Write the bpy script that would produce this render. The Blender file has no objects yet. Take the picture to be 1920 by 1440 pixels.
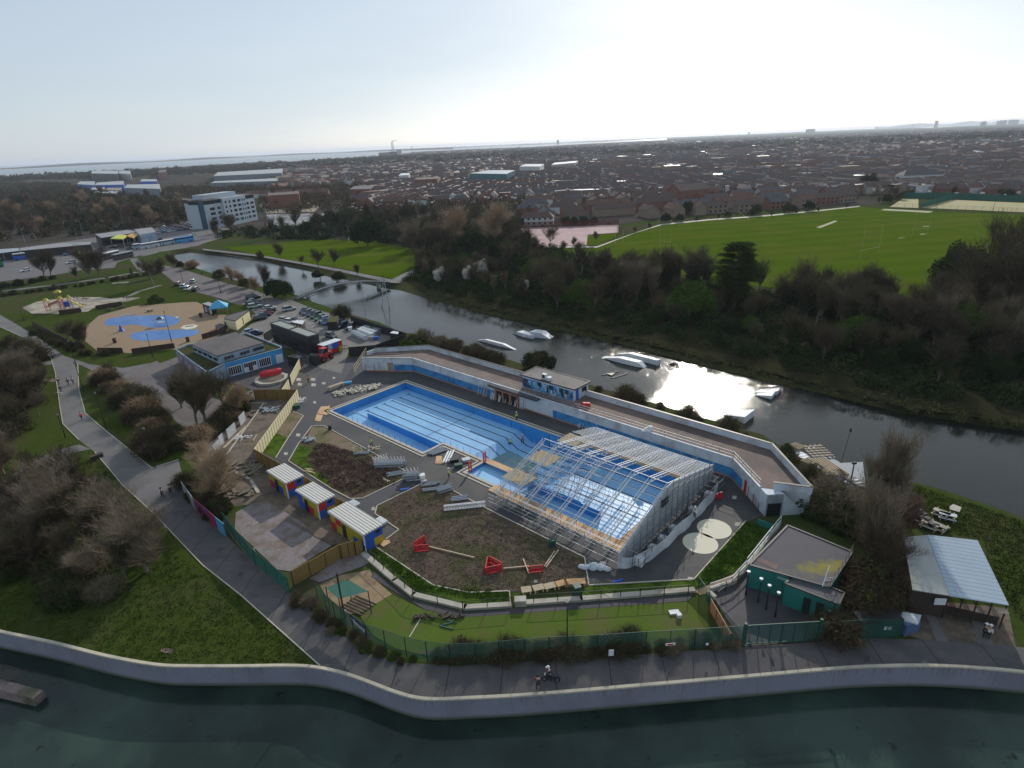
import bpy,bmesh,math,random
import numpy as np
from mathutils import Vector,Matrix
from mathutils.geometry import delaunay_2d_cdt
random.seed(7)
SC=bpy.context.scene
COL=SC.collection
FPX,CAMH=1119.0,47.5
ROLL=math.atan2(309-227,1920.0)
PITCH=math.atan2((720-268.0)*math.cos(ROLL),FPX)
cr,sr,cp,sp=math.cos(ROLL),math.sin(ROLL),math.cos(PITCH),math.sin(PITCH)
def ray(px,py):
 x=px-960.0;y=720.0-py
 xr=x*cr+y*sr;yr=-x*sr+y*cr
 return Vector((xr,FPX*cp+yr*sp,-FPX*sp+yr*cp))
def P(px,py,z=0.0):
 """point of the world at height z that the photograph shows at (px, py)"""
 v=ray(px,py);t=(CAMH-z)/-v.z
 return Vector((v.x*t,v.y*t,z))
PA=Vector((-23.2,121.0,0));PU=Vector((0.73267,-0.68058,0));PV=Vector((-0.68058,-0.73267,0))
def Q(u,v,z=0.0):return PA+PU*u+PV*v+Vector((0,0,z))
PANG=math.atan2(PU.y,PU.x)
def new_mat(name):
 m=bpy.data.materials.new(name);m.use_nodes=True
 nt=m.node_tree;b=nt.nodes['Principled BSDF']
 return m,nt,b
def N(nt,t,**k):
 n=nt.nodes.new(t)
 for a,v in k.items():
  if a in n.inputs:n.inputs[a].default_value=v
  else:setattr(n,a,v)
 return n
def rgba(c):return(c[0],c[1],c[2],1.0)
def mat(name,c1,c2=None,s=0.5,c3=None,s3=0.06,r=0.85,bump=0.0,bs=4.0,metal=0.0,obj=False,spec=0.5,amt=1.0,rand=None,sharp=0.25):
 """colour c1..c2 broken up by noise of frequency s (1/m), larger patches of c3 at frequency s3"""
 m,nt,b=new_mat(name)
 b.inputs['Roughness'].default_value=r;b.inputs['Metallic'].default_value=metal
 b.inputs['Specular IOR Level'].default_value=spec
 geo=N(nt,'ShaderNodeNewGeometry');pos=geo.outputs['Position']
 if obj:
  tc=N(nt,'ShaderNodeTexCoord');pos=tc.outputs['Object']
 last=None
 if rand:
  oi=N(nt,'ShaderNodeObjectInfo');rp=N(nt,'ShaderNodeValToRGB');rp.color_ramp.interpolation='CONSTANT'
  while len(rp.color_ramp.elements)<len(rand):rp.color_ramp.elements.new(0.5)
  for i,c in enumerate(rand):
   rp.color_ramp.elements[i].position=i/len(rand);rp.color_ramp.elements[i].color=rgba(c)
  nt.links.new(oi.outputs['Random'],rp.inputs[0]);base=rp.outputs[0]
 else:base=None
 if c2 is not None or base is not None:
  n1=N(nt,'ShaderNodeTexNoise',Scale=s,Detail=6.0,Roughness=0.65);nt.links.new(pos,n1.inputs['Vector'])
  mr=N(nt,'ShaderNodeMapRange');mr.inputs['From Min'].default_value=0.5-sharp;mr.inputs['From Max'].default_value=0.5+sharp
  nt.links.new(n1.outputs['Fac'],mr.inputs['Value'])
  mx=N(nt,'ShaderNodeMix',data_type='RGBA')
  if base is not None:
   hs=N(nt,'ShaderNodeHueSaturation');hs.inputs['Value'].default_value=0.7;nt.links.new(base,hs.inputs['Color'])
   nt.links.new(base,mx.inputs['A']);nt.links.new(hs.outputs[0],mx.inputs['B'])
  else:
   mx.inputs['A'].default_value=rgba(c1);mx.inputs['B'].default_value=rgba(c2)
  nt.links.new(mr.outputs[0],mx.inputs['Factor']);last=mx.outputs['Result']
  if c3 is not None:
   n3=N(nt,'ShaderNodeTexNoise',Scale=s3,Detail=4.0,Roughness=0.6);nt.links.new(pos,n3.inputs['Vector'])
   m3=N(nt,'ShaderNodeMapRange');m3.inputs['From Min'].default_value=0.47;m3.inputs['From Max'].default_value=0.62;m3.inputs['To Max'].default_value=amt
   nt.links.new(n3.outputs['Fac'],m3.inputs['Value'])
   mx3=N(nt,'ShaderNodeMix',data_type='RGBA');mx3.inputs['B'].default_value=rgba(c3)
   nt.links.new(last,mx3.inputs['A']);nt.links.new(m3.outputs[0],mx3.inputs['Factor']);last=mx3.outputs['Result']
  nt.links.new(last,b.inputs['Base Color'])
 else:b.inputs['Base Color'].default_value=rgba(c1)
 if bump:
  nb=N(nt,'ShaderNodeTexNoise',Scale=bs,Detail=5.0,Roughness=0.7);nt.links.new(pos,nb.inputs['Vector'])
  bp=N(nt,'ShaderNodeBump',Strength=bump,Distance=0.15);nt.links.new(nb.outputs['Fac'],bp.inputs['Height'])
  nt.links.new(bp.outputs[0],b.inputs['Normal'])
 return m
def stripes(m,width,c,duty=0.12,ang=0.0,obj=True,amt=1.0):
 """joints / ribs of colour c every `width` metres, added over material m's colour"""
 nt=m.node_tree;b=nt.nodes['Principled BSDF']
 tc=N(nt,'ShaderNodeTexCoord');geo=N(nt,'ShaderNodeNewGeometry')
 src=tc.outputs['Object']if obj else geo.outputs['Position']
 mp=N(nt,'ShaderNodeMapping');mp.inputs['Rotation'].default_value=(0,0,-ang);nt.links.new(src,mp.inputs['Vector'])
 sx=N(nt,'ShaderNodeSeparateXYZ');nt.links.new(mp.outputs[0],sx.inputs[0])
 a=N(nt,'ShaderNodeMath',operation='DIVIDE');a.inputs[1].default_value=width;nt.links.new(sx.outputs['X'],a.inputs[0])
 f=N(nt,'ShaderNodeMath',operation='FRACT');nt.links.new(a.outputs[0],f.inputs[0])
 l=N(nt,'ShaderNodeMath',operation='LESS_THAN');l.inputs[1].default_value=duty;nt.links.new(f.outputs[0],l.inputs[0])
 k=N(nt,'ShaderNodeMath',operation='MULTIPLY');k.inputs[1].default_value=amt;nt.links.new(l.outputs[0],k.inputs[0])
 mx=N(nt,'ShaderNodeMix',data_type='RGBA');mx.inputs['B'].default_value=rgba(c)
 lk=b.inputs['Base Color'].links
 if lk:nt.links.new(lk[0].from_socket,mx.inputs['A'])
 else:mx.inputs['A'].default_value=b.inputs['Base Color'].default_value
 nt.links.new(k.outputs[0],mx.inputs['Factor']);nt.links.new(mx.outputs['Result'],b.inputs['Base Color'])
 return m
M={}
M['ground']=mat('rough_ground',(0.038,0.062,0.014),(0.062,0.085,0.022),0.5,(0.075,0.068,0.038),0.05,r=0.95,bump=0.5,bs=2,spec=0.0)
M['lawn']=mat('lawn_grass',(0.036,0.058,0.011),(0.064,0.086,0.018),0.9,(0.072,0.074,0.028),0.09,amt=0.7,r=0.9,bump=0.6,bs=5,spec=0.0)
M['field']=mat('playing_field_grass',(0.064,0.105,0.004),(0.084,0.128,0.006),0.06,(0.098,0.118,0.014),0.03,r=0.9,bump=0.3,bs=3,spec=0.0)
M['turf']=mat('artificial_turf',(0.085,0.13,0.022),(0.105,0.15,0.03),0.8,(0.12,0.125,0.045),0.3,r=0.9,bump=0.3,bs=8,spec=0.0)
M['wild']=mat('long_grass',(0.05,0.10,0.012),(0.12,0.17,0.03),1.6,(0.04,0.07,0.012),0.5,r=0.95,bump=1.0,bs=5,spec=0.0)
M['bank']=mat('bank_grass',(0.05,0.06,0.024),(0.09,0.085,0.04),0.6,(0.045,0.05,0.025),0.1,r=0.95,bump=0.8,bs=2,spec=0.0)
M['town']=mat('town_ground',(0.06,0.05,0.045),(0.10,0.085,0.078),0.05,(0.05,0.055,0.03),0.01,r=0.95,spec=0.0)
M['woodfloor']=mat('woodland_floor',(0.025,0.022,0.012),(0.04,0.04,0.018),0.4,r=1.0,bump=0.8,bs=2,spec=0.0)
M['asphalt']=mat('deck_asphalt',(0.04,0.039,0.042),(0.062,0.06,0.062),0.8,(0.085,0.08,0.075),0.12,r=0.8,bump=0.15,bs=20,amt=0.7)
M['newasphalt']=mat('new_asphalt',(0.045,0.046,0.055),(0.06,0.06,0.07),1.2,r=0.8,bump=0.15,bs=20)
M['darkasphalt']=mat('dark_asphalt',(0.04,0.038,0.045),(0.055,0.05,0.058),1.0,(0.07,0.062,0.068),0.15,r=0.8,bump=0.15,bs=20)  # dark purplish asphalt, the surface's own colour
M['prom']=mat('promenade_tarmac',(0.085,0.078,0.078),(0.125,0.112,0.11),0.7,(0.07,0.065,0.07),0.25,r=0.85,bump=0.15,bs=15,amt=0.8)
M['path']=mat('path_tarmac',(0.135,0.128,0.125),(0.165,0.155,0.15),0.5,(0.12,0.113,0.112),0.2,r=0.85,bump=0.1,bs=15)
M['road']=mat('road_tarmac',(0.10,0.092,0.095),(0.14,0.13,0.13),0.3,(0.12,0.10,0.10),0.06,r=0.8)
M['carpark']=mat('car_park_surface',(0.14,0.13,0.12),(0.20,0.185,0.165),0.4,(0.12,0.11,0.105),0.1,r=0.85)
M['plaza']=mat('plaza_tarmac',(0.12,0.10,0.097),(0.16,0.135,0.13),0.4,(0.10,0.088,0.088),0.12,r=0.85)
M['sand']=mat('sand_surface',(0.23,0.16,0.10),(0.29,0.205,0.13),0.6,(0.27,0.175,0.09),0.12,r=0.9)
M['playsand']=mat('play_sand',(0.30,0.26,0.20),(0.42,0.37,0.29),0.5,(0.20,0.17,0.13),0.2,r=0.95)
M['splashblue']=mat('splash_pad_blue',(0.02,0.11,0.38),(0.03,0.15,0.46),0.5,(0.05,0.18,0.42),0.3,r=0.35)
M['soil']=mat('turned_soil',(0.06,0.045,0.036),(0.17,0.13,0.10),2.2,(0.07,0.08,0.03),0.22,r=0.95,bump=1.0,bs=4,amt=0.75,spec=0.0)
M['mulch']=mat('brown_mulch',(0.12,0.075,0.062),(0.22,0.15,0.125),2.2,r=0.95,bump=1.0,bs=4,spec=0.0)
M['straw']=mat('dry_stubble',(0.15,0.115,0.08),(0.32,0.25,0.18),2.5,(0.15,0.14,0.07),0.3,r=0.95,bump=0.8,bs=5,spec=0.0)
M['dirt']=mat('site_dirt',(0.10,0.072,0.052),(0.22,0.17,0.125),1.2,(0.085,0.07,0.055),0.35,r=0.95,bump=0.6,bs=5)
M['gravel']=mat('pink_gravel',(0.16,0.13,0.13),(0.38,0.33,0.33),4.0,(0.20,0.15,0.12),0.5,r=0.9,bump=1.0,bs=12)
M['tansand']=mat('tan_sand',(0.26,0.18,0.10),(0.34,0.24,0.14),1.0,(0.17,0.12,0.07),0.4,r=0.95)
M['concrete']=mat('pale_concrete',(0.40,0.37,0.31),(0.50,0.46,0.38),1.2,(0.30,0.27,0.22),0.4,r=0.85)
M['kerb']=mat('kerb_stone',(0.42,0.38,0.30),(0.55,0.50,0.42),1.0,r=0.85)
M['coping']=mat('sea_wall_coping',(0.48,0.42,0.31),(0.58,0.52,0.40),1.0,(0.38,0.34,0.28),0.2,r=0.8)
M['circle']=mat('cream_paint',(0.58,0.55,0.42),(0.66,0.62,0.48),0.8,r=0.7)
M['shedwall']=mat('grey_cladding',(0.16,0.19,0.22),(0.2,0.23,0.26),.1,r=.7)
M['shedroof']=mat('pale_shed_roof',(0.30,0.32,0.33),(0.4,0.42,0.43),.05,r=.7)
M['white']=mat('white_paint',(0.72,0.74,0.76),(0.60,0.62,0.64),1.2,r=0.6)
M['lidowhite']=mat('lido_white_wall',(0.62,0.68,0.74),(0.45,0.50,0.55),0.8,(0.30,0.27,0.25),0.35,r=0.7,amt=0.55)
M['lidoblue']=mat('lido_blue_band',(0.03,0.20,0.46),(0.06,0.30,0.56),1.5,(0.02,0.14,0.38),0.5,r=0.6)
M['terrace']=mat('terrace_deck_brown',(0.13,0.085,0.07),(0.20,0.14,0.115),0.7,(0.10,0.075,0.068),0.18,r=0.85)
M['pinkline']=mat('pink_seam',(0.38,0.28,0.23),(0.28,0.20,0.17),1.0,r=0.9)
M['orange']=mat('orange_surround',(0.50,0.22,0.12),(0.38,0.16,0.09),1.0,r=0.7)
M['poolblue']=mat('pool_floor_pale_blue',(0.23,0.49,0.76),(0.27,0.53,0.80),0.3,(0.20,0.44,0.72),0.1,r=0.45)
M['poolwall']=mat('pool_wall_blue',(0.03,0.235,0.57),(0.04,0.27,0.61),0.3,(0.03,0.20,0.5),0.2,r=0.4)
M['poolgreen']=mat('pool_green_residue',(0.10,0.20,0.17),(0.13,0.24,0.21),0.6,(0.08,0.21,0.27),0.2,r=0.2)
M['laneline']=mat('lane_line_navy',(0.012,0.02,0.05),r=0.5)
M['plywood']=mat('plywood',(0.55,0.33,0.16),(0.66,0.42,0.22),1.5,(0.45,0.27,0.14),0.5,r=0.8)
M['timber']=mat('pale_timber',(0.45,0.36,0.24),(0.58,0.47,0.33),2.0,r=0.8)
M['oldtimber']=mat('scaffold_board',(0.30,0.24,0.15),(0.46,0.38,0.26),2.5,r=0.9)
M['cream']=mat('cream_hoarding_panel',(0.70,0.62,0.36),(0.76,0.68,0.42),0.8,r=0.7)
M['brownfence']=mat('stained_timber_fence',(0.20,0.125,0.035),(0.27,0.17,0.05),1.5,r=0.85)
M['darkfence']=mat('dark_boarding',(0.035,0.025,0.02),(0.055,0.04,0.03),1.0,r=0.8)
M['redfence']=mat('brown_red_fence',(0.05,0.025,0.02),(0.075,0.04,0.03),1.0,r=0.85)
M['black']=mat('black_paint',(0.012,0.013,0.016),(0.02,0.021,0.025),1.0,r=0.6)
M['darkmetal']=mat('dark_metal',(0.03,0.03,0.032),r=0.5,metal=0.4)
M['alu']=mat('aluminium',(0.62,0.64,0.66),(0.5,0.52,0.54),2.0,r=0.38,metal=0.75)
M['track']=mat('dull_aluminium',(0.60,0.63,0.66),(0.5,0.53,0.56),2.0,r=0.6,metal=0.15)
M['darksteel']=mat('painted_dark_steel',(0.15,0.16,0.17),(0.11,0.12,0.13),2.0,r=0.6)
M['galv']=mat('galvanised_steel',(0.42,0.45,0.48),(0.33,0.36,0.39),2.0,r=0.5,metal=0.5)
M['sheeting']=mat('scaffold_sheeting',(0.52,0.56,0.60),(0.42,0.46,0.50),0.7,(0.6,0.62,0.64),0.3,r=0.5,bump=0.6,bs=1.5)
M['red']=mat('red_plastic',(0.62,0.02,0.035),(0.5,0.02,0.03),3.0,r=0.5)
M['glass']=mat('dark_glass',(0.02,0.028,0.035),r=0.1,spec=0.8)
M['roofgrey']=mat('flat_roof_felt',(0.095,0.08,0.08),(0.125,0.108,0.106),0.5,(0.085,0.075,0.075),0.15,r=0.85)
M['mossroof']=mat('mossy_flat_roof',(0.08,0.075,0.085),(0.10,0.095,0.105),0.6,r=0.85)
M['oldroof']=mat('weathered_roof',(0.16,0.14,0.13),(0.27,0.245,0.225),0.6,(0.12,0.105,0.1),0.3,r=0.9)
M['teal']=mat('teal_render',(0.015,0.17,0.145),(0.02,0.20,0.17),0.6,(0.015,0.14,0.12),0.3,r=0.7)
M['green']=mat('dark_green_paint',(0.012,0.07,0.05),(0.016,0.085,0.06),1.0,r=0.5)
M['blue']=mat('bright_blue_render',(0.05,0.30,0.60),(0.06,0.34,0.66),0.6,(0.04,0.25,0.55),0.3,r=0.7)
M['lead']=mat('pale_blue_render',(0.36,0.47,0.58),(0.28,0.37,0.46),0.8,(.22,.28,.34),.4,r=0.7)
M['yellow']=mat('yellow_panel',(0.50,0.38,0.02),(0.42,0.31,0.02),1.0,r=0.5)
M['bluepanel']=mat('blue_panel',(0.02,0.11,0.50),(0.02,0.09,0.42),1.0,r=0.5)
M['redpanel']=mat('red_panel',(0.52,0.025,0.03),(0.42,0.02,0.03),1.0,r=0.5)
M['magenta']=mat('magenta_mural',(0.25,0.02,0.10),(0.42,0.03,0.09),0.8,(0.15,0.04,0.2),0.4,r=0.7)
M['skyblue']=mat('sky_blue_mural',(0.05,0.30,0.55),(0.10,0.40,0.62),0.8,r=0.7)
M['hiviz']=mat('hi_vis_yellow',(0.45,0.75,0.03),r=0.8)
M['hired']=mat('hi_vis_red',(0.85,0.08,0.04),r=0.8)
M['skin']=mat('skin',(0.45,0.27,0.19),r=0.6)
M['hair']=mat('hair',(0.03,0.02,0.015),r=0.8)
M['darkcloth']=mat('dark_cloth',(0.02,0.022,0.03),(0.03,0.032,0.045),5.0,r=0.9)
M['pinkcloth']=mat('pink_cloth',(0.85,0.05,0.10),r=0.85)
M['whitecloth']=mat('white_cloth',(0.75,0.75,0.74),r=0.85)
M['bark']=mat('bark',(0.13,0.105,0.075),(0.22,0.185,0.135),3.0,r=0.95,obj=True)
M['twig']=mat('twig',(0.085,0.062,0.048),(0.125,0.095,0.075),0.4,r=0.95,spec=0.1,rand=[(0.09,0.074,0.042),(0.11,0.09,0.05),(0.08,0.064,0.042),(0.15,0.12,0.07),(0.10,0.072,0.046)])
M['paletwig']=mat('pale_twig',(0.17,0.135,0.095),(0.24,0.195,0.14),0.4,r=0.95,spec=0.1)
M['tantwig']=mat('tan_twig',(0.33,0.24,0.15),(0.42,0.31,0.20),0.4,r=0.95,spec=0.1)
M['redtwig']=mat('red_brown_twig',(0.16,0.095,0.07),(0.22,0.135,0.10),0.4,r=0.95,spec=0.1)
M['leafdark']=mat('dark_evergreen_leaf',(0.012,0.025,0.010),(0.03,0.052,0.018),0.6,r=0.9,spec=0.0,rand=[(0.028,0.05,0.016),(0.042,0.066,0.02),(0.034,0.055,0.02),(0.055,0.082,0.024)])
M['leafgreen']=mat('green_leaf',(0.045,0.09,0.015),(0.08,0.14,0.02),0.6,r=0.9,spec=0.0)
M['leafbrown']=mat('brown_hedge_leaf',(0.07,0.045,0.025),(0.12,0.08,0.045),0.6,(0.045,0.05,0.02),0.2,r=0.9,spec=0.1)
M['leafolive']=mat('olive_leaf',(0.055,0.06,0.02),(0.10,0.10,0.035),0.6,r=0.9,spec=0.1)
M['blossom']=mat('white_blossom',(0.7,0.68,0.64),(0.5,0.48,0.42),2.0,r=0.9,spec=0.1)
M['leafred']=mat('russet_leaf',(0.14,0.055,0.03),(0.20,0.09,0.05),0.6,r=0.9,spec=0.1)
M['clearsheet']=mat('corrugated_blue_grey_sheet',(0.30,0.38,0.46),(0.36,0.44,0.52),0.4,r=0.45,bump=0.1,bs=3)
M['fibre']=mat('fibre_cement_roof',(0.38,0.39,0.37),(0.46,0.47,0.44),0.7,(0.33,0.34,0.33),0.25,r=0.8)
M['hutroof']=stripes(mat('white_corrugated_roof',(0.62,0.60,0.54),(0.70,0.68,0.62),0.8,r=0.6),0.42,(0.22,0.21,0.2),0.34,math.pi/2)
M['decking']=mat('grey_blue_pontoon',(0.16,0.20,0.24),(0.21,0.25,0.29),1.0,r=0.6)
M['chev']=mat('salmon_facade',(0.5,0.25,0.2),r=0.8)
def netting(name,c,alpha):
 m,nt,b=new_mat(name);b.inputs['Base Color'].default_value=rgba(c);b.inputs['Alpha'].default_value=alpha
 b.inputs['Roughness'].default_value=0.9;return m
M['net']=netting('green_windbreak_mesh',(0.03,0.13,0.10),0.42)
M['netdense']=netting('dense_green_mesh',(0.01,0.12,0.09),0.92)
class MB:
 def __init__(s):s.v=[];s.f=[];s.m=[];s.mi=0
 def quad(s,*p):
  n=len(s.v);s.v.extend(tuple(q)for q in p);s.f.append(tuple(range(n,n+len(p))));s.m.append(s.mi);return s
 def box(s,c,sz,rz=0.0):
  x,y,z=sz[0]/2,sz[1]/2,sz[2]/2;ca,sa=math.cos(rz),math.sin(rz);n=len(s.v)
  for dx,dy,dz in((-x,-y,-z),(x,-y,-z),(x,y,-z),(-x,y,-z),(-x,-y,z),(x,-y,z),(x,y,z),(-x,y,z)):
   s.v.append((c[0]+dx*ca-dy*sa,c[1]+dx*sa+dy*ca,c[2]+dz))
  for f in((0,3,2,1),(4,5,6,7),(0,1,5,4),(1,2,6,5),(2,3,7,6),(3,0,4,7)):
   s.f.append(tuple(n+i for i in f));s.m.append(s.mi)
  return s
 def prism(s,poly,z0,z1,top=True,bottom=True):
  """poly: list of (x, y) or vectors, vertical sides; z1 may be a list"""
  poly=ccw(poly);k=len(poly);n=len(s.v)
  for q in poly:s.v.append((q[0],q[1],z0))
  for i,q in enumerate(poly):s.v.append((q[0],q[1],z1[i]if isinstance(z1,(list,tuple))else z1))
  for i in range(k):
   j=(i+1)%k;s.f.append((n+i,n+j,n+k+j,n+k+i));s.m.append(s.mi)
  if top:s.f.append(tuple(n+k+i for i in range(k)));s.m.append(s.mi)
  if bottom:s.f.append(tuple(n+i for i in reversed(range(k))));s.m.append(s.mi)
  return s
 def hull(s,a,b):
  """loft between two equal rings of 3-D points, capped"""
  k=len(a);n=len(s.v);s.v.extend(tuple(q)for q in a);s.v.extend(tuple(q)for q in b)
  for i in range(k):
   j=(i+1)%k;s.f.append((n+i,n+j,n+k+j,n+k+i));s.m.append(s.mi)
  s.f.append(tuple(n+k+i for i in range(k)));s.m.append(s.mi)
  s.f.append(tuple(n+i for i in reversed(range(k))));s.m.append(s.mi);return s
 def tube(s,p0,p1,r0,r1=None,k=5,cap=True):
  p0=Vector(p0);p1=Vector(p1);r1=r0 if r1 is None else r1
  d=p1-p0
  if d.length<1e-6:return s
  d.normalize();a=Vector((0,0,1))if abs(d.z)<0.9 else Vector((1,0,0))
  x=d.cross(a).normalized();y=d.cross(x);n=len(s.v)
  for c,r in((p0,r0),(p1,r1)):
   for i in range(k):
    t=2*math.pi*(i+0.5)/k;q=c+x*(math.cos(t)*r)+y*(math.sin(t)*r);s.v.append(tuple(q))
  for i in range(k):
   j=(i+1)%k;s.f.append((n+i,n+k+i,n+k+j,n+j));s.m.append(s.mi)
  if cap:
   s.f.append(tuple(n+i for i in range(k)));s.m.append(s.mi)
   s.f.append(tuple(n+k+i for i in reversed(range(k))));s.m.append(s.mi)
  return s
 def wall(s,pts,t,z0,z1):
  """wall of thickness t along a polyline"""
  for a,b in zip(pts,pts[1:]):
   a=Vector((a[0],a[1],0));b=Vector((b[0],b[1],0));d=b-a
   if d.length<1e-4:continue
   nrm=Vector((-d.y,d.x,0)).normalized()*t/2;e=d.normalized()*t*0.2
   s.prism([a-nrm-e,b-nrm+e,b+nrm+e,a+nrm-e],z0,z1)
  return s
 def ellipsoid(s,c,r,nu=10,nv=6):
  n=len(s.v)
  for j in range(nv+1):
   t=math.pi*j/nv
   for i in range(nu):
    a=2*math.pi*i/nu
    s.v.append((c[0]+r[0]*math.sin(t)*math.cos(a),c[1]+r[1]*math.sin(t)*math.sin(a),c[2]+r[2]*math.cos(t)))
  for j in range(nv):
   for i in range(nu):
    k=(i+1)%nu;s.f.append((n+j*nu+i,n+(j+1)*nu+i,n+(j+1)*nu+k,n+j*nu+k));s.m.append(s.mi)
  return s
 def mesh(s,name,mats):
  me=bpy.data.meshes.new(name);me.from_pydata(s.v,[],s.f)
  for m in(mats if isinstance(mats,(list,tuple))else[mats]):me.materials.append(M[m]if isinstance(m,str)else m)
  if len(me.materials)>1:me.polygons.foreach_set('material_index',s.m)
  me.update();return me
 def build(s,name,mats,parent=None,world=False,label=None):
  """link as ONE object; world=True when the coordinates are the world's"""
  o=bpy.data.objects.new(name,s.mesh(name,mats));COL.objects.link(o)
  if parent is not None:
   o.parent=parent
   if world:o.location=-parent.location
  if label:o['label']=label
  return o
def ccw(poly):
 a=0.0
 for i in range(len(poly)):
  p,q=poly[i],poly[(i+1)%len(poly)];a+=p[0]*q[1]-q[0]*p[1]
 return list(poly)if a>0 else list(reversed(poly))
def tag(o,label,cat,group=None,kind=None):
 o['label']=label;o['category']=cat
 if group:o['group']=group
 if kind:o['kind']=kind
 return o
def thing(name,label,cat,loc=(0,0,0),rz=0.0,group=None):
 o=bpy.data.objects.new(name,None);o.empty_display_size=0.3;COL.objects.link(o)
 o.location=Vector(loc);o.rotation_euler=(0,0,rz)
 return tag(o,label,cat,group)
def copy_tree(o,loc=None,rz=None,sc=None,parent=None):
 c=o.copy();COL.objects.link(c)
 if parent:c.parent=parent
 if loc is not None:c.location=Vector(loc)
 if rz is not None:c.rotation_euler=(0,0,rz)
 if sc is not None:c.scale=sc if isinstance(sc,(tuple,list))else(sc,sc,sc)
 for ch in KIDS.get(o.name,[]):copy_tree(ch,parent=c)
 return c
KIDS={}
def note(o):
 """remember an object's children (so that a copy can be made later without searching)"""
 KIDS[o.name]=[c for c in bpy.data.objects if c.parent==o]
 for c in KIDS[o.name]:note(c)
 return o
def struct(o,name=None):
 o['kind']='structure';return o
def sheet(name,pts,z,m,kind='structure',px=True,label=None,cat=None):
 """flat surface; pts are photograph pixels on height z, or world points when px is False"""
 w=[P(a,b,z)for a,b in pts]if px else[Vector((a[0],a[1],z))for a in pts]
 w=ccw(w);me=MB();me.quad(*w);o=me.build(name,m)
 if kind:o['kind']=kind
 if label:o['label']=label;o['category']=cat
 return o
def strip(name,pts,width,z0,z1,m,kind='structure',label=None,cat=None,px=True):
 w=[P(a,b)for a,b in pts]if px else pts
 o=MB().wall(w,width,z0,z1).build(name,m)
 if kind:o['kind']=kind
 if label:tag(o,label,cat)
 return o
def inside(p,poly):
 c=False;n=len(poly);j=n-1
 for i in range(n):
  if(poly[i][1]>p[1])!=(poly[j][1]>p[1])and p[0]<(poly[j][0]-poly[i][0])*(p[1]-poly[i][1])/(poly[j][1]-poly[i][1])+poly[i][0]:c=not c
  j=i
 return c
def heading(a,b):
 """direction on the ground from photo pixel a to photo pixel b"""
 d=P(*b)-P(*a);return math.atan2(d.y,d.x)
# ================================================================ THE SETTING: ground, water, paths
far_wl=[(325,477),(345,473),(430,478),(500,488),(560,502),(620,520),(680,530),(720,536),(760,547),(800,559),(900,585),(1000,608),(1100,629),(1200,653),(1300,681),(1400,705),(1500,727),(1600,752),(1700,775),(1800,790),(1920,808),(2150,845)]
near_wl=[(2150,1045),(1920,975),(1850,951),(1780,927),(1715,908),(1670,908),(1625,922),(1580,922),(1540,905),(1510,878),(1485,852),(1440,822),(1370,802),(1290,778),(1200,752),(1130,732),(1060,708),(1000,692),(940,672),(860,648),(790,631),(762,628),(720,609),(655,591),(600,572),(560,556),(520,546),(460,532),(415,519),(380,508),(350,497),(330,488)]
WZ=-1.2
far_w=[P(a,b,WZ)for a,b in far_wl];near_w=[P(a,b,WZ)for a,b in near_wl]
def offset(pl,dist):
 out=[]
 for i,p in enumerate(pl):
  a=pl[max(i-1,0)];b=pl[min(i+1,len(pl)-1)];d=(b-a);n=Vector((-d.y,d.x,0)).normalized()
  out.append(Vector((p.x,p.y,0))+n*dist)
 return out
far_t=offset(far_w,4.2);near_t=offset(near_w,1.6)
moat_top=far_t+near_t
sw_px=[(-500,1060),(-200,1138),(0,1182),(100,1203),(200,1228),(290,1244),(350,1247),(450,1247),(540,1246),(590,1249),(640,1259),(690,1276),(740,1295),(780,1306),(820,1309),(870,1307),(1000,1300),(1200,1283),(1400,1266),(1560,1252),(1650,1247),(1740,1246),(1830,1250),(1920,1258),(2050,1275),(2400,1345)]
sw=[P(a,b,0.5)for a,b in sw_px];sw2=[Vector((p.x,p.y,0))for p in sw]
harbour_top=sw2+[Vector((140,-120,0)),Vector((-140,-120,0))]
PD=1.7
pool_out=[Q(0,0),Q(66,0),Q(66,18.3),Q(38.2,18.3),Q(38.2,13.8),Q(27.7,13.8),Q(27.7,18.3),Q(0,18.3)]
def ground_mesh():
 loops=[[(-26000,-120),(26000,-120),(26000,26000),(-26000,26000)],[(p.x,p.y)for p in moat_top],[(p.x,p.y)for p in harbour_top[:-2]]+[(139,-119),(-139,-119)],[(p.x,p.y)for p in pool_out]]
 rings=[[(-140*k,-120),(140*k,-120),(140*k,330*k),(-140*k,330*k)]for k in(3,12,50)]
 vs,es=[],[]
 for L in loops+rings:
  n=len(vs);vs+=[Vector(p)for p in L];es+=[(n+i,n+(i+1)%len(L))for i in range(len(L))]
 r=delaunay_2d_cdt(vs,es,[],0,1e-5)
 keep=[]
 for f in r[2]:
  c=sum((r[0][i]for i in f),Vector((0,0)))/3
  if any(inside(c,L)for L in loops[1:]):continue
  keep.append(tuple(f))
 b=MB();b.v=[(p.x,p.y,0.0)for p in r[0]];b.f=keep;b.m=[0]*len(keep);return b
struct(ground_mesh().build('ground','ground'))
def holed_sheet(name,pts,z,m,hole):
 w=[P(a,b,z)for a,b in pts];loops=[[(p.x,p.y)for p in w],[(p.x,p.y)for p in hole]];vs,es=[],[]
 for L in loops:
  n=len(vs);vs+=[Vector(p)for p in L];es+=[(n+i,n+(i+1)%len(L))for i in range(len(L))]
 r=delaunay_2d_cdt(vs,es,[],0,1e-5);b=MB();b.v=[(p.x,p.y,z)for p in r[0]]
 for f in r[2]:
  c=sum((r[0][i]for i in f),Vector((0,0)))/3
  if inside(c,loops[0])and not inside(c,loops[1]):b.f.append(tuple(f));b.m.append(0)
 return struct(b.build(name,m))
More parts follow.
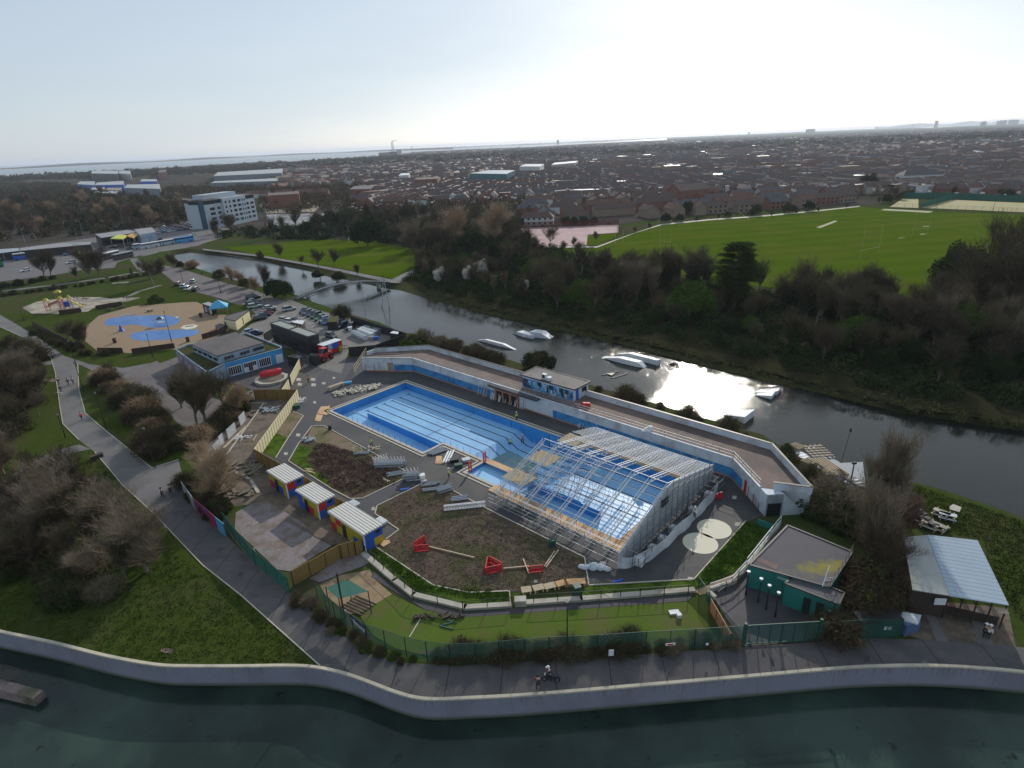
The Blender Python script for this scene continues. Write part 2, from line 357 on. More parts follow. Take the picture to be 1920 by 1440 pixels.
def bank(name,top,bot,m,zb=-2.2):
 b=MB()
 for i in range(len(top)-1):
  t0,t1,w0,w1=top[i],top[i+1],bot[i],bot[i+1]
  d0=(w0-t0);d1=(w1-t1);e0=w0+Vector((d0.x,d0.y,0))*0.8;e1=w1+Vector((d1.x,d1.y,0))*0.8
  b.quad((t0.x,t0.y,0),(w0.x,w0.y,WZ+0.05),(w1.x,w1.y,WZ+0.05),(t1.x,t1.y,0))
  b.quad((w0.x,w0.y,WZ+0.05),(e0.x,e0.y,zb),(e1.x,e1.y,zb),(w1.x,w1.y,WZ+0.05))
 return struct(b.build(name,m))
bank('moat_bank',far_t,far_w,'bank');bank('moat_bank',near_t,near_w,'bank')
bank('moat_bank',[near_t[-1],far_t[0]],[near_w[-1],far_w[0]],'bank')
def water_mat(name,deep,rough,bump,s1,s2,green=None):
 m,nt,b=new_mat(name);b.inputs['Base Color'].default_value=rgba(deep);b.inputs['Roughness'].default_value=rough
 b.inputs['IOR'].default_value=1.33;b.inputs['Specular IOR Level'].default_value=0.5
 geo=N(nt,'ShaderNodeNewGeometry')
 if green:
  n3=N(nt,'ShaderNodeTexNoise',Scale=0.12,Detail=5.0);nt.links.new(geo.outputs['Position'],n3.inputs['Vector'])
  mr=N(nt,'ShaderNodeMapRange');mr.inputs['From Min'].default_value=0.4;mr.inputs['From Max'].default_value=0.65;nt.links.new(n3.outputs['Fac'],mr.inputs['Value'])
  mx=N(nt,'ShaderNodeMix',data_type='RGBA');mx.inputs['A'].default_value=rgba(deep);mx.inputs['B'].default_value=rgba(green)
  nt.links.new(mr.outputs[0],mx.inputs['Factor']);n5=N(nt,'ShaderNodeTexNoise',Scale=0.55,Detail=5.0,Roughness=0.7);nt.links.new(geo.outputs['Position'],n5.inputs['Vector']);m5=N(nt,'ShaderNodeMapRange');m5.inputs['From Min'].default_value=0.63;m5.inputs['From Max'].default_value=0.7;nt.links.new(n5.outputs['Fac'],m5.inputs['Value'])
  m6=N(nt,'ShaderNodeMix',data_type='RGBA');m6.inputs['B'].default_value=(.008,.012,.01,1);nt.links.new(mx.outputs['Result'],m6.inputs['A']);nt.links.new(m5.outputs[0],m6.inputs['Factor']);nt.links.new(m6.outputs['Result'],b.inputs['Base Color'])
 n1=N(nt,'ShaderNodeTexNoise',Scale=s1,Detail=3.0,Roughness=0.55);nt.links.new(geo.outputs['Position'],n1.inputs['Vector'])
 n2=N(nt,'ShaderNodeTexNoise',Scale=s2,Detail=2.0);nt.links.new(geo.outputs['Position'],n2.inputs['Vector'])
 n4=N(nt,'ShaderNodeTexNoise',Scale=0.02,Detail=2.0);nt.links.new(geo.outputs['Position'],n4.inputs['Vector'])
 m4=N(nt,'ShaderNodeMapRange');m4.inputs['From Min'].default_value=0.42;m4.inputs['From Max'].default_value=0.58;m4.inputs['To Min'].default_value=0.3;m4.inputs['To Max'].default_value=1.9;nt.links.new(n4.outputs['Fac'],m4.inputs['Value'])
 a=N(nt,'ShaderNodeMath',operation='MULTIPLY');nt.links.new(n1.outputs['Fac'],a.inputs[0]);nt.links.new(m4.outputs[0],a.inputs[1])
 c=N(nt,'ShaderNodeMath',operation='MULTIPLY_ADD');c.inputs[1].default_value=0.6;nt.links.new(n2.outputs['Fac'],c.inputs[0]);nt.links.new(a.outputs[0],c.inputs[2])
 bp=N(nt,'ShaderNodeBump',Strength=1.0,Distance=bump);nt.links.new(c.outputs[0],bp.inputs['Height']);nt.links.new(bp.outputs[0],b.inputs['Normal'])
 return m
M['moat']=water_mat('moat_water',(0.02,0.022,0.016),0.065,0.032,3.0,0.8)
M['harbour']=water_mat('harbour_water',(0.014,0.026,0.021),0.08,0.012,2.2,0.5,green=(0.034,0.062,0.046))
M['sea']=water_mat('open_sea_water',(0.10,0.13,0.15),0.25,0.05,0.3,0.05)
wp=[p+(p-q)*0.5 for p,q in zip(far_w,far_t)]
sheet('moat_water',[(p.x,p.y)for p in offset(far_w,2.5)+offset(near_w,1.2)],WZ,'moat',px=False)
sheet('harbour_water',[(-160,-118),(160,-118),(160,75),(-160,75)],-2.15,'harbour',px=False)
sheet('sea_water',[(-400,350),(0,331),(110,330),(190,326),(330,313),(480,304),(560,303),(640,297),(725,291),(790,284),(900,279),(1000,275.5),(1100,269.5),(1250,262),(1250,259.5),(960,271.5),(640,284.5),(340,297),(0,311),(-400,327)],0.4,'sea')
sheet('sea_water',[(1740,240.5),(1800,236),(1960,231),(2100,225),(2100,220.4),(1700,237.6)],0.5,'sea')
sheet('town_ground',[(-900,560),(0,470),(330,425),(400,430),(500,447),(600,447),(760,447),(960,425),(1160,421),(1240,410),(1420,396),(1620,385),(1700,371),(1920,378),(2700,395),(2700,203),(960,276),(-900,358)],0.05,'town')
stripes(M['field'],16,(0.05,0.088,0.004),.5,heading((1240,430),(1700,400))+math.pi/2,obj=False,amt=.35)
sheet('playing_field',[(1080,463),(1120,462),(1160,449),(1190,437),(1240,421.5),(1330,413),(1440,405),(1540,395),(1612,387),(1640,391),(1760,398),(1920,402),(2300,415),(2300,640),(1920,590),(1700,560),(1400,535),(1200,500),(1000,478)],0.12,'field')
sheet('field_path',[(1020,461),(1120,461.5),(1180,440),(1240,420),(1330,411),(1440,403),(1540,393.5),(1612,386),(1612,387.5),(1540,395.3),(1440,405.2),(1330,413),(1240,422),(1190,437),(1120,464),(1020,464.5)],0.15,'concrete')
sheet('tennis_court',[(975,427),(1160,421.5),(1160,436),(1102,440),(1100,460),(1007,461.5),(980,440)],0.18,mat('pink_court_surface',(0.30,0.17,0.18),(0.38,0.24,0.25),0.2,(0.25,0.13,0.14),0.05,r=0.85))
sheet('court_lawn',[(1103,441),(1160,437),(1150,446),(1120,460),(1101,460)],0.2,'field')
sheet('sports_pitch',[(1668,388),(1693,372.5),(1722,372.8),(1722,390)],0.2,mat('yellow_pitch',(0.28,0.25,0.09),(0.34,0.30,0.12),0.1,r=0.9))
sheet('sports_pitch',[(1724,390),(1785,374.5),(1960,382),(2200,392),(2200,408),(1920,398),(1760,391)],0.2,bpy.data.materials['yellow_pitch'])
sheet('cricket_wicket',[(1530,426.5),(1565,413.5),(1571,414.5),(1538,427.5)],0.16,mat('worn_wicket',(0.30,0.28,0.16),(0.24,0.26,0.12),0.3,r=0.9))
for a in([(1651,394),(1660,391.5),(1750,396),(1742,399)],[(1730,424),(1743,423.6),(1743,424.6),(1730,425)],[(1725,438.6),(1735,438),(1735,439.2),(1725,439.8)],[(1684,446),(1696,445.3),(1697,446),(1685,446.8)]):
 sheet('worn_turf',a,0.17,bpy.data.materials['worn_wicket'])
sheet('park_lawn',[(415,463),(480,460),(590,449),(700,452),(770,466),(785,480),(777,502),(760,514),(737,522),(690,514),(630,501),(560,490),(480,477)],0.10,'field')
sheet('park_path',[(380,466),(480,477),(560,490.5),(640,505),(735,524),(776,503),(784,508),(748,531),(730,530),(640,510),(560,494.5),(480,480.5),(380,469)],0.13,'path')
sheet('woodland_floor',[(740,440),(960,432),(1010,462),(1060,470),(1200,505),(1400,545),(1700,570),(1920,600),(2250,660),(2250,850),(1920,795),(1700,764),(1500,712),(1300,666),(1100,618),(900,575),(790,545),(755,525),(785,505),(790,470)],0.08,'woodfloor')
sheet('park_lawn',[(-300,640),(0,590),(60,585),(300,522),(400,560),(470,575),(430,590),(380,570),(330,566),(200,580),(150,590),(190,620),(160,650),(330,650),(350,668),(300,680),(170,690),(270,730),(340,800),(345,860),(300,880),(200,800),(150,720),(0,600)],0.02,'lawn')
sheet('park_lawn',[(-300,620),(0,615),(60,640),(95,670),(104,700),(112,760),(118,795),(148,825),(178,848),(230,910),(290,965),(380,1060),(450,1115),(602,1249),(590,1250),(450,1248),(290,1245),(100,1204),(0,1183),(-300,1115)],0.02,'lawn')
sheet('main_road',[(-300,500),(0,470),(130,452),(330,423),(430,428),(420,442),(370,461),(262,479),(220,492),(215,502),(150,507),(100,516),(0,528),(-300,560)],0.09,'road')
sheet('car_lane',[(335,502),(420,530),(480,545),(520,560),(560,572),(520,580),(480,590),(462,572),(440,570),(415,560),(370,548),(340,540),(300,508),(285,500),(300,497)],0.04,'plaza')
sheet('car_park',[(495,572),(545,562),(590,580),(650,595),(665,600),(760,626),(700,648),(655,655),(640,700),(600,690),(560,655),(520,650),(480,645),(430,665),(440,640),(455,620),(470,608),(500,592)],0.05,'carpark')
strip('park_path',[(-100,560),(0,546),(100,535),(200,521),(260,510),(300,503)],3.2,0.0,0.03,'path')
strip('park_path',[(300,535),(262,546),(240,556),(200,566)],2.0,0.0,0.035,'path')
strip('park_path',[(250,485),(262,500),(268,510)],3.5,0.0,0.038,'path')
strip('park_path',[(420,444),(360,462),(300,472),(268,480)],2.6,0.0,0.098,'path')
sheet('path',[(-300,560),(0,590),(60,625),(110,660),(122,668),(135,672),(168,683),(230,690),(285,680),(330,662),(365,650),(375,655),(350,668),(350,690),(350,740),(420,760),(400,800),(340,800),(282,742),(225,712),(185,700),(146,682),(148,730),(160,775),(195,805),(285,878),(335,862),(345,905),(390,960),(420,985),(430,1010),(500,1075),(640,1190),(700,1235),(600,1249),(450,1115),(380,1060),(290,965),(230,910),(178,848),(148,825),(118,795),(112,760),(104,700),(95,670),(60,640),(0,613),(-300,600)],0.05,'path')
sheet('promenade',[(340,905),(345,905),(390,960),(420,985),(430,1010),(500,1075),(560,1125),(640,1190),(700,1228),(760,1243),(860,1248),(940,1243),(1390,1214),(1535,1203),(1640,1196),(1740,1200),(1920,1214),(2200,1240),(2200,1300),(1920,1259),(1740,1247),(1560,1253),(1200,1284),(870,1308),(820,1310),(780,1307),(690,1277),(640,1260),(598,1249),(450,1115),(380,1060),(290,965)],0.07,stripes(M['prom'],5.2,(0.035,0.032,0.035),0.02,math.radians(-4),obj=False))
sheet('plaza',[(285,680),(330,664),(420,760),(560,680),(545,735),(470,735),(400,790),(345,790),(282,742),(230,712),(260,690)],0.06,'plaza')
sheet('path',[(148,833),(100,846),(60,866),(0,905),(-100,960),(-100,975),(20,905),(75,872),(120,852),(150,846),(170,842)],0.055,'path')
sheet('path',[(104,675),(60,683),(30,690),(30,694),(70,688),(105,681)],0.055,'path')
sheet('path',[(108,710),(60,710),(60,715),(109,716)],0.056,'dirt')
for pl in([(600,1249),(450,1115),(380,1060),(290,965),(230,910),(178,848)],[(148,825),(118,795),(112,760),(104,700),(95,670),(60,640),(0,613)],[(146,682),(148,730),(160,775),(195,805),(285,878),(335,862)]):
 strip('path_kerb',pl,0.12,0.0,0.11,'kerb')
sheet('lawn_patch',[(285,668),(350,652),(350,662),(300,681)],0.075,'lawn')
sheet('drain_cover',[(300,1222),(303,1215),(325,1216),(322,1226)],0.06,'dirt')
for a in([(790,1226),(800,1219),(811,1222),(802,1230)],[(1252,1270),(1254,1259),(1265,1259),(1265,1269)],[(1619,1240),(1620,1231),(1631,1231),(1631,1242)],[(405,1034),(412,1026),(420,1028),(413,1037)],[(445,1080),(450,1072),(457,1075),(452,1083)],[(738,1284),(746,1272),(752,1274),(744,1286)]):
 sheet('drain_cover',a,0.085,'darkasphalt')
sheet('drain_cover',[(1509,1247),(1511,1238),(1530,1240),(1533,1248)],0.085,'terrace')
sheet('splash_park_floor',[(162,612),(185,592),(250,574),(340,567),(368,566),(382,572),(390,590),(430,590),(440,612),(410,630),(395,640),(330,655),(240,662),(180,656),(160,640)],0.045,'sand')
def blob(cx,cy,pts):return[(cx+a,cy+b)for a,b in pts]
sheet('splash_pad',[(195,604),(205,597),(235,593),(290,591),(320,592),(338,598),(334,606),(318,612),(290,615),(272,612),(255,608),(220,611),(200,610)],0.06,'splashblue')
sheet('splash_pad',[(243,631),(250,624),(275,620),(330,618),(372,618),(374,623),(360,630),(320,636),(270,639),(250,637)],0.06,'splashblue')
sheet('spray_plinth',[(338,615),(345,610),(362,608),(372,610),(366,615),(350,618)],0.07,'circle')
sheet('playground_sand',[(42,577),(70,565),(110,560),(130,557),(190,557),(205,560),(230,558),(264,558),(240,565),(205,568),(180,575),(165,584),(120,588),(60,588)],0.045,'playsand')
holed_sheet('lido_deck',[(560,640),(600,650),(640,672),(680,668),(690,698),(773,696),(980,750),(1085,785),(1378,878),(1430,967),(1398,978),(1301,1087),(1103,1099),(960,1110),(700,1040),(640,1000),(500,872),(476,846),(560,755),(545,722)],0.03,'asphalt',pool_out)
sheet('site_path',[(566,776),(600,700),(660,668),(700,700),(640,740),(604,775),(548,865),(532,868),(518,858)],0.04,'newasphalt')
sheet('site_path',[(640,905),(620,915),(657,937),(680,936),(756,898),(792,905),(706,950),(703,964),(748,994),(724,1012),(640,955),(560,892),(545,872)],0.042,'newasphalt')
sheet('planting_bed',[(585,799),(608,799),(695,847),(745,873),(760,890),(755,898),(680,935),(657,936),(623,918),(541,865),(560,832)],0.05,'soil')
sheet('planting_bed',[(792,907),(850,921),(912,954),(1014,1005),(1096,1046),(1104,1098),(955,1109),(880,1112),(812,1098),(706,1026),(722,1010),(748,994),(703,964),(707,949)],0.05,'soil')
sheet('planting_bed',[(549,772),(569,780),(540,822),(517,859),(489,845),(520,805)],0.05,'straw')
sheet('lawn_patch',[(545,862),(562,832),(586,845),(575,862),(590,880),(620,905),(612,912)],0.06,'wild')
sheet('lawn_patch',[(487,846),(517,859),(540,822),(520,812),(505,822)],0.06,'wild')
sheet('stubble_patch',[(585,800),(608,800),(690,846),(700,858),(660,845),(610,835),(575,822)],0.062,'straw')
sheet('lawn_patch',[(706,1027),(812,1098),(880,1112),(955,1109),(956,1128),(872,1132),(785,1110),(755,1092),(700,1045),(690,1030)],0.065,'wild')
sheet('lawn_patch',[(1104,1099),(1301,1088),(1298,1098),(1260,1106),(1090,1118),(1094,1105)],0.065,'wild')
sheet('bank_lawn',[(1398,978),(1420,984),(1445,985),(1440,1000),(1400,1052),(1381,1071),(1331,1092),(1305,1100),(1302,1087)],0.065,'wild')
for pl in([(585,799),(608,799),(695,847),(760,884)],[(541,865),(623,918),(657,936),(680,935),(757,898)],[(792,907),(707,949),(703,964),(748,994),(724,1012)],[(706,1027),(812,1098),(880,1112),(955,1109),(957,1128)],[(850,921),(912,954),(1014,1005),(1096,1046),(1104,1098),(1301,1087),(1398,978)],[(549,772),(569,780),(540,822),(517,859)],[(585,799),(560,832),(541,865)]):
 strip('bed_kerb',pl,0.14,0.03,0.13,'kerb')
strip('low_retaining_wall',[(682,1040),(740,1090),(775,1117),(872,1141),(958,1136)],0.7,0.0,0.3,'concrete')
strip('low_retaining_wall',[(975,1133),(1090,1125),(1300,1108)],0.7,0.0,0.3,'concrete')
sheet('service_path',[(695,1082),(700,1070),(768,1122),(870,1148),(960,1141),(1300,1114),(1290,1127),(960,1151),(860,1158),(795,1142)],0.05,'darkasphalt')
sheet('mini_golf_turf',[(672,1151),(735,1115),(795,1143),(860,1158),(960,1151),(1288,1128),(1330,1172),(1345,1205),(1200,1218),(880,1236),(800,1230),(740,1215),(700,1192)],0.04,'turf')
sheet('golf_sand',[(598,1096),(640,1078),(694,1068),(700,1084),(735,1114),(700,1135),(672,1151),(650,1150),(610,1115)],0.045,'tansand')
sheet('gravel_bed',[(442,961),(470,945),(500,940),(560,975),(622,1023),(544,1071),(520,1068),(440,992)],0.05,'gravel')
sheet('gravel_bed',[(580,1085),(640,1045),(680,1035),(700,1050),(680,1062),(640,1076),(600,1092)],0.05,'gravel')
sheet('site_yard',[(475,735),(558,742),(480,845),(540,905),(560,930),(640,985),(665,1012),(622,1023),(560,975),(500,940),(440,950),(400,900),(370,870),(390,830),(440,770)],0.035,'dirt')
sheet('cafe_yard',[(400,715),(560,665),(566,672),(545,722),(560,742),(475,732),(440,720)],0.065,'darkasphalt')
sheet('boat_deck_yard',[(1330,1110),(1378,1073),(1404,1062),(1470,1100),(1580,1160),(1540,1200),(1395,1212),(1392,1205)],0.06,'darkasphalt')
sheet('moat_lawn',[(1690,905),(1780,930),(1850,955),(1920,978),(2150,1050),(2200,1240),(1920,1212),(1870,1150),(1700,1000),(1680,960)],0.03,'lawn')
for c in((1339,991.7),(1313,1018.5)):
 o=P(*c);sheet('cream_ground_circle',[(o.x+2.15*math.cos(t*math.pi/24),o.y+2.15*math.sin(t*math.pi/24))for t in range(48)],0.045,'circle',px=False)
for a in((560,711,10,5),(587,711,10,5),(562,720,9,5),(588,721,10,5),(607,718,8,4),(626,708,6,3),(590,754,6,4),(559,815,9,5),(536,850,8,5),(700,953,8,6),(1377,932,9,6),(1383,982,12,7),(1294,1085,12,7),(1167,1052,9,6),(1005,1089,9,6)):
 cx,cy,w,h=a;sheet('access_cover',[(cx-w/2,cy+h/2),(cx-w/3,cy-h/2),(cx+w/2,cy-h/2+1),(cx+w/3,cy+h/2+1)],0.052,'concrete')
sheet('sandy_ground',[(487,385),(495,372),(530,368),(575,378),(600,386),(590,397),(500,400)],.07,mat('sandy_waste',(.24,.19,.13),(.34,.27,.19),.1,(.15,.14,.08),.05,r=.95))
sheet('storage_yard',[(500,402),(600,400),(680,405),(640,420),(560,432),(500,425)],.075,mat('storage_yard_surface',(.10,.10,.11),(.34,.36,.40),.25,(.08,.07,.06),.06,r=.8,sharp=.08))
for k in range(7):sheet('lane_marking',[(548+k*9,592+k*5.2),(549+k*9,591.5+k*5.2),(562+k*9,589+k*5.2),(561+k*9,589.7+k*5.2)],.065,'white')
# ================================================================ THE LIDO
pool=thing('swimming_pool','long drained blue outdoor pool with navy lane lines and pale edging','swimming pool',Q(33,9))
def depth(u):
 if u<33:return 1.5
 if u<36:return 1.5+1.5*(u-33)/3
 if u<46:return 3.0
 if u<50:return 3.0-1.2*(u-46)/4
 return 1.8
b=MB();us=[0,33,36,46,50,66]
def strip3(u0,u1,v0,v1,d0,d1):b.quad(Q(u0,v0,-d0),Q(u0,v1,-d0),Q(u1,v1,-d1),Q(u1,v0,-d1))
for u0,u1 in zip(us,us[1:]):
 strip3(u0,u1,0,13.8,depth(u0),depth(u1))
b.mi=0
strip3(0,27.7,13.8,18.3,1.6,2.1);strip3(38.2,48,13.85,18.3,0.45,0.6);strip3(48,66,13.85,18.3,1.7,1.8)
b.build('pool_floor','poolblue',pool,True)
b=MB()
def vw(u0,v0,u1,v1,z0,z1,top=0.0):b.quad(Q(u0,v0,-z0),Q(u1,v1,-z1),Q(u1,v1,top),Q(u0,v0,top))
for u0,u1 in zip(us,us[1:]):vw(u0,0,u1,0,depth(u0),depth(u1))
vw(0,18.3,0,0,1.6,1.6);vw(66,0,66,18.3,1.9,1.9);vw(27.7,18.3,0,18.3,2.2,1.6);vw(66,18.3,38.2,18.3,1.8,1.8)
vw(27.7,13.8,27.7,18.3,2.2,2.2);vw(38.2,18.3,38.2,13.8,3.1,3.1);vw(38.2,13.8,27.7,13.8,3.1,1.6)
b.build('pool_wall','poolwall',pool,True)
b=MB();b.wall([Q(5.5,13.7),Q(27.7,13.7)],0.35,-2.3,-0.55);b.build('dividing_wall','poolblue',pool,True);b=MB();b.wall([Q(38.2,13.7),Q(48,13.7)],0.35,-3.1,0.03)
b.build('dividing_wall','poolblue',pool,True)
b=MB();b.wall([Q(5.5,13.93),Q(27.6,13.93)],0.06,-2.3,-0.65);b.build('wall_face','poolwall',pool,True);b=MB();b.wall([Q(47,13.7),Q(60,13.7)],0.35,-2.2,-0.3);b.build('dividing_wall','poolwall',pool,True)
b=MB()
for v in(1.6,3.7,5.8,7.9,10.0,12.1):
 for u0,u1 in zip([2.5,33,36,46,50],[33,36,46,50,64]):
  b.quad(Q(u0,v-0.11,-depth(u0)+0.02),Q(u0,v+0.11,-depth(u0)+0.02),Q(u1,v+0.11,-depth(u1)+0.02),Q(u1,v-0.11,-depth(u1)+0.02))
 b.quad(Q(2.5,v-0.5,-1.48),Q(2.5,v+0.5,-1.48),Q(2.7,v+0.5,-1.48),Q(2.7,v-0.5,-1.48))
b.quad(Q(21,0.4,-1.478),Q(21,13.5,-1.478),Q(21.12,13.5,-1.478),Q(21.12,0.4,-1.478))
for u in(21,31,40,52):
 b.quad(Q(u,0.02,-depth(u)),Q(u+0.12,0.02,-depth(u)),Q(u+0.12,0.02,-0.15),Q(u,0.02,-0.15))
b.build('lane_lines','laneline',pool,True)
b=MB();b.quad(Q(35.2,5.4,-2.62),Q(34.9,13.75,-2.5),Q(37,13.75,-2.97),Q(37,5.0,-2.97));b.quad(Q(37,5.0,-2.97),Q(37,13.75,-2.97),Q(46,13.75,-2.97),Q(44.8,9,-2.97),Q(42,6.2,-2.97))
b.build('green_residue','poolgreen',pool,True)
def ring(pts,w):
 """closed band of width w outside a counter-clockwise outline"""
 n=len(pts);out=[]
 for i in range(n):
  a,p,c=pts[i-1],pts[i],pts[(i+1)%n];d1=(p-a).normalized();d2=(c-p).normalized()
  n1=Vector((d1.y,-d1.x,0));n2=Vector((d2.y,-d2.x,0));bi=(n1+n2).normalized();out.append(p+bi*(w/max(0.3,bi.dot(n1))))
 return out
po=ccw(pool_out);r1=ring(po,0.5);r2=ring(po,0.85);r3=ring(po,1.15)
def band(ra,rb,z,name,m,dz=0.06):
 b=MB();n=len(ra)
 for i in range(n):
  j=(i+1)%n;A0,A1,B0,B1=ra[i],ra[j],rb[i],rb[j]
  b.quad((A0.x,A0.y,z),(B0.x,B0.y,z),(B1.x,B1.y,z),(A1.x,A1.y,z));b.quad((B0.x,B0.y,z),(B0.x,B0.y,z-dz),(B1.x,B1.y,z-dz),(B1.x,B1.y,z))
  b.quad((A0.x,A0.y,z-dz),(A0.x,A0.y,z),(A1.x,A1.y,z),(A1.x,A1.y,z-dz))
 b.build(name,m,pool,True)
band(po,r1,0.10,'inner_coping','kerb');band(r1,r2,0.04,'drain_channel','darkasphalt',0.01);band(r2,r3,0.10,'outer_coping','kerb')
b=MB()
for k in range(26):
 u=1+k*1.6
 if u<27:b.tube(Q(u,18.45,0.08),Q(u,18.45,1.0),0.03)
 if 28<u<38:b.tube(Q(u,13.95,0.08),Q(u,13.95,1.0),0.025)
b.tube(Q(1,18.45,1.0),Q(27,18.45,1.0),0.012);b.tube(Q(27.5,14,1.0),Q(27.5,18.3,1.0),0.012)
b.build('edge_rail','bluepanel',pool,True)
o=sheet('plywood_bridge',[tuple(Q(38.0,13.2).xy),tuple(Q(47,13.2).xy),tuple(Q(47,14.5).xy),tuple(Q(38.0,14.5).xy)],0.19,'plywood',kind=None,px=False);tag(o,'narrow plywood walkway laid between the main pool and the small pool','walkway')
b=MB();b.prism([Q(44.5,18.2),Q(68.2,18.2),Q(68.2,20.0),Q(44.5,20.0)],0.1,0.16);tag(b.build('plywood_walkway','plywood'),'long orange plywood walkway on the near edge under the roof frame','walkway')
b=MB();b.prism([Q(65.9,0),Q(67.9,0),Q(67.9,18.1),Q(65.9,18.1)],0.1,0.17);tag(b.build('plywood_walkway','plywood'),'plywood walkway across the end of the pool beside the sheeted gable','walkway')
b=MB();b.prism([Q(47,-0.1),Q(65.8,-0.1),Q(65.8,-1.6),Q(47,-1.6)],0.1,0.17);tag(b.build('plywood_walkway','plywood'),'plywood walkway along the far edge beneath the slatted roof slope','walkway')
for i,(px,py)in enumerate(((909,867),(882,885))):
 r=thing('pool_ladder',('red pool access ladder at the inner corner of the small pool','red pool access ladder at the outer corner of the small pool')[i],'ladder',P(px,py),PANG,'red ladders by the small pool')
 b=MB()
 for y in(-0.25,0.25):b.box((0,y,0.95),(0.14,0.12,1.9))
 b.build('rail','red',r)
 b=MB()
 for z in(0.3,0.7,1.1,1.5,1.85):b.box((0,0,z),(0.1,0.42,0.1))
 b.build('rungs','red',r)
roof=thing('temporary_roof_frame','aluminium scaffold roof frame spanning the right half of the pool','scaffolding',Q(58,10))
UE=[48.2+2.57*k for k in range(9)]
NV,NZ,RV,RZ,FV,FZ=22.0,2.3,11.2,6.1,-1.6,3.0
def prof(v):return NZ+(RZ-NZ)*(NV-v)/(NV-RV)if v>RV else RZ+(FZ-RZ)*(RV-v)/(RV-FV)
for k,u in enumerate(UE):
 b=MB()
 def lat(v0,v1,n,d=0.62):
  for du in(-0.22,0.22):
   b.tube(Q(u+du,v0,prof(v0)),Q(u+du,v1,prof(v1)),0.06,k=4)
  b.tube(Q(u,v0,prof(v0)-d),Q(u,v1,prof(v1)-d),0.04,k=4)
  for i in range(n):
   a=v0+(v1-v0)*i/n;c=v0+(v1-v0)*(i+1)/n;mid=(a+c)/2
   b.tube(Q(u,a,prof(a)-d),Q(u+0.22,mid,prof(mid)),0.032,k=3,cap=False);b.tube(Q(u+0.22,mid,prof(mid)),Q(u,c,prof(c)-d),0.022,k=3,cap=False)
   b.tube(Q(u-0.22,a,prof(a)),Q(u+0.22,mid,prof(mid)),0.02,k=3,cap=False)
   b.tube(Q(u,a,prof(a)-d),Q(u-0.22,mid,prof(mid)),0.022,k=3,cap=False)
 lat(NV,RV,14)
 if k!=0:lat(FV,RV,14)
 b.build('truss','track',roof,True)
b=MB()
for k in range(8):
 v=NV-0.2-k*1.35
 if k in(1,3,5):b.tube(Q(48.2,v,prof(v)+0.06),Q(68.7,v,prof(v)+0.06),0.022,k=4)
 elif k in(0,7):b.tube(Q(48.2,v,prof(v)+0.06),Q(68.7,v,prof(v)+0.06),0.035,k=4)
 else:b.tube(Q(52+k,v,prof(v)+0.06),Q(68.7,v,prof(v)+0.06),0.018,k=4)
b.tube(Q(48.2,RV,RZ+0.07),Q(68.7,RV,RZ+0.07),0.06,k=4)
b.build('purlins','track',roof,True)
b=MB()
for k in range(15):
 v=FV+0.15+k*0.6;u0=48.2+(2.0 if k>9 else 0)
 b.box(Q((u0+68.7)/2,v,prof(v)+0.1),(68.7-u0,0.08,0.06),PANG)
b.build('sheet_tracks','track',roof,True)
b=MB()
for k,u in enumerate(UE):
 for v in(20.6,22.4):b.tube(Q(u,v,0.03),Q(u,v,prof(min(v,NV))+(0.5 if v>22 else 0)),0.035,k=5)
 for z in(0.4,1.4,2.3):b.tube(Q(u,20.6,z),Q(u,22.4,z),0.025,k=4)
for z in(0.4,1.0,1.6,2.2,2.8):b.tube(Q(47,22.4,z),Q(68.9,22.4,z),0.035,k=4)
for z in(0.4,1.4,2.3):b.tube(Q(47,20.6,z),Q(68.9,20.6,z),0.03,k=4)
for k in(0,3,6):b.tube(Q(UE[k],22.45,0.3),Q(UE[k+1],22.45,2.3),0.025,k=4)
b.build('near_scaffold','galv',roof,True)
b=MB()
for k,u in enumerate(UE):
 for v in(-1.0,-2.6):b.tube(Q(u,v,0.03),Q(u,v,FZ+0.1),0.035,k=4)
for z in(0.6,1.6,2.6):b.tube(Q(48,-2.6,z),Q(68.9,-2.6,z),0.03,k=4)
b.build('far_scaffold','galv',roof,True)
b=MB()
for i in range(6):
 for j in range(10):
  u=46.2+i*1.9;v=19.0-j*1.95
  top=2.0+min(3.4,max(0,(19-v)*0.45))if v>9 else 5.0-(9-v)*0.25
  if(i>3 and(i+j)%2):continue
  zb=0.1 if v>18.4 or v<0 else-depth(u)+0.02
  b.tube(Q(u,v,zb),Q(u,v,top),0.035,k=4,cap=False)
  if i<5:
   for z in(0.5,1.7,min(top-0.3,3.0)):b.tube(Q(u,v,z),Q(u+1.9,v,z),0.027,k=4,cap=False)
  if j<9 and i%2==0:
   for z in(0.5,1.8):b.tube(Q(u,v,z),Q(u,v-1.95,z),0.025,k=4,cap=False)
  if(i+j)%3==0:b.tube(Q(u,v,0.2),Q(u+1.9,v,top-0.4),0.02,k=3,cap=False)
b.build('birdcage_scaffold','galv',roof,True)
for(u,v,z,lu,lv)in((48.6,17.4,2.6,4.6,3.4),(49.0,12.3,3.6,4.2,3.6),(50.0,5.6,4.0,5.2,3.4)):
 b=MB();n=int(lv/0.25)
 for i in range(n):b.box(Q(u,v-lv/2+(i+0.5)*lv/n,z),(lu*(0.9+0.1*random.random()),lv/n-0.035,0.05),PANG)
 b.build('boarded_lift','oldtimber',roof,True)
GU=68.9
b=MB();ga=[(23.0,0.15),(23.0,2.4),(RV+0.9,RZ+0.05),(RV-0.6,RZ+0.05),(FV-0.4,FZ+0.1),(FV-0.4,0.6)]
b.hull([Q(GU,v,z)for v,z in ga],[Q(GU+0.06,v,z)for v,z in ga]);b.build('gable_sheet','sheeting',roof,True)
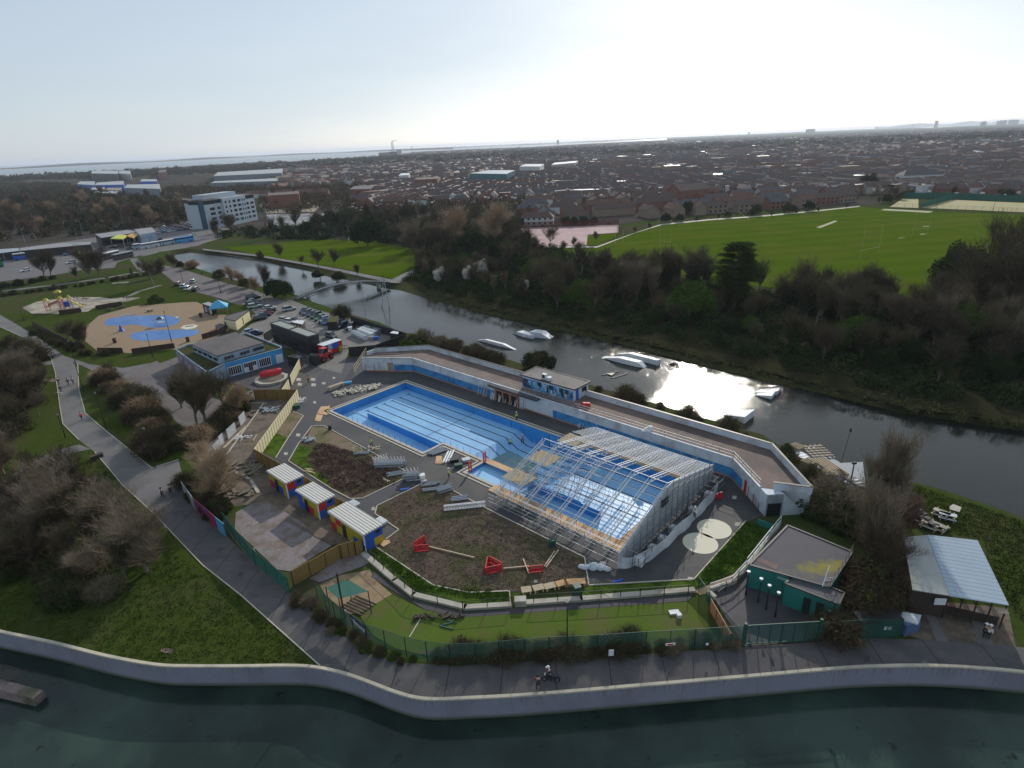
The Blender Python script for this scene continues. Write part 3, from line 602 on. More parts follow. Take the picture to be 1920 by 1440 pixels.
b=MB();skirt=[(68.6,22.6),(69.6,21.6),(70.6,19.6),(71.0,17.6),(71.1,10),(71.1,3.0),(70.4,-0.8),(69.6,-1.9),(68.9,-2.2)]
for(u0,v0),(u1,v1)in zip(skirt,skirt[1:]):
 n=6
 for i in range(n):
  a=i/n;c=(i+1)/n;h0=1.25+0.18*math.sin(9*(u0+a*3+v0));h1=1.25+0.18*math.sin(9*(u0+c*3+v0))
  A=Q(u0+(u1-u0)*a,v0+(v1-v0)*a);B=Q(u0+(u1-u0)*c,v0+(v1-v0)*c);sk=lambda q:q+(q-Q(66,11)).normalized()*(0.3+0.15*math.sin(q.x*2.1))+Vector((0,0,0.05));h0=1.5+0.2*math.sin(A.x*1.3);h1=1.5+0.2*math.sin(B.x*1.3)
  b.quad(A+Vector((0,0,h0)),sk(A),sk(B),B+Vector((0,0,h1)))
b.build('skirt_sheet','sheeting',roof,True)
b=MB()
for i in range(16):
 v=21.8-i*1.55
 for j,u in enumerate((69.3,70.1,70.9)):
  zt=prof(max(min(v,NV),FV))+0.7 if j==0 else(2.0 if j==2 else max(1.8,prof(max(min(v,NV),FV))-1.6))
  b.tube(Q(u,v,0.03),Q(u,v,zt),0.045,k=4)
  for z in(0.7,1.7):b.tube(Q(u,v,z),Q(u,max(v-1.55,-2.0),z),0.03,k=4)
 for z in(0.7,1.7,2.6):b.tube(Q(69.3,v,z),Q(70.9,v,z),0.022,k=4)
for z in(2.2,2.7,3.2,3.7,4.2,4.7,5.2,5.7):
 vs=[v/4.0 for v in range(-6,92)if prof(max(min(v/4.0,NV),FV))>z]
 if vs:b.tube(Q(69.4,min(vs),z),Q(69.4,max(vs),z),0.035,k=4)
b.build('end_scaffold','darksteel',roof,True)
b=MB();b.box(Q(69.1,12.5,4.2),(0.12,1.6,1.1),PANG);b.build('dark_vent_panel','black',roof,True)
b=MB()
for v in(20.6,17.6,15.2,12.4,7.0,2.2):
 b=MB();b.box(Q(70.4,v,0.55),(0.9,0.9,0.9),PANG+0.15*math.sin(v));b.box(Q(70.4,v,1.04),(0.7,0.7,0.08),PANG+0.3);b.build('ballast_bag','white' if v in(12.4,2.2,20.6)else 'sheeting',roof,True)
b=MB();c=Q(66.6,24.6)
for i in range(14):b.ellipsoid(c+Vector((random.uniform(-1.6,1.6),random.uniform(-0.6,0.6),0.25)),(0.5,0.35,0.3),7,4)
tag(b.build('crumpled_sheeting','sheeting'),'crumpled heap of grey sheeting on the ground at the near corner of the gable','plastic sheeting')
H=3.3
front=[P(677.5,670.6,H),P(773,671.7,H),P(1374.6,860,H),P(1439,929,H)]
back=[P(702.5,652.5,4.4),P(802.5,646.7,4.4),P(1447.5,831,4.4),P(1522.5,912.5,4.4)]
fr=[Vector((p.x,p.y,0))for p in front];corner_=fr[3].copy();fr[3]=fr[2]+(fr[3]-fr[2])*.80;bk=[Vector((p.x,p.y,0))for p in back]
ter=thing('terrace_building','long white two-level terrace building with a blue band and brown roof deck behind the pool','building',(fr[1]+fr[2])/2)
poly=fr+list(reversed(bk))
b=MB();b.prism(poly,0.0,H);tb=b.build('wall','lidowhite',ter,True)
b=MB();b.prism([p for p in poly],H+0.003,H+0.03,bottom=False);b.build('roof_deck','terrace',ter,True)
nrm=(fr[2]-fr[1]).cross(Vector((0,0,1))).normalized()
if nrm.y>0:nrm=-nrm
def lerp(a,b_,t):return a+(b_-a)*t
b=MB()
for a,c in((lerp(fr[0],fr[1],0.62),fr[1]),(fr[1],lerp(fr[1],fr[2],0.38)),(lerp(fr[1],fr[2],0.545),fr[2]),(fr[2],lerp(fr[2],fr[3],0.42))):
 d=(c-a).normalized();n=Vector((d.y,-d.x,0))*0.015
 if n.y>0:n=-n
 b.quad(a+n+Vector((0,0,0.25)),c+n+Vector((0,0,0.25)),c+n+Vector((0,0,1.75)),a+n+Vector((0,0,1.75)))
b.build('blue_band','lidoblue',ter,True)
b=MB()
for a,c in((fr[0],fr[1]),(fr[1],fr[2]),(fr[2],fr[3])):
 d=(c-a).normalized();n=Vector((d.y,-d.x,0))*0.02
 if n.y>0:n=-n
 b.quad(a+n,c+n,c+n+Vector((0,0,0.25)),a+n+Vector((0,0,0.25)))
b.build('brick_plinth','orange',ter,True)
b=MB();b.wall(bk,0.28,H,4.35);b.wall([bk[0],lerp(bk[0],fr[0],0.55)],0.28,H,4.2);b.wall([bk[3],lerp(bk[3],fr[3],0.72)],0.28,H,4.35);b.build('parapet','lidowhite',ter,True)
b=MB();b.wall(bk,0.36,4.352,4.42);b.wall([bk[3],lerp(bk[3],fr[3],0.74)],0.36,4.352,4.42);b.build('parapet_coping','darkmetal',ter,True)
fin=[p+Vector((0.35*(1 if k else 1),0.3,0))for k,p in enumerate(fr)]
b=MB()
for a,c in((fr[0],fr[1]),(fr[1],fr[2]),(fr[2],fr[3])):
 L=(c-a).length;n=max(2,int(L/2.2))
 for i in range(n+1):
  p=lerp(a,c,i/n)-nrm*0.18;b.tube(p+Vector((0,0,H)),p+Vector((0,0,H+1.05)),0.028,k=4)
 for z in(0.55,1.05):b.tube(a-nrm*0.18+Vector((0,0,H+z)),c-nrm*0.18+Vector((0,0,H+z)),0.022,k=4)
b.build('deck_railing','galv',ter,True)
b=MB();b.wall([p-nrm*0.05 for p in fr],0.3,H+0.004,H+0.12);b.build('deck_edge_trim','lidowhite',ter,True)
b=MB()
for k in range(9):
 t=0.05+k*0.085+(0.12 if k>3 else 0)
 if t>0.98:break
 for off in(0.25,0.42):
  a=lerp(lerp(fr[1],fr[2],t),lerp(bk[1],bk[2],t),off);c=lerp(lerp(fr[1],fr[2],min(t+0.075,1)),lerp(bk[1],bk[2],min(t+0.075,1)),off)
  b.wall([a,c],0.12,H+0.03,H+0.045)
 a=lerp(lerp(fr[1],fr[2],t),lerp(bk[1],bk[2],t),0.1);c=lerp(lerp(fr[1],fr[2],t),lerp(bk[1],bk[2],t),0.6);b.wall([a,c],0.1,H+0.031,H+0.046)
b.build('deck_seams','pinkline',ter,True)
b=MB();n0=Vector((0,-0.03,0));a=lerp(fr[0],fr[1],0.5);c=lerp(fr[0],fr[1],0.61);b.prism([a,c,c+n0*2,a+n0*2],0.0,2.2);b.build('door','pinkline',ter,True)
a=lerp(fr[2],fr[3],0.50);c=lerp(fr[2],fr[3],0.58);d=(c-a).normalized();n1=Vector((d.y,-d.x,0))*0.06
if n1.x>0:n1=-n1
b=MB();b.prism([a,c,c+n1,a+n1],0.0,2.2);b.build('door','redpanel',ter,True,'red door near the stair end')
a=lerp(fr[1],fr[2],0.352);c=lerp(fr[1],fr[2],0.432)
b=MB();b.prism([a+nrm*0.02,c+nrm*0.02,c+nrm*0.4,a+nrm*0.4],2.25,2.75)
for t in(0.0,0.34,0.67,1.0):p=lerp(a,c,t);b.box(p+nrm*0.22+Vector((0,0,1.12)),(0.3,0.36,2.24),PANG)
b.build('entrance_surround','orange',ter,True)
b=MB();b.prism([a+nrm*0.01,c+nrm*0.01,c+nrm*0.03,a+nrm*0.03],0.05,2.25);b.build('entrance_opening','black',ter,True)
a=lerp(fr[1],fr[2],0.335);c=lerp(fr[1],fr[2],0.505)
b=MB();b.prism([a-nrm*0.3,c-nrm*0.3,c+nrm*1.1,a+nrm*1.1],H-0.35,H+0.06);b.build('balcony','darkasphalt',ter,True)
b=MB()
for t in(0.0,0.2,0.4,0.6,0.8,1.0):p=lerp(a,c,t)+nrm*1.0;b.tube(p+Vector((0,0,H)),p+Vector((0,0,H+0.9)),0.025,k=4)
b.tube(a+nrm*1.0+Vector((0,0,H+0.9)),c+nrm*1.0+Vector((0,0,H+0.9)),0.03,k=4);b.build('balcony_rail','galv',ter,True)
e0=corner_;e1=P(1480,928,H);e1=Vector((e1.x,e1.y,0));e2=Vector((*P(1505,952,1.0).xy,0));ev=(e2-e0).normalized();en=Vector((-ev.y,ev.x,0))
if en.y<0:en=-en
L=(e2-e0).length
b=MB();pr=[(0,0),(L,0),(L,0.5),(L*0.45,H+0.1),(0,H+0.1)]
b.hull([e0+ev*s+Vector((0,0,z))for s,z in pr],[e0+ev*s+en*0.25+Vector((0,0,z))for s,z in pr])
b.hull([e0+en*1.7+ev*s+Vector((0,0,z))for s,z in pr[1:4]],[e0+en*1.9+ev*s+Vector((0,0,z))for s,z in pr[1:4]])
b.prism([fr[3]+Vector((.03,-.03,0)),e0,e0+ev*L*.45,fr[3]+ev*L*.45],0,H-.01);b.build('stair_wall','lidowhite',ter,True)
b=MB();ns=14
for i in range(ns):s0=L*0.45+(L*0.55)*i/ns;b.hull([e0+ev*s0+en*0.26,e0+ev*(s0+L*0.55/ns)+en*0.26,e0+ev*(s0+L*0.55/ns)+en*1.65,e0+ev*s0+en*1.65],[q+Vector((0,0,H*(1-i/ns)))for q in(e0+ev*s0+en*0.26,e0+ev*(s0+L*0.55/ns)+en*0.26,e0+ev*(s0+L*0.55/ns)+en*1.65,e0+ev*s0+en*1.65)])
b.build('stair_steps','darkasphalt',ter,True)
b=MB();p=e0+ev*(L*0.22)-en*0.02;b.prism([p-ev*0.9,p+ev*0.9,p+ev*0.9-en*0.05,p-ev*0.9-en*0.05],0,2.0);b.build('side_opening','black',ter,True)
b=MB();b.wall([bk[3]+Vector((0.5,-0.5,0)),Vector((*P(1533,965).xy,0))],0.25,0,1.2);tag(b.build('low_wall','lidowhite'),'low white end wall running down from the terrace corner','wall')
pv=[P(975.6,701.7,5.9),P(1005.8,687,5.9),P(1106.9,715,5.9),P(1076.7,729.8,5.9)]
pvg=[Vector((p.x,p.y,0))for p in pv];cen=sum(pvg,Vector())/4
inn=[lerp(p,cen,0.05)for p in pvg]
pav=thing('roof_pavilion','small white pavilion covered in blue graffiti on top of the terrace deck','pavilion',cen+Vector((0,0,H)))
b=MB();b.prism(inn,H+0.03,5.6);b.build('wall','lidowhite',pav,True)
b=MB();b.prism(pvg,5.6,5.85);b.build('roof','oldroof',pav,True)
b=MB();b.wall(pvg+[pvg[0]],0.16,5.75,5.93);b.build('roof_edge','darkmetal',pav,True)
fa,fb=inn[0],inn[3];d=(fb-fa);pn=Vector((d.y,-d.x,0)).normalized()
if pn.y>0:pn=-pn
b=MB();b.quad(fa+pn*0.01+Vector((0,0,H+0.1)),fb+pn*0.01+Vector((0,0,H+0.1)),fb+pn*0.01+Vector((0,0,5.3)),fa+pn*0.01+Vector((0,0,5.3)))
gm=mat('graffiti_wall',(0.02,0.20,0.50),(0.30,0.50,0.62),1.2,(0.03,0.05,0.12),0.5,r=0.7,sharp=0.06);b.build('graffiti_wall',gm,pav,True)
b=MB();random.seed(11)
def stroke(t,z,dt,dz,w,m):
 b.mi=m;p=lerp(fa,fb,t)+pn*0.03;q=lerp(fa,fb,t+dt)+pn*0.03;w2=w/d.length/2;p2=lerp(fa,fb,t+w2*2)+pn*0.03;q2=lerp(fa,fb,t+dt+w2*2)+pn*0.03
 b.quad(p+Vector((0,0,H+z)),p2+Vector((0,0,H+z)),q2+Vector((0,0,H+z+dz)),q+Vector((0,0,H+z+dz)))
x=0.17
for ch in range(9):
 for s in range(4):
  stroke(x+random.uniform(0,0.045),0.35+random.uniform(0,0.2),random.uniform(-0.025,0.025),random.uniform(1.0,1.5),0.22,random.choice((0,0,1,2)))
 x+=0.082
b.build('graffiti_letters',['skyblue','black','white'],pav,True)
b=MB()
for t in(0.08,0.36,0.58,0.78,0.88):b=MB();b.box(lerp(fa,fb,t)+pn*0.03+Vector((0,0,H+1.55)),(0.9,0.08,0.85),math.atan2(d.y,d.x));b.build('window','glass',pav,True)
b=MB()
ga_,gb_=inn[3],inn[2];e=(gb_-ga_);eang=math.atan2(e.y,e.x);gn=Vector((e.y,-e.x,0)).normalized()
b.box(lerp(ga_,gb_,0.7)+gn*0.02+Vector((0,0,H+1.5)),(1.3,0.1,0.8),eang);b.build('window','glass',pav,True)
b=MB();b.box(lerp(ga_,gb_,0.25)+gn*0.02+Vector((0,0,H+1.1)),(0.8,0.1,2.0),eang);b.build('door','bluepanel',pav,True)
b=MB();c=lerp(inn[0],inn[3],0.4)+(-pn)*0.9;b.box(c+Vector((0,0,6.35)),(0.95,0.7,1.0),math.atan2(d.y,d.x));b.build('roof_box','white',pav,True)
b=MB();b.box(c+pn*0.37+Vector((0,0,6.4)),(0.65,0.05,0.65),math.atan2(d.y,d.x));b.build('speaker_grille','black',pav,True)
b=MB();c2=lerp(inn[0],inn[3],0.5)-pn*0.8;b.tube(c2+Vector((0,0,5.86)),c2+Vector((0,0,6.5)),0.55,0.5,k=12);b.build('water_tank','sheeting',pav,True)
b=MB();b.tube(c-d.normalized()*0.7+Vector((0,0,5.9)),c-d.normalized()*0.7+Vector((0,0,7.4)),0.03);b.tube(c+d.normalized()*0.8+Vector((0,0,5.9)),c+d.normalized()*0.8+Vector((0,0,7.2)),0.02);b.build('aerial','darkmetal',pav,True)
for nm,A,B,lab in(('post_fence',(686,697),(770,694),'line of thin dark posts in front of the left end of the terrace'),('post_fence',(775,696),(960,752),'line of thin dark posts beside the blue band left of the entrance'),('post_fence',(1120,800),(1372,884),'line of thin dark posts beside the blue band right of the entrance'),('post_fence',(1376,888),(1420,965),'line of brown posts below the red door at the right end of the terrace')):
 a,c=P(*A),P(*B);n=int((c-a).length/1.9);b=MB()
 for i in range(n+1):p=lerp(a,c,i/n);b.tube(p,p+Vector((0,0,1.9)),0.045,k=5)
 b.tube(a+Vector((0,0,1.2)),c+Vector((0,0,1.2)),0.015,k=3)
 tag(b.build(nm,'darkmetal' if A[0]!=1376 else 'redfence'),lab,'fence')
random.seed(5)
for i,(px,py,lab)in enumerate(((905,742,'grey scaffold frames leaning by the blue band left of the entrance'),(930,750,'white round-ended frames leaning beside the terrace wall'),(955,757,'cluster of grey tubes leaning left of the orange entrance'),(975,765,'stack of tall tubes just left of the orange entrance'),(1040,780,'stack of tall tubes right of the orange entrance'),(1060,788,'tubes leaning against the white wall below the balcony end'),(1075,795,'dense bundle of poles at the corner post right of the entrance'),(1092,803,'pale scaffold ladder frames standing on end before the blue band'),(1110,808,'pair of white scaffold frames standing by the roof frame corner'))):
 b=MB();c=P(px,py)
 for k in range(14):
  o=PU*random.uniform(-1.3,1.3);q=-PV*random.uniform(0.3,0.9)
  b.tube(c+o+PV*random.uniform(0,0.5)+Vector((0,0,0.05)),c+o+PU*random.uniform(-0.25,0.25)+q+Vector((0,0,random.uniform(1.6,2.9))),0.055,k=4)
 for k in range(5):o=PU*random.uniform(-1.2,1.2);b.tube(c+o+Vector((0,0,0.8)),c+o+PU*0.7+Vector((0,0,0.8)),0.045,k=4)
 tag(b.build('scaffold_stack','galv' if i%2==0 else 'alu'),lab,'scaffold parts','scaffold parts leaning along the terrace')
def rubble(name,c,r,n,m,lab,cat,sz=0.4,ang=0.0):
 b=MB();random.seed(hash(name+lab[:8])%1000 if False else len(lab)*7)
 for i in range(n):
  o=Vector((random.uniform(-r[0],r[0]),random.uniform(-r[1],r[1]),0));o.rotate(Matrix.Rotation(ang,3,'Z'))
  b.box(c+o+Vector((0,0,0.05+random.random()*0.35)),(sz*random.uniform(0.5,2.2),sz*random.uniform(0.3,0.8),0.08+random.random()*0.15),random.random()*3)
 return tag(b.build(name,m),lab,cat)
rubble('rubble_pile',P(668,733),(4.6,1.5),130,'kerb','long pile of broken cream rubble beside the pool corner','rubble',0.5,math.radians(22))
rubble('rubble_pile',P(700,725),(1.8,0.8),40,'kerb','small heap of cream rubble nearest the terrace corner','rubble',0.4,math.radians(22))
rubble('rubble_pile',P(578,826),(1.2,0.9),40,'galv','small heap of grey stones on the corner of the soil bed','rubble',0.35)
rubble('rubble_pile',P(615,660),(2.2,1.0),50,'dirt','brown rubble heap in front of the red loader','rubble',0.5)
rubble('debris_pile',P(700,893-50),(1.0,0.8),12,'timber','scattered white offcuts beside the worker in yellow','debris',0.4)
b=MB();a,c=P(617,731),P(643,722);b.prism([a,c,c+Vector((0.4,-0.9,0)),a+Vector((0.4,-0.9,0))],0.75,0.83)
for p in(a,c):b.box(p+Vector((0.1,-0.4,0.38)),(0.5,0.6,0.74))
tag(b.build('trestle_bench','oldtimber'),'long plank bench beside the rubble pile','bench')
def ply(pts,lab,z=0.06,m='plywood',t=0.04):
 b=MB();b.prism([P(*p)for p in pts],z,z+t);return tag(b.build('plywood_sheet',m),lab,'plywood sheet')
ply([(602,763),(619,762),(613,779),(594,776)],'plywood sheet lying uppermost in the row beside the pool corner')
ply([(594,777),(606,779),(601,791),(590,790)],'plywood sheet lying lowest in the row beside the pool corner')
ply([(608,765),(619,761),(616,768),(607,770)],'loose plywood offcut overlapping the row by the pool corner',0.11)
ply([(818,856),(829,856),(829,870),(816,870)],'square plywood sheet on the deck below the pool notch')
ply([(716,858+37),(732,903),(726,905),(718,900)],'narrow board on the soil beside the grey truss stack',0.1,'timber')
ply([(719,1014),(731,1014),(732,1019),(719,1027),(713,1022)],'plywood sheet on the soil at the corner of the long cabin',0.1)
for pts,lab in(([(566,878),(572,881),(570,883)],0),):pass
for(a,c,lab)in(((572,880),(588,883),'upper pale plank lying on the green weeds'),((576,882),(591,890),'lower pale plank lying on the green weeds'),((572,884),(584,888),'short pale plank crossing the weeds'),((805,1027),(890,1048),'long pale pole lying on the soil beside the red barriers'),((944,1068),(992,1064),'pale pole running between the two red barriers'),((981,1050),(992,1078),'white pole leaning beside the small red barrier'),((1021,1064),(1040,1036),'forked pale plank lying on the soil near the green bin'),((1024,1066),(1047,1034),'second forked plank lying on the soil near the green bin'),((450,829),(461,818),'white plank on the dirt of the site yard'),((475,828),(482,817),'pale plank near the cream hoarding')):
 b=MB();b.tube(P(*a)+Vector((0,0,0.18)),P(*c)+Vector((0,0,0.22)),0.09,k=4);tag(b.build('timber_plank','timber'),lab,'plank')
def beams(a,c,n,h,lab,spikes=0,m='galv',zig=False):
 A,C=P(*a),P(*c);d=(C-A).normalized();nn=Vector((-d.y,d.x,0));b=MB();L=(C-A).length
 r=thing('beam_stack',lab,'beam stack',(A+C)/2,0,'stacks of roof beams on the ground')
 for i in range(n):
  for k in range(h):
   o=nn*(i-n/2+0.5)*0.42+d*random.uniform(-0.3,0.3);z=0.2+k*0.42
   b.tube(A+o+Vector((0,0,z)),C+o+Vector((0,0,z)),0.16,k=6)
 b.build('beams',m,r,True)
 if spikes:
  b=MB();hz=0.3+h*0.42
  for i in range(spikes+1):
   p=lerp(A,C,i/spikes)-nn*0.3;b.tube(p+Vector((0,0,hz-0.2)),p+Vector((0,0,hz+0.75)),0.07,k=4)
   if i<spikes and zig:q=lerp(A,C,(i+0.6)/spikes)-nn*0.3;b.tube(p+Vector((0,0,hz+0.7)),q+Vector((0,0,hz)),0.05,k=4)
  b.build('upright_brackets','white',r,True)
 return r
beams((665,852),(694,850),2,1,'short grey beam stack with three white brackets by the worker',2)
beams((705,876),(760,873),3,2,'long grey beam stack topped with zigzag white brackets',9,zig=True)
beams((700,870),(725,864),2,1,'small beam stack half hidden behind the zigzag brackets',5,zig=True)
beams((728,892),(757,887),3,1,'flat grey bundle of beams below the zigzag stack')
beams((759,901),(786,899),3,3,'tall grey beam stack with white braces on top',4,zig=True)
beams((793,911),(822,908),2,1,'upper of the two grey bundles on the left of the bed corner')
beams((793,921),(820,918),2,1,'lower of the two grey bundles on the left of the bed corner')
beams((820,925),(847,917),3,2,'thick grey bundle in the middle of the bed corner')
beams((846,938),(878,934),3,1,'short grey bundle nearest to the white lattice truss')
beams((807,852),(836,842),4,1,'flat grey strips lying beside the pool notch')
beams((836,868),(846,847),3,1,'white strips lying on the deck beside the pool notch',0,'white')
a,c=P(833,958),P(910,950);b=MB();d=(c-a).normalized()
for z in(0.15,0.85):
 for o in(-0.12,0.12):b.tube(a+Vector((0,o,z)),c+Vector((0,o,z)),0.06,k=4)
for i in range(14):
 p,q=lerp(a,c,i/14),lerp(a,c,(i+1)/14);b.tube(p+Vector((0,0,0.15)),q+Vector((0,0,0.85)),0.05,k=4);b.tube(p+Vector((0,0,0.85)),q+Vector((0,0,0.15)),0.05,k=4);b.tube(p+Vector((0,0,0.15)),p+Vector((0,0,0.85)),0.05,k=4)
tag(b.build('lattice_truss','white'),'white lattice truss lying on the brown soil bed','truss')
def barrier(b,a,c,lean=0.0):
 A,C=P(*a),P(*c);d=(C-A).normalized();n=Vector((-d.y,d.x,0))*lean;L=(C-A).length
 for z in(0.12,0.95):b.tube(A+n*z+Vector((0,0,z)),C+n*z+Vector((0,0,z)),0.07,k=4)
 for i in range(9):p=A+d*(L*i/8);b.tube(p+n*0.1+Vector((0,0,0.1)),p+n*0.95+Vector((0,0,0.95)),0.05 if i not in(0,8)else 0.09,k=4)
 b.quad(A+n*0.3+Vector((0,0,0.25)),C+n*0.3+Vector((0,0,0.25)),C+n*0.5+Vector((0,0,0.6)),A+n*0.5+Vector((0,0,0.6)))
for segs,lab in(([((778,1036),(803,1034)),((778,1030),(798,1016))],'red plastic barriers folded in a V on the brown soil, nearest the cabins'),([((913,1078),(940,1072)),((913,1078),(917,1056)),((917,1056),(940,1068))],'red plastic barriers set in a triangle on the brown soil'),([((992,1076),(1018,1073))],'single red plastic barrier near the timber benches'),([((1345,938),(1354,934))],'red and white barrier beside the gable skirt')):
 b=MB()
 for a,c in segs:barrier(b,a,c,0.15)
 tag(b.build('plastic_barrier','red'),lab,'barrier','red plastic barriers')
b=MB();b.box(P(1231,755,H)+Vector((0,0,0.4)),(0.1,0.1,0.1));b=MB();c=P(1098,762,H);barr=b.box(c+Vector((0,0,0.35)),(1.8,0.5,0.6),PANG);b.box(c+Vector((0.3,-0.2,0.6)),(0.9,0.4,0.4),PANG+0.5)
tag(b.build('plastic_barrier','red'),'red barrier lying on the terrace deck beside the pavilion','barrier','red plastic barriers')
b=MB();c=P(1213,808,H);b.hull([c+Vector((x,y,0.03))for x,y in((-0.9,-0.3),(0.9,-0.4),(0.8,0.3),(-0.7,0.35))],[c+Vector((x,y,0.9))for x,y in((0.2,-0.2),(0.8,-0.2),(0.8,0.1),(0.3,0.15))])
tag(b.build('white_sack','whitecloth'),'white sack standing against the railing on the terrace deck','sack')
def small(name,lab,cat,px,py,sz,m,rz=0.3,z=0.04):
 b=MB();c=P(px,py);b.box(c+Vector((0,0,z+sz[2]/2)),sz,rz)
 if sz[2]>0.25:b.box(c+Vector((0,0,z+sz[2]+0.03)),(sz[0]*1.08,sz[1]*1.08,0.06),rz)
 return tag(b.build(name,m),lab,cat)
small('waste_bin','dark bin on the kerb at the top corner of the soil bed','bin',619,806,(0.6,0.5,0.8),'black')
small('waste_bin','green wheeled bin beside the timber benches','bin',1082,1115,(0.75,0.75,1.2),'green')
small('waste_bin','dark green bin at the top corner of the brown soil bed','bin',1036,1025,(0.7,0.6,1.0),'green')
small('tool_box','green tool crate on the deck below the white strips','crate',860,876,(1.2,0.7,0.5),'green')
small('tool_box','black tool crate on the deck beside the white strips','crate',852,866,(1.3,0.8,0.5),'black')
small('tool_box','white tool crate lid on the deck left of the inner red ladder','crate',874,864,(1.2,0.9,0.3),'sheeting')
small('white_sack','round white bulk sack beside the tall beam stack','sack',792,898,(0.8,0.8,0.7),'whitecloth')
small('gas_bottle','grey cylinder lying flat by the tall beam stack','cylinder',795,904,(0.9,0.3,0.25),'sheeting')
small('blue_tarpaulin','crumpled blue tarpaulin near the beam stacks','tarpaulin',760,918,(1.4,0.4,0.15),'bluepanel')
small('blue_tarpaulin','crumpled blue tarpaulin on the black tarmac below the gable','tarpaulin',1158,1091,(1.2,0.3,0.15),'bluepanel')
small('blue_tarpaulin','blue tarpaulin draped beside the plank bench','tarpaulin',652,720,(1.8,0.7,0.4),'skyblue')
small('grey_hatch','grey domed hatch behind the middle cabin','hatch',663,948,(1.6,1.2,0.35),'sheeting',PANG)
small('grey_hatch','grey domed hatch behind the long cabin','hatch',714,981,(1.6,1.2,0.35),'sheeting',PANG)
rubble('debris_pile',P(565,752),(0.6,1.3),26,'white','pile of white pipes beside the cream hoarding','debris',0.4)
small('waste_bin','dark green skip bag beside the cream hoarding corner','bin',557,764,(1.2,1.4,0.6),'green')
for i,(a,c)in enumerate((((979,1117),(997,1115)),((1002,1114),(1021,1110)),((1024,1111),(1043,1106)),((1046,1106),(1066,1101)),((1058,1102),(1098,1100)))):
 A,C=P(*a),P(*c);d=(C-A).normalized();n=Vector((-d.y,d.x,0));b=MB()
 for k in range(5):b.wall([A+n*(0.05+k*0.19),C+n*(0.05+k*0.19)],0.14,0.42,0.5)
 for p in(A+d*0.15,C-d*0.15):b.wall([p,p+n*0.85],0.12,0.03,0.42)
 tag(b.build('timber_bench','plywood' if i>2 else 'timber'),('leftmost slatted timber bench at the foot of the soil bed','second slatted timber bench from the left at the foot of the soil bed','third slatted timber bench from the left at the foot of the soil bed','fourth slatted timber bench, beside the green bin','rough stack of planks behind the green bin')[i],'bench','timber benches by the soil bed')
b=MB();b.box(P(976,1133)+Vector((0,0,0.4)),(1.3,0.9,0.8));tag(b.build('utility_cabinet','concrete'),'pale cabinet standing at the end of the low concrete wall','cabinet')
def cabin(c1,c2,c3,lab,seed):
 a=P(*c1,2.7);o_=P(*c2,2.7);e=P(*c3,2.55)
 a,o_,e=[Vector((q.x,q.y,0))for q in(a,o_,e)]
 x=(o_-a);L=x.length;x.normalize();w=(e-o_);w=w-x*w.dot(x);W=w.length;y=w.normalized()
 ang=math.atan2(x.y,x.x)
 r=thing('painted_cabin',lab,'cabin',a,ang,'colourful cabins with white corrugated roofs')
 sgn=1 if(x.x*y.y-x.y*y.x)>0 else-1
 b=MB();i0,i1=0.18,0.12
 b.box((L/2,sgn*W/2,1.25),(L-0.3,W-0.3,2.5));b.build('wall','yellow',r)
 b=MB();T=2.72;Lh,Wh=L/2+0.02,W/2+0.02;cx,cy=L/2,sgn*W/2
 b.hull([(cx-Lh,cy-Wh,2.5),(cx+Lh,cy-Wh,2.5),(cx+Lh,cy+Wh,2.5),(cx-Lh,cy+Wh,2.5)],[(cx-Lh,cy-Wh,T),(cx+Lh,cy-Wh,T),(cx+Lh,cy+Wh,T),(cx-Lh,cy+Wh,T)])
 b.build('roof','hutroof',r)
 random.seed(seed);b=MB();y0=sgn*0.14 if sgn>0 else-0.14
 n=max(3,int(round(L/1.4)))
 for side in(0,1):
  Ls=(L-0.3)if side==0 else(W-0.3);ns=n if side==0 else 2
  for i in range(ns):
   for k in range(2):
    mi=random.choice((1,2,0,0,0))if side==0 else((2 if seed!=3 else 1)if i==0 and k==1 else(1 if(i+k)%2==0 else 0))
    if mi==0:continue
    mi-=1;b.mi=mi;q0=Ls*i/ns;q1=Ls*(i+1)/ns;z0,z1=1.25*k,1.25*(k+1)
    if side==0:
     yy=(0.14 if sgn>0 else-0.14)
     b.quad((0.15+q0,yy,z0),(0.15+q1,yy,z0),(0.15+q1,yy,z1),(0.15+q0,yy,z1))
    else:
     xx=L-0.14
     b.quad((xx,sgn*(0.15+q0),z0),(xx,sgn*(0.15+q1),z0),(xx,sgn*(0.15+q1),z1),(xx,sgn*(0.15+q0),z1))
 b.build('colour_panels',['bluepanel','redpanel'],r)
 b=MB();b.mi=0
 yy=0.13 if sgn>0 else-0.13
 b.box((L*0.42,yy,1.0),(0.9,0.06,1.95));b.build('door','black',r)
 b=MB();b.box((L-0.13,sgn*W*0.72,2.0),(0.06,W*0.22,0.4));b.build('window','glass',r)
 b=MB();b.box((L-0.12,sgn*0.12,1.25),(0.14,0.14,2.5));b.build('corner_trim','white',r)
 return r
cabin((499.4,882.7),(534.8,906.3),(569,892),'upper of the three colourful cabins, small, beside the wooden fence',1)
cabin((553,918.8),(594,945),(627.5,929.6),'middle of the three colourful cabins, with a red panel on its end',2)
cabin((614,958.8),(680.6,1003.5),(718,983.8),'lowest and longest colourful cabin, with a yellow disc on blue end panels',3)
b=MB();e=P(700,1008);
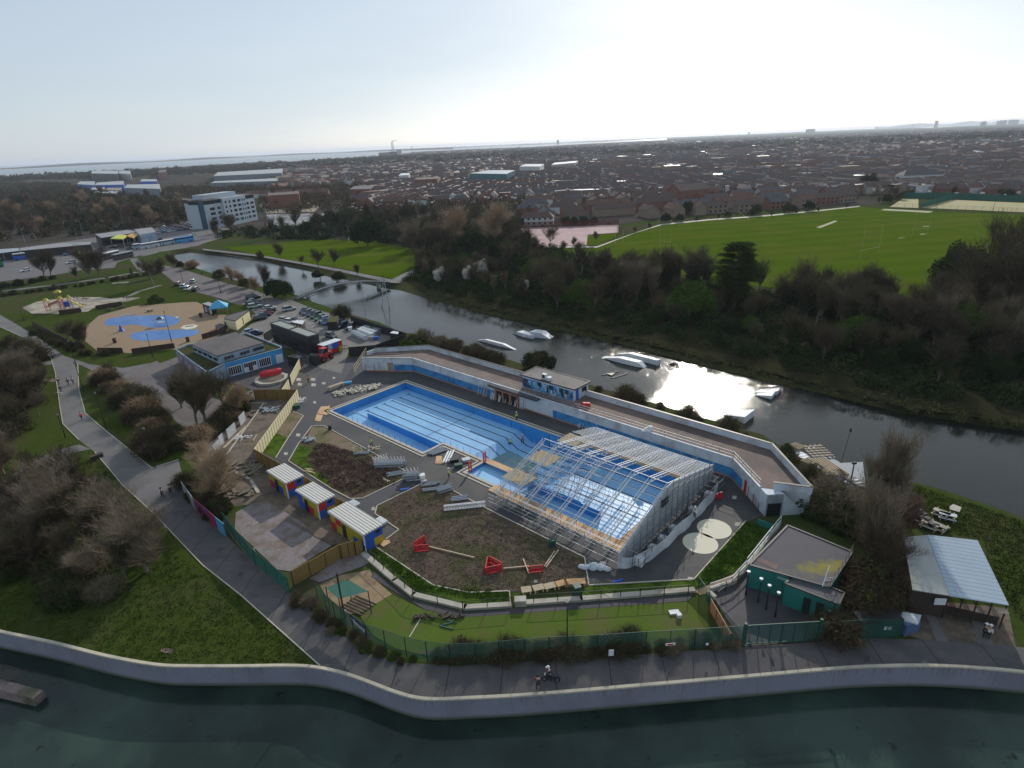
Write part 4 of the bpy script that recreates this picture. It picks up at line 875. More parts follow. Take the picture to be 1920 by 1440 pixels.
def hoarding(name,top_a,top_b,h,m,lab,gap=1.22,joint='black',t=0.08,base=False):
 z=0 if base else h
 A,B=P(*top_a,z),P(*top_b,z);A=Vector((A.x,A.y,0));B=Vector((B.x,B.y,0));d=(B-A);L=d.length;d.normalize();n=Vector((-d.y,d.x,0))
 r=thing(name,lab,'fence',A,math.atan2(d.y,d.x));k=max(1,int(round(L/gap)))
 b=MB();b.box((L/2,0,h/2),(L,t,h));b.build('panels',m,r)
 b=MB()
 for i in range(k+1):
  for s in(-1,1):b.box((L*i/k,s*(t/2+0.01),h/2),(0.09,0.03,h*0.995))
 b.build('panel_joints',joint,r);return r
hoarding('cream_hoarding',(563,668.5),(543.5,705),2.3,'cream','upper run of cream hoarding panels beside the cafe yard',joint='darkfence')
hoarding('cream_hoarding',(540.5,711),(528,730),2.3,'cream','short middle run of cream hoarding behind the round planter',joint='darkfence')
hoarding('cream_hoarding',(557.5,730),(476,841.5),2.3,'cream','long lower run of cream hoarding panels beside the site yard',joint='darkfence')
hoarding('timber_hoarding',(475,730),(557.5,730),2.3,'brownfence','brown timber hoarding across the top of the site yard',2.4)
hoarding('timber_hoarding',(476,841.8),(529,871),2.2,'brownfence','brown timber hoarding behind the upper cabin',2.4)
hoarding('timber_hoarding',(545,1071),(637,1020),2.1,'brownfence','long brown timber fence below the gravel plot',2.2,'darkfence')
hoarding('timber_hoarding',(637,1021),(664,1012.5),2.2,'brownfence','stepped brown timber fence beside the long cabin',0.9,'darkfence')
hoarding('timber_hoarding',(664,1017),(678,1011),2.0,'brownfence','last brown timber panel touching the long cabin',1.5)
for i,(a,c)in enumerate((((569,893),(585,903)),((627,931),(648,942)))):hoarding('timber_hoarding',a,c,1.9,'brownfence',('brown timber screen between the upper and middle cabins','brown timber screen between the middle and long cabins')[i],1.5)
for i,(a,c)in enumerate((((385,851),(397,836)),((398,836),(410,824)),((409,819),(416,812)),((424,806),(439,792)),((447,782),(457,771)))):
 hoarding('hoarding',a,c,1.9,'sheeting',('lowest grey site panel behind the bare trees','second lowest grey site panel behind the bare trees','narrow middle grey site panel behind the bare trees','second highest grey site panel behind the bare trees','highest grey site panel behind the bare trees')[i],3.0,'sheeting')
hoarding('mural_hoarding',(339,902),(363,936),2.2,mat('pale_mural',(0.35,0.42,0.42),(0.5,0.5,0.48),0.8,(0.1,0.12,0.15),0.5,r=0.7),'pale upper part of the painted hoarding along the promenade',2.4,'darkfence')
hoarding('mural_hoarding',(363,935),(403,969),2.2,'magenta','magenta middle part of the painted hoarding along the promenade',2.4,'darkfence')
hoarding('mural_hoarding',(403,969),(419,982),2.2,'skyblue','sky blue lower end of the painted hoarding along the promenade',2.4,'darkfence')
def mesh_fence(name,pts,h,lab,net='net',post='green',gap=2.6,rail=True):
 r=thing(name,lab,'fence',P(*pts[0]));w=[P(*p)for p in pts];bp,bn=MB(),MB()
 for a,c in zip(w,w[1:]):
  L=(c-a).length;n=max(1,int(round(L/gap)))
  for i in range(n+1):p=lerp(a,c,i/n);bp.tube(p,p+Vector((0,0,h)),0.05,k=5)
  if rail:bp.tube(a+Vector((0,0,h)),c+Vector((0,0,h)),0.025,k=4)
  bn.quad(a+Vector((0,0,0.05)),c+Vector((0,0,0.05)),c+Vector((0,0,h-0.03)),a+Vector((0,0,h-0.03)))
 bp.build('posts',post,r,True);bn.build('mesh',net,r,True);return r
mesh_fence('mesh_fence',[(424,988),(440,1011),(480,1060),(544,1113)],2.4,'dense green mesh fence beside the gravel plot','netdense')
mesh_fence('mesh_fence',[(597,1128),(630,1165),(664,1188),(690,1207),(724,1218),(763,1232),(802,1240),(845,1245),(893,1244),(937,1240),(984,1236),(1030,1232),(1120,1228),(1210,1222),(1301,1217),(1391,1211)],2.6,'long green mesh fence along the promenade in front of the mini golf')
mesh_fence('mesh_fence',[(1535,1203),(1575,1198),(1620,1195),(1680,1196)],2.3,'green mesh fence right of the double gate')
mesh_fence('mesh_fence',[(1310,1108),(1347,1160),(1391,1210)],1.8,'green mesh fence dividing the mini golf from the dark yard')
mesh_fence('wire_fence',[(686,1040),(720,1070),(760,1105),(775,1122),(868,1145),(960,1137)],1.3,'low wire fence of thin posts beside the soil bed',netting('fine_wire',(0.1,0.1,0.1),0.08),'darkmetal',2.6)
mesh_fence('wire_fence',[(1001,1132),(1090,1127),(1200,1120),(1290,1114)],1.3,'low wire fence of thin posts above the mini golf',bpy.data.materials['fine_wire'],'darkmetal',2.6)
hoarding('orange_board_fence',(1333,1122),(1371,1188),1.6,'orange','orange boarded fence between mini golf and dark yard',1.6,'darkmetal')
g0,g1=P(1393,1211),P(1533,1203);d=(g1-g0);L=d.length
gate=thing('double_gate','wide dark green steel double gate on the promenade','gate',g0,math.atan2(d.y,d.x))
for x in(0,L):b=MB();b.box((x,0,1.45),(0.26,0.26,2.9));b.build('gate_post','green',gate)
for k in(0,1):
 b=MB();x0,x1=(0.2,L/2-0.04)if k==0 else(L/2+0.04,L-0.2)
 for z in(0.25,2.6):b.box(((x0+x1)/2,0,z),(x1-x0,0.09,0.09))
 for i in range(4):b.box((x0+(x1-x0)*i/3,0,1.42),(0.08,0.08,2.4))
 b.tube((x0,0,0.9),(x0+0.7,0,0.25),0.03);b.tube((x1,0,0.9),(x1-0.7,0,0.25),0.03)
 lf=b.build('gate_leaf','green',gate)
 b=MB();b.quad((x0,0.02,0.25),(x1,0.02,0.25),(x1,0.02,2.6),(x0,0.02,2.6));b.build('mesh','net',lf)
def sign(lab,px,py,z,w,h,m,ang=0.0,cat='sign',letters=None):
 c=P(px,py,z);r=thing('fence_sign',lab,cat,c,ang);b=MB();b.box((0,0,0),(w,0.04,h));b.build('board',m,r)
 if letters:letters(r,w,h)
 return r
def nav(r,w,h):
 b=MB()
 for i in range(6):t=i/6;b.tube((-w*0.40+0.06*i,-0.03,h*0.28-0.35*h*math.sin(t*1.6)),(-w*0.40+0.06*(i+1),-0.03,h*0.28-0.35*h*math.sin((t+0.166)*1.6)),0.025,k=4)
 b.box((0.05*w,-0.03,-0.28*h),(0.72*w,0.02,0.04));b.build('emblem','white',r)
def text_part(r,s,size,loc,m='white',name='lettering',rot=(math.pi/2,0,0)):
 cu=bpy.data.curves.new('txt','FONT');cu.body=s;cu.size=size;cu.extrude=0.01;cu.align_x='CENTER';cu.align_y='CENTER'
 t=bpy.data.objects.new('txt',cu);COL.objects.link(t);dg=bpy.context.evaluated_depsgraph_get();me=bpy.data.meshes.new_from_object(t.evaluated_get(dg));bpy.data.objects.remove(t)
 me.materials.clear();me.materials.append(M[m]);o=bpy.data.objects.new(name,me);COL.objects.link(o);o.parent=r;o.location=loc;o.rotation_euler=rot;return o
sg=sign('navy sign board with white lettering on the promenade fence',671,1171,2.0,3.0,0.95,mat('navy_board',(0.008,0.014,0.05),r=0.4),heading((660,1160),(684,1182)),letters=nav)
text_part(sg,'Boccord',0.62,(0.28,-0.03,0.06))
sign('white notice with grey print on the mesh fence below the turf',1146,1224,1.5,0.5,0.75,'white',0.05)
sg=sign('red and white notice on the mesh fence near the hedge gap',1257,1208,1.7,0.95,0.28,'white',0.05);b=MB();b.box((0,-0.03,0.0),(0.6,0.02,0.16));b.build('red_print','red',sg)
sign('white notice low on the mesh fence nearest the gate',1326,1208,1.2,0.25,0.25,'white',0.05)
sign('white notice on the dense mesh fence beside the gravel',477,1031,1.3,0.4,0.4,'white',heading((440,1011),(480,1060)))
sign('left of the two white notices on the green cabinet fence',1661,1178,1.2,0.3,0.4,'white',0.0)
sign('right of the two white notices on the green cabinet fence',1669,1178,1.2,0.3,0.4,'white',0.0)
sign('small white notice on the green cabinet fence beside the hedge',1643,1173,1.3,0.22,0.22,'white',0.0)
c=[P(652,1086,3.0),P(690,1109,3.0),P(635,1123,3.0),P(611,1102,3.0)]
cg=[Vector((q.x,q.y,0))for q in c]
pg=thing('netting_canopy','tilted green netting canopy on dark poles above the tan sand','canopy',sum(cg,Vector())/4)
b=MB();b.quad(*[q+Vector((0,0,3.0+dz))for q,dz in zip(cg,(0,0,0,0))]);b.build('netting','netdense',pg,True)
b=MB()
for q in cg:b.tube(q,q+Vector((0,0,3.1)),0.06)
q=P(648,1165);b.tube(q,q+Vector((0,0,6.5)),0.11);b.build('pole','redfence',pg,True)
b=MB()
for i in range(6):
 a=P(640+i*5.5,1138+i*-4);b.wall([a,a+Vector((2.6,-1.5,0))],0.12,0.05,0.12)
tag(b.build('timber_battens','darkfence'),'row of dark battens lying on the tan sand','battens')
rubble('debris_pile',P(826,1158),(2.8,0.3),26,'darkfence','line of dark debris at the edge of the mini golf turf','debris',0.4)
for i,(px,py,an)in enumerate(((838,1171,0.3),(845,1166,-0.4),(838,1178,-0.35))):
 b=MB();b.box(P(px,py)+Vector((0,0,0.1)),(1.5,0.12,0.1),an);tag(b.build('turf_batten','green'),('left green batten lying on the turf','upper right green batten lying on the turf','lowest green batten lying on the turf')[i],'batten')
small('golf_obstacle','grey flat golf obstacle on the turf','golf obstacle',1264,1150,(1.1,0.6,0.2),'sheeting',0.1)
small('golf_obstacle','small white and green golf obstacle on the turf','golf obstacle',1273,1158,(0.45,0.4,0.4),'white',0.1)
strip('turf_divider',[(789,1160),(768,1195)],0.12,0.03,0.09,'kerb')
strip('footing_edge',[(495,757),(424,855)],.25,.03,.22,'concrete');strip('footing_edge',[(470,757),(500,757)],.25,.03,.2,'concrete');strip('footing_edge',[(462,800),(420,840)],.4,.03,.12,'timber');strip('footing_edge',[(440,885),(470,900),(485,925)],.5,.03,.15,'concrete');strip('footing_edge',[(540,975),(625,1022)],.5,.03,.12,'dirt')
rubble('debris_pile',P(505,770),(1.8,1.2),30,'galv','grey hoses and scrap heaped on the site yard','debris',.6);rubble('debris_pile',P(456,822),(1.4,.8),22,'white','white scrap lying on the site yard beside the plank','debris',.4);rubble('debris_pile',P(475,880),(1.6,2.2),46,'bark','heap of grey boards and frames below the lower end of the cream hoarding','debris',.9);rubble('debris_pile',P(425,880),(2.0,2.0),26,'bark','scattered timbers behind the golden bare tree','debris',.8);rubble('debris_pile',P(450,925),(2.4,1.4),26,'bark','boards lying at the top edge of the gravel plot','debris',.8)
b=MB();q=P(492,777)
for i in range(14):
 a0,a1=4.2*i/14,4.2*(i+1)/14;b.tube(q+Vector((2.6*math.cos(a0),1.7*math.sin(a0),.15)),q+Vector((2.6*math.cos(a1),1.7*math.sin(a1),.15)),.1,k=5)
tag(b.build('hose','darkmetal'),'dark curved hose lying on the site yard','hose')
# ================================================================ SEA WALL
r=thing('sea_wall','long curved pale concrete sea wall with cream coping along the harbour','wall',sw2[12])
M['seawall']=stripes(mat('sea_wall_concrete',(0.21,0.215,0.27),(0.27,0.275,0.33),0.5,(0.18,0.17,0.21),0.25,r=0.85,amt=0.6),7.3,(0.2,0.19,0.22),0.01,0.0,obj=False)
nt=M['seawall'].node_tree;bs_=nt.nodes['Principled BSDF'];src=bs_.inputs['Base Color'].links[0].from_socket
ge=N(nt,'ShaderNodeNewGeometry');sx=N(nt,'ShaderNodeSeparateXYZ');nt.links.new(ge.outputs['Position'],sx.inputs[0])
mp1=N(nt,'ShaderNodeMapping');mp1.inputs['Scale'].default_value=(3.5,3.5,0.25);nt.links.new(ge.outputs['Position'],mp1.inputs['Vector'])
nz1=N(nt,'ShaderNodeTexNoise',Scale=1.0,Detail=5.0,Roughness=0.7);nt.links.new(mp1.outputs[0],nz1.inputs['Vector'])
def mrange(nt,sock,a,b_,c=0.0,d=1.0):
 m_=N(nt,'ShaderNodeMapRange');m_.inputs['From Min'].default_value=a;m_.inputs['From Max'].default_value=b_;m_.inputs['To Min'].default_value=c;m_.inputs['To Max'].default_value=d;nt.links.new(sock,m_.inputs['Value']);return m_.outputs[0]
def mul(nt,a,b_):
 m_=N(nt,'ShaderNodeMath',operation='MULTIPLY');nt.links.new(a,m_.inputs[0]);nt.links.new(b_,m_.inputs[1]);return m_.outputs[0]
st=mul(nt,mrange(nt,nz1.outputs['Fac'],0.5,0.66,0,.8),mrange(nt,sx.outputs['Z'],-0.9,0.3))
al=mrange(nt,sx.outputs['Z'],-1.6,-2.1)
for f,c in((st,(0.15,0.085,0.08)),(al,(0.06,0.075,0.03))):
 mx=N(nt,'ShaderNodeMix',data_type='RGBA');mx.inputs['B'].default_value=rgba(c);nt.links.new(src,mx.inputs['A']);nt.links.new(f,mx.inputs['Factor']);src=mx.outputs['Result']
nt.links.new(src,bs_.inputs['Base Color'])
def offp(pl,dist):
 out=[]
 for i,p in enumerate(pl):
  a=pl[max(i-1,0)];b=pl[min(i+1,len(pl)-1)];d=(b-a);n=Vector((d.y,-d.x,0)).normalized();out.append(p+n*dist)
 return out
def smooth(pl,k=3):
 out=[]
 for i in range(len(pl)-1):
  p0,p1,p2,p3=pl[max(i-1,0)],pl[i],pl[i+1],pl[min(i+2,len(pl)-1)]
  for j in range(k):
   t=j/k;out.append(0.5*((2*p1)+(p2-p0)*t+(2*p0-5*p1+4*p2-p3)*t*t+(-p0+3*p1-3*p2+p3)*t**3))
 return out+[pl[-1]]
swS=smooth(sw2,4);outer=offp(swS,0.15);inner=offp(swS,-0.12)
b=MB()
for i in range(len(swS)-1):
 o0,o1,i0,i1=outer[i],outer[i+1],inner[i],inner[i+1]
 b.quad(o0+Vector((0,0,-4)),o1+Vector((0,0,-4)),o1+Vector((0,0,0.36)),o0+Vector((0,0,0.36)))
 b.quad(i1+Vector((0,0,-0.1)),i0+Vector((0,0,-0.1)),i0+Vector((0,0,0.36)),i1+Vector((0,0,0.36)))
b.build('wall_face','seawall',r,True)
outer2=offp(swS,0.2);b=MB()
for i in range(len(swS)-1):
 o0,o1,i0,i1=outer2[i],outer2[i+1],inner[i],inner[i+1];T,B=Vector((0,0,0.5)),Vector((0,0,0.33))
 b.quad(o0+T,o1+T,i1+T,i0+T);b.quad(o0+B,o1+B,o1+T,o0+T);b.quad(i1+B,i0+B,i0+T,i1+T);b.quad(o0+B,i0+B,i1+B,o1+B)
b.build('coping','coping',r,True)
b=MB();a,c=P(-60,1268,-1.2),P(72,1302,-1.2);d=(c-a).normalized();n=Vector((-d.y,d.x,0));b.hull([a-n*0.9+Vector((0,0,-2)),c-n*0.7+Vector((0,0,-2)),c+n*0.7+Vector((0,0,-2)),a+n*0.9+Vector((0,0,-2))],[a-n*0.5,c-n*0.5,c+n*0.5,a+n*0.5])
tag(b.build('groyne',mat('old_brown_concrete',(.17,.12,.11),(.26,.2,.18),1.5,(.08,.08,.05),.5,r=.9)),'old concrete groyne running into the water at the lower left corner','groyne')
def mound(name,pts,top,m,zb=-3.3):
 w=ccw([P(a,b,-2.15)for a,b in pts]);c=sum(w,Vector())/len(w);b=MB();n=len(w);c.z=top
 for i in range(n):
  p,q=w[i],w[(i+1)%n];p2,q2=lerp(p,c,0.5),lerp(q,c,0.5);p2.z=q2.z=(top-2.3)/2
  p=Vector((p.x,p.y,zb));q=Vector((q.x,q.y,zb));b.quad(p,q,q2,p2);b.quad(p2,q2,c)
 o=b.build(name,m);o['kind']='structure';return o
mound('foreshore',[(-120,1225),(40,1235),(100,1255),(60,1290),(0,1300),(-120,1280)],-1.7,mat('wet_mud',(0.03,0.028,0.022),(0.07,0.06,0.045),1.5,r=0.5,bump=1.0,bs=3))
# ================================================================ PEOPLE
def skin_mesh(name,nodes,edges,m,sub=1):
 me=bpy.data.meshes.new(name);me.from_pydata([n[:3]for n in nodes],edges,[]);o=bpy.data.objects.new(name,me);COL.objects.link(o)
 o.modifiers.new('skin','SKIN');s=o.modifiers.new('sub','SUBSURF');s.levels=sub;s.render_levels=sub
 for i,n in enumerate(nodes):
  sv=me.skin_vertices[0].data[i];sv.radius=(n[3],n[4]if len(n)>4 else n[3]);sv.use_root=(i==0)
 dg=bpy.context.evaluated_depsgraph_get();r_=bpy.data.meshes.new_from_object(o.evaluated_get(dg));bpy.data.objects.remove(o);r_.materials.clear();r_.materials.append(M[m])
 for p in r_.polygons:p.use_smooth=True
 return r_
BODY={}
def figure(pose):
 """skeleton joints (x sideways, y forward, z up) of a walking / standing / bent / seated figure"""
 st,fw,bend={'walk':(0.22,0.25,0.0),'stand':(0.02,0.06,0.0),'bend':(0.05,0.3,0.55),'ride':(0.0,0.0,0.35)}[pose]
 hipz=0.92 if pose!='ride' else 0.95
 sh=Vector((0,math.sin(bend)*0.5,hipz+math.cos(bend)*0.5));ht=Vector((0,math.sin(bend*0.7)*0.3+sh.y,sh.z+0.28))
 n=[(0,0,hipz,.15,.11),(0,sh.y*0.5,(hipz+sh.z)/2,.14,.105),(sh.x,sh.y,sh.z,.17,.10),(0,sh.y+0.01,sh.z+0.09,.055),(0,ht.y,ht.z-0.06,.09,.10),(0,ht.y+.01,ht.z+0.06,.095,.11),(0,ht.y,ht.z+0.13,.06)]
 e=[(0,1),(1,2),(2,3),(3,4),(4,5),(5,6)]
 for s in(-1,1):
  k=len(n);sw_=s*st
  if pose=='ride':leg=[(s*.10,.02,.88,.085),(s*.12,.36,.62+.06*s,.062),(s*.12,.2,.25+.08*s,.042),(s*.12,.34,.2+.08*s,.035)]
  else:leg=[(s*.10,0,.88,.085),(s*.10,sw_*.55+.03,.5,.06),(s*.10,sw_-.02,.09,.04),(s*.11,sw_+.14,.04,.035)]
  n+=leg;e+=[(0,k),(k,k+1),(k+1,k+2),(k+2,k+3)]
  k=len(n);aw=-s*fw*(1 if pose=='walk' else-s)
  arm=[(s*.20,sh.y,sh.z-.01,.06),(s*.26,sh.y+aw*.4,sh.z-.29,.045),(s*.24,sh.y+aw+.08,sh.z-.5+(.15 if pose in('ride','bend')else 0),.032),(s*.23,sh.y+aw+.14,sh.z-.58+(.16 if pose in('ride','bend')else 0),.03,.02)]
  n+=arm;e+=[(2,k),(k,k+1),(k+1,k+2),(k+2,k+3)]
 return n,e,ht,sh
def body_parts(pose):
 if pose in BODY:return BODY[pose]
 n,e,ht,sh=figure(pose)
 body=(n,e)
 g=lambda ids,add:[tuple(n[i][:3])+tuple(r+add for r in n[i][3:])for i in ids]
 jk=g([1,0,2,11,12,13,19,20,21],0.018);jk[1]=(n[0][0],n[0][1],n[0][2]-0.02,.165,.125)
 je=[(0,1),(0,2),(2,3),(3,4),(4,5),(2,6),(6,7),(7,8)]
 tr=g([0,7,8,9,15,16,17],0.014);te=[(0,1),(1,2),(2,3),(0,4),(4,5),(5,6)]
 BODY[pose]=(skin_mesh('body',n,e,'skin'),(jk,je),(tr,te),ht);return BODY[pose]
CL={}
def cloth(pose,which,m):
 k=(pose,which,m)
 if k not in CL:
  bp=body_parts(pose);nn,ee=bp[1 if which=='jacket' else 2];CL[k]=skin_mesh(which,nn,ee,m)
 return CL[k]
def person(lab,px,py,ang,pose='stand',top='darkcloth',legs='darkcloth',head='hair',z=0.0,group=None,sc=1.0,cat='person'):
 r=thing('person',lab,cat,P(px,py,z),ang,group);bp=body_parts(pose)
 def put(me,nm,par=r):o=bpy.data.objects.new(nm,me);COL.objects.link(o);o.parent=par;return o
 put(bp[0],'body');put(cloth(pose,'jacket',top),'jacket');put(cloth(pose,'trousers',legs),'trousers')
 ht=bp[3];b=MB()
 if head in('hair',):b.ellipsoid((0,ht.y-0.02,ht.z+0.07),(.105,.12,.11),10,6);b.build('hair','hair',r)
 else:b.ellipsoid((0,ht.y,ht.z+0.09),(.14,.16,.13),10,6);b.box((0,ht.y+.16,ht.z+.05),(.18,.1,.02));b.build('hard_hat' if head!='darkcloth' else 'hood',head,r)
 b=MB();b.ellipsoid((0,ht.y+.115,ht.z+.01),(.018,.02,.025),6,4);b.build('nose','skin',r)
 r.scale=(sc,sc,sc);return r
person('worker in yellow hi-vis jacket walking beside the soil bed',697,838,2.4,'walk','hiviz','darkcloth','hair')
person('worker in yellow hi-vis jacket and white helmet standing on the deck by the beam stacks',842,897,-1.4,'stand','hiviz','darkcloth','white')
person('worker in yellow hi-vis bending over on the pool floor',956,838,-0.6,'bend','hiviz','darkcloth','white',-2.7)
person('worker in red hi-vis with white helmet walking on the pool floor',980,831,-1.2,'walk','hired','darkcloth','white',-2.5)
person('worker in yellow hi-vis on the dark deck below the orange entrance',969,789,0.6,'stand','hiviz','darkcloth','white')
person('person in a dark jacket with red trim walking on the tarmac among the pale covers',579,719,-1.6,'walk','redpanel','darkcloth','darkcloth')
person('person in a bright pink jacket walking on the promenade path',154.5,788,-1.9,'walk','pinkcloth','darkcloth','hair')
person('dark clothed walker in the middle of the path, left of a pale walker',129,722,1.4,'walk','darkcloth','darkcloth')
person('pale clothed walker on the path near the grass verge',138,720,1.5,'walk','lead','darkcloth')
person('dark clothed walker at the left edge of the path, behind the dog walker',111,721,1.5,'walk','darkcloth','darkcloth')
person('dark clothed dog walker on the left edge of the path',115,735,-1.5,'walk','darkcloth','darkcloth')
person('left one of two dark walkers in the shade on the promenade beside the mural',306,934,-0.9,'walk','darkcloth','darkcloth','darkcloth')
person('right one of two dark walkers in the shade on the promenade beside the mural',321,928,-0.9,'walk','darkcloth','darkcloth','darkcloth')
person('dark clothed walker beside the scooter rider on the promenade',1009,1293,2.8,'walk','darkcloth','darkcloth','darkcloth')
person('person in white clothes and hat by the large canopy',1850,1199,-1.2,'stand','whitecloth','darkcloth','whitecloth',sc=1.02)
person('person in dark clothes standing beside the person in white',1843,1196,0.4,'stand','darkcloth','darkcloth','whitecloth')
person('dark figure standing on the bank by the far end of the moat',379,515,0.4,'stand')
person('dark walker on the path at the end of the bridge beside the wood',763,525,0.4,'walk',sc=1.05)
person('pale figure on the park lawn beyond the moat',654,452,0.4,'walk','whitecloth','whitecloth',sc=1.05)
person('person in white overalls on the scaffold behind the gable',1302,972,2.2,'stand','whitecloth','darkcloth','white',0.9)
r=thing('dog','pale dog walking at the left edge of the path','dog',P(114,741),1.6)
nd=[(0,0,.5,.13),(.0,.3,.52,.14),(0,.5,.62,.09),(0,.68,.72,.08),(0,.84,.68,.04),(0,-.3,.5,.12),(0,-.55,.6,.03),(.1,.32,.3,.05),(.1,.3,.05,.03),(-.1,.32,.3,.05),(-.1,.36,.05,.03),(.1,-.32,.3,.06),(.1,-.38,.16,.035),(.1,-.32,.04,.03),(-.1,-.32,.3,.06),(-.1,-.38,.16,.035),(-.1,-.32,.04,.03)]
o=bpy.data.objects.new('body',skin_mesh('dogbody',nd,[(0,1),(1,2),(2,3),(3,4),(0,5),(5,6),(1,7),(7,8),(1,9),(9,10),(5,11),(11,12),(12,13),(5,14),(14,15),(15,16)],'whitecloth'));COL.objects.link(o);o.parent=r
b=MB();b.ellipsoid((.06,.64,.8),(.03,.02,.06),6,4);b.build('ear','darkcloth',r);b=MB();b.ellipsoid((-.06,.64,.8),(.03,.02,.06),6,4);b.build('ear','darkcloth',r)
r=thing('scooter','dark motor scooter riding on the promenade by the sea wall','scooter',P(1033,1277),1.45)
for y in(-0.6,0.62):
 b=MB();b.tube((-0.06,y,0.28),(0.06,y,0.28),0.28,k=14);wv=b.build('wheel','black',r);b=MB();b.tube((-0.07,y,0.28),(0.07,y,0.28),0.13,k=10);b.build('rim','galv',wv)
b=MB();b.hull([(-.16,-.75,.45),(.16,-.75,.45),(.14,.1,.35),(-.14,.1,.35)],[(-.15,-.7,.78),(.15,-.7,.78),(.12,.05,.75),(-.12,.05,.75)]);b.hull([(-.2,.3,.3),(.2,.3,.3),(.2,.42,.3),(-.2,.42,.3)],[(-.18,.42,1.0),(.18,.42,1.0),(.16,.5,1.0),(-.16,.5,1.0)]);b.hull([(-.14,-.1,.28),(.14,-.1,.28),(.18,.36,.28),(-.18,.36,.28)],[(-.14,-.1,.36),(.14,-.1,.36),(.18,.36,.36),(-.18,.36,.36)])
b.build('body','darkcloth',r);b=MB();b.tube((-.34,.45,1.05),(.34,.45,1.05),0.025);b.tube((0,.45,1.05),(0,.62,.3),.03);b.build('handlebar','darkmetal',r)
b=MB();b.box((0,.55,.85),(.2,.08,.14));b.build('headlight','white',r)
person('scooter rider in dark clothes with a white helmet',1033,1277,1.45,'ride','darkcloth','darkcloth','white',0.0)
# ================================================================ CARS
def loft(b,secs,mi=0):
 b.mi=mi
 n0=len(b.v)
 k=len(secs[0])
 for s in secs:b.v.extend(s)
 for i in range(len(secs)-1):
  for j in range(k):
   q=(j+1)%k;b.f.append((n0+i*k+j,n0+i*k+q,n0+(i+1)*k+q,n0+(i+1)*k+j));b.m.append(mi)
 b.f.append(tuple(n0+j for j in reversed(range(k))));b.m.append(mi);b.f.append(tuple(n0+(len(secs)-1)*k+j for j in range(k)));b.m.append(mi)
def car_meshes(kind):
 L,W={'hatch':(4.1,1.75),'estate':(4.6,1.85),'van':(5.0,2.0)}[kind];h={'hatch':1.45,'estate':1.6,'van':2.1}[kind]
 hb=0.85 if kind!='van' else 1.1
 def sec(x,w,z0,z1):return[(x,-w/2,z0),(x,w/2,z0),(x,w/2*1.02,(z0+z1)/2),(x,w/2*0.9,z1),(x,-w/2*0.9,z1),(x,-w/2*1.02,(z0+z1)/2)]
 b=MB();loft(b,[sec(-L/2,W*.85,.35,hb*.9),sec(-L/2+.2,W,.25,hb),sec(L/2-1.1,W,.25,hb),sec(L/2-.25,W*.95,.25,hb*.8),sec(L/2,W*.8,.35,hb*.66)])
 r0,r1={'hatch':(-L/2+.25,.35),'estate':(-L/2+.15,.45),'van':(-L/2+.08,.9)}[kind]
 cab=MB();loft(cab,[[(r0,-W*.44,hb),(r0,W*.44,hb),(r0+.3,W*.37,h-.02),(r0+.3,-W*.37,h-.02)],[(r1,-W*.44,hb),(r1,W*.44,hb),(r1-.35,W*.37,h),(r1-.35,-W*.37,h)],[(r1+.65,-W*.43,hb-.02),(r1+.65,W*.43,hb-.02),(r1-.3,W*.36,h-.03),(r1-.3,-W*.36,h-.03)]])
 rf=MB();rf.hull([(r0+.28,-W*.38,h-.04),(r1-.3,-W*.38,h-.02),(r1-.3,W*.38,h-.02),(r0+.28,W*.38,h-.04)],[(r0+.34,-W*.35,h+.03),(r1-.4,-W*.35,h+.05),(r1-.4,W*.35,h+.05),(r0+.34,W*.35,h+.03)])
 for v in b.f:pass
 wh=MB();wh.tube((0,-.1,0),(0,.1,0),.32,k=12)
 li=MB();li.box((0,0,0),(.08,.35,.14))
 return dict(b=b,cab=cab,rf=rf,wh=wh,li=li,L=L,W=W,hb=hb)
CARK={k:car_meshes(k)for k in('hatch','estate','van')}
PAINT={'white':(0.7,0.7,0.7),'silver':(0.42,0.44,0.46),'black':(0.012,0.012,0.014),'dark blue':(0.015,0.03,0.09),'blue':(0.03,0.10,0.30),'red':(0.30,0.02,0.02),'dark red':(0.10,0.012,0.015),'green':(0.05,0.22,0.08),'dark green':(0.012,0.07,0.03),'pale green':(0.30,0.42,0.34),'grey':(0.10,0.105,0.11),'pale blue':(0.28,0.40,0.50),'yellow':(0.5,0.4,0.03),'brown':(0.09,0.05,0.03)}
for k,c in PAINT.items():
 M['car '+k]=mat('car_paint_'+k.replace(' ','_'),c,r=0.22,metal=0.1,spec=0.6);
M['tyre']=mat('tyre',(0.012,0.012,0.012),r=0.9)
CME={}
def car(lab,px,py,ang,colour='silver',kind='hatch',group='cars parked in the car parks',cat='car',full=True,name='parked_car'):
 kk=CARK[kind]
 if(kind,colour)not in CME:CME[(kind,colour)]=(kk['b'].mesh('body','car '+colour),kk['rf'].mesh('roof','car '+colour))
 if kind not in CME:CME[kind]=(kk['cab'].mesh('windows','glass'),kk['wh'].mesh('wheel','tyre'),kk['li'].mesh('headlight','white'))
 r=thing(name,lab,cat,P(px,py)+Vector((0,0,0.05)),ang,group)
 def put(me,nm,loc=(0,0,0)):o=bpy.data.objects.new(nm,me);COL.objects.link(o);o.parent=r;o.location=loc
 put(CME[(kind,colour)][0],'body');put(CME[(kind,colour)][1],'roof');put(CME[kind][0],'windows')
 if full:
  for x in(-kk['L']*.31,kk['L']*.31):
   for y in(-kk['W']*.46,kk['W']*.46):put(CME[kind][1],'wheel',(x,y,.32))
  for y in(-kk['W']*.3,kk['W']*.3):put(CME[kind][2],'headlight',(kk['L']/2-.03,y,kk['hb']*.68))
 return r
A1=heading((567,583),(582,578))
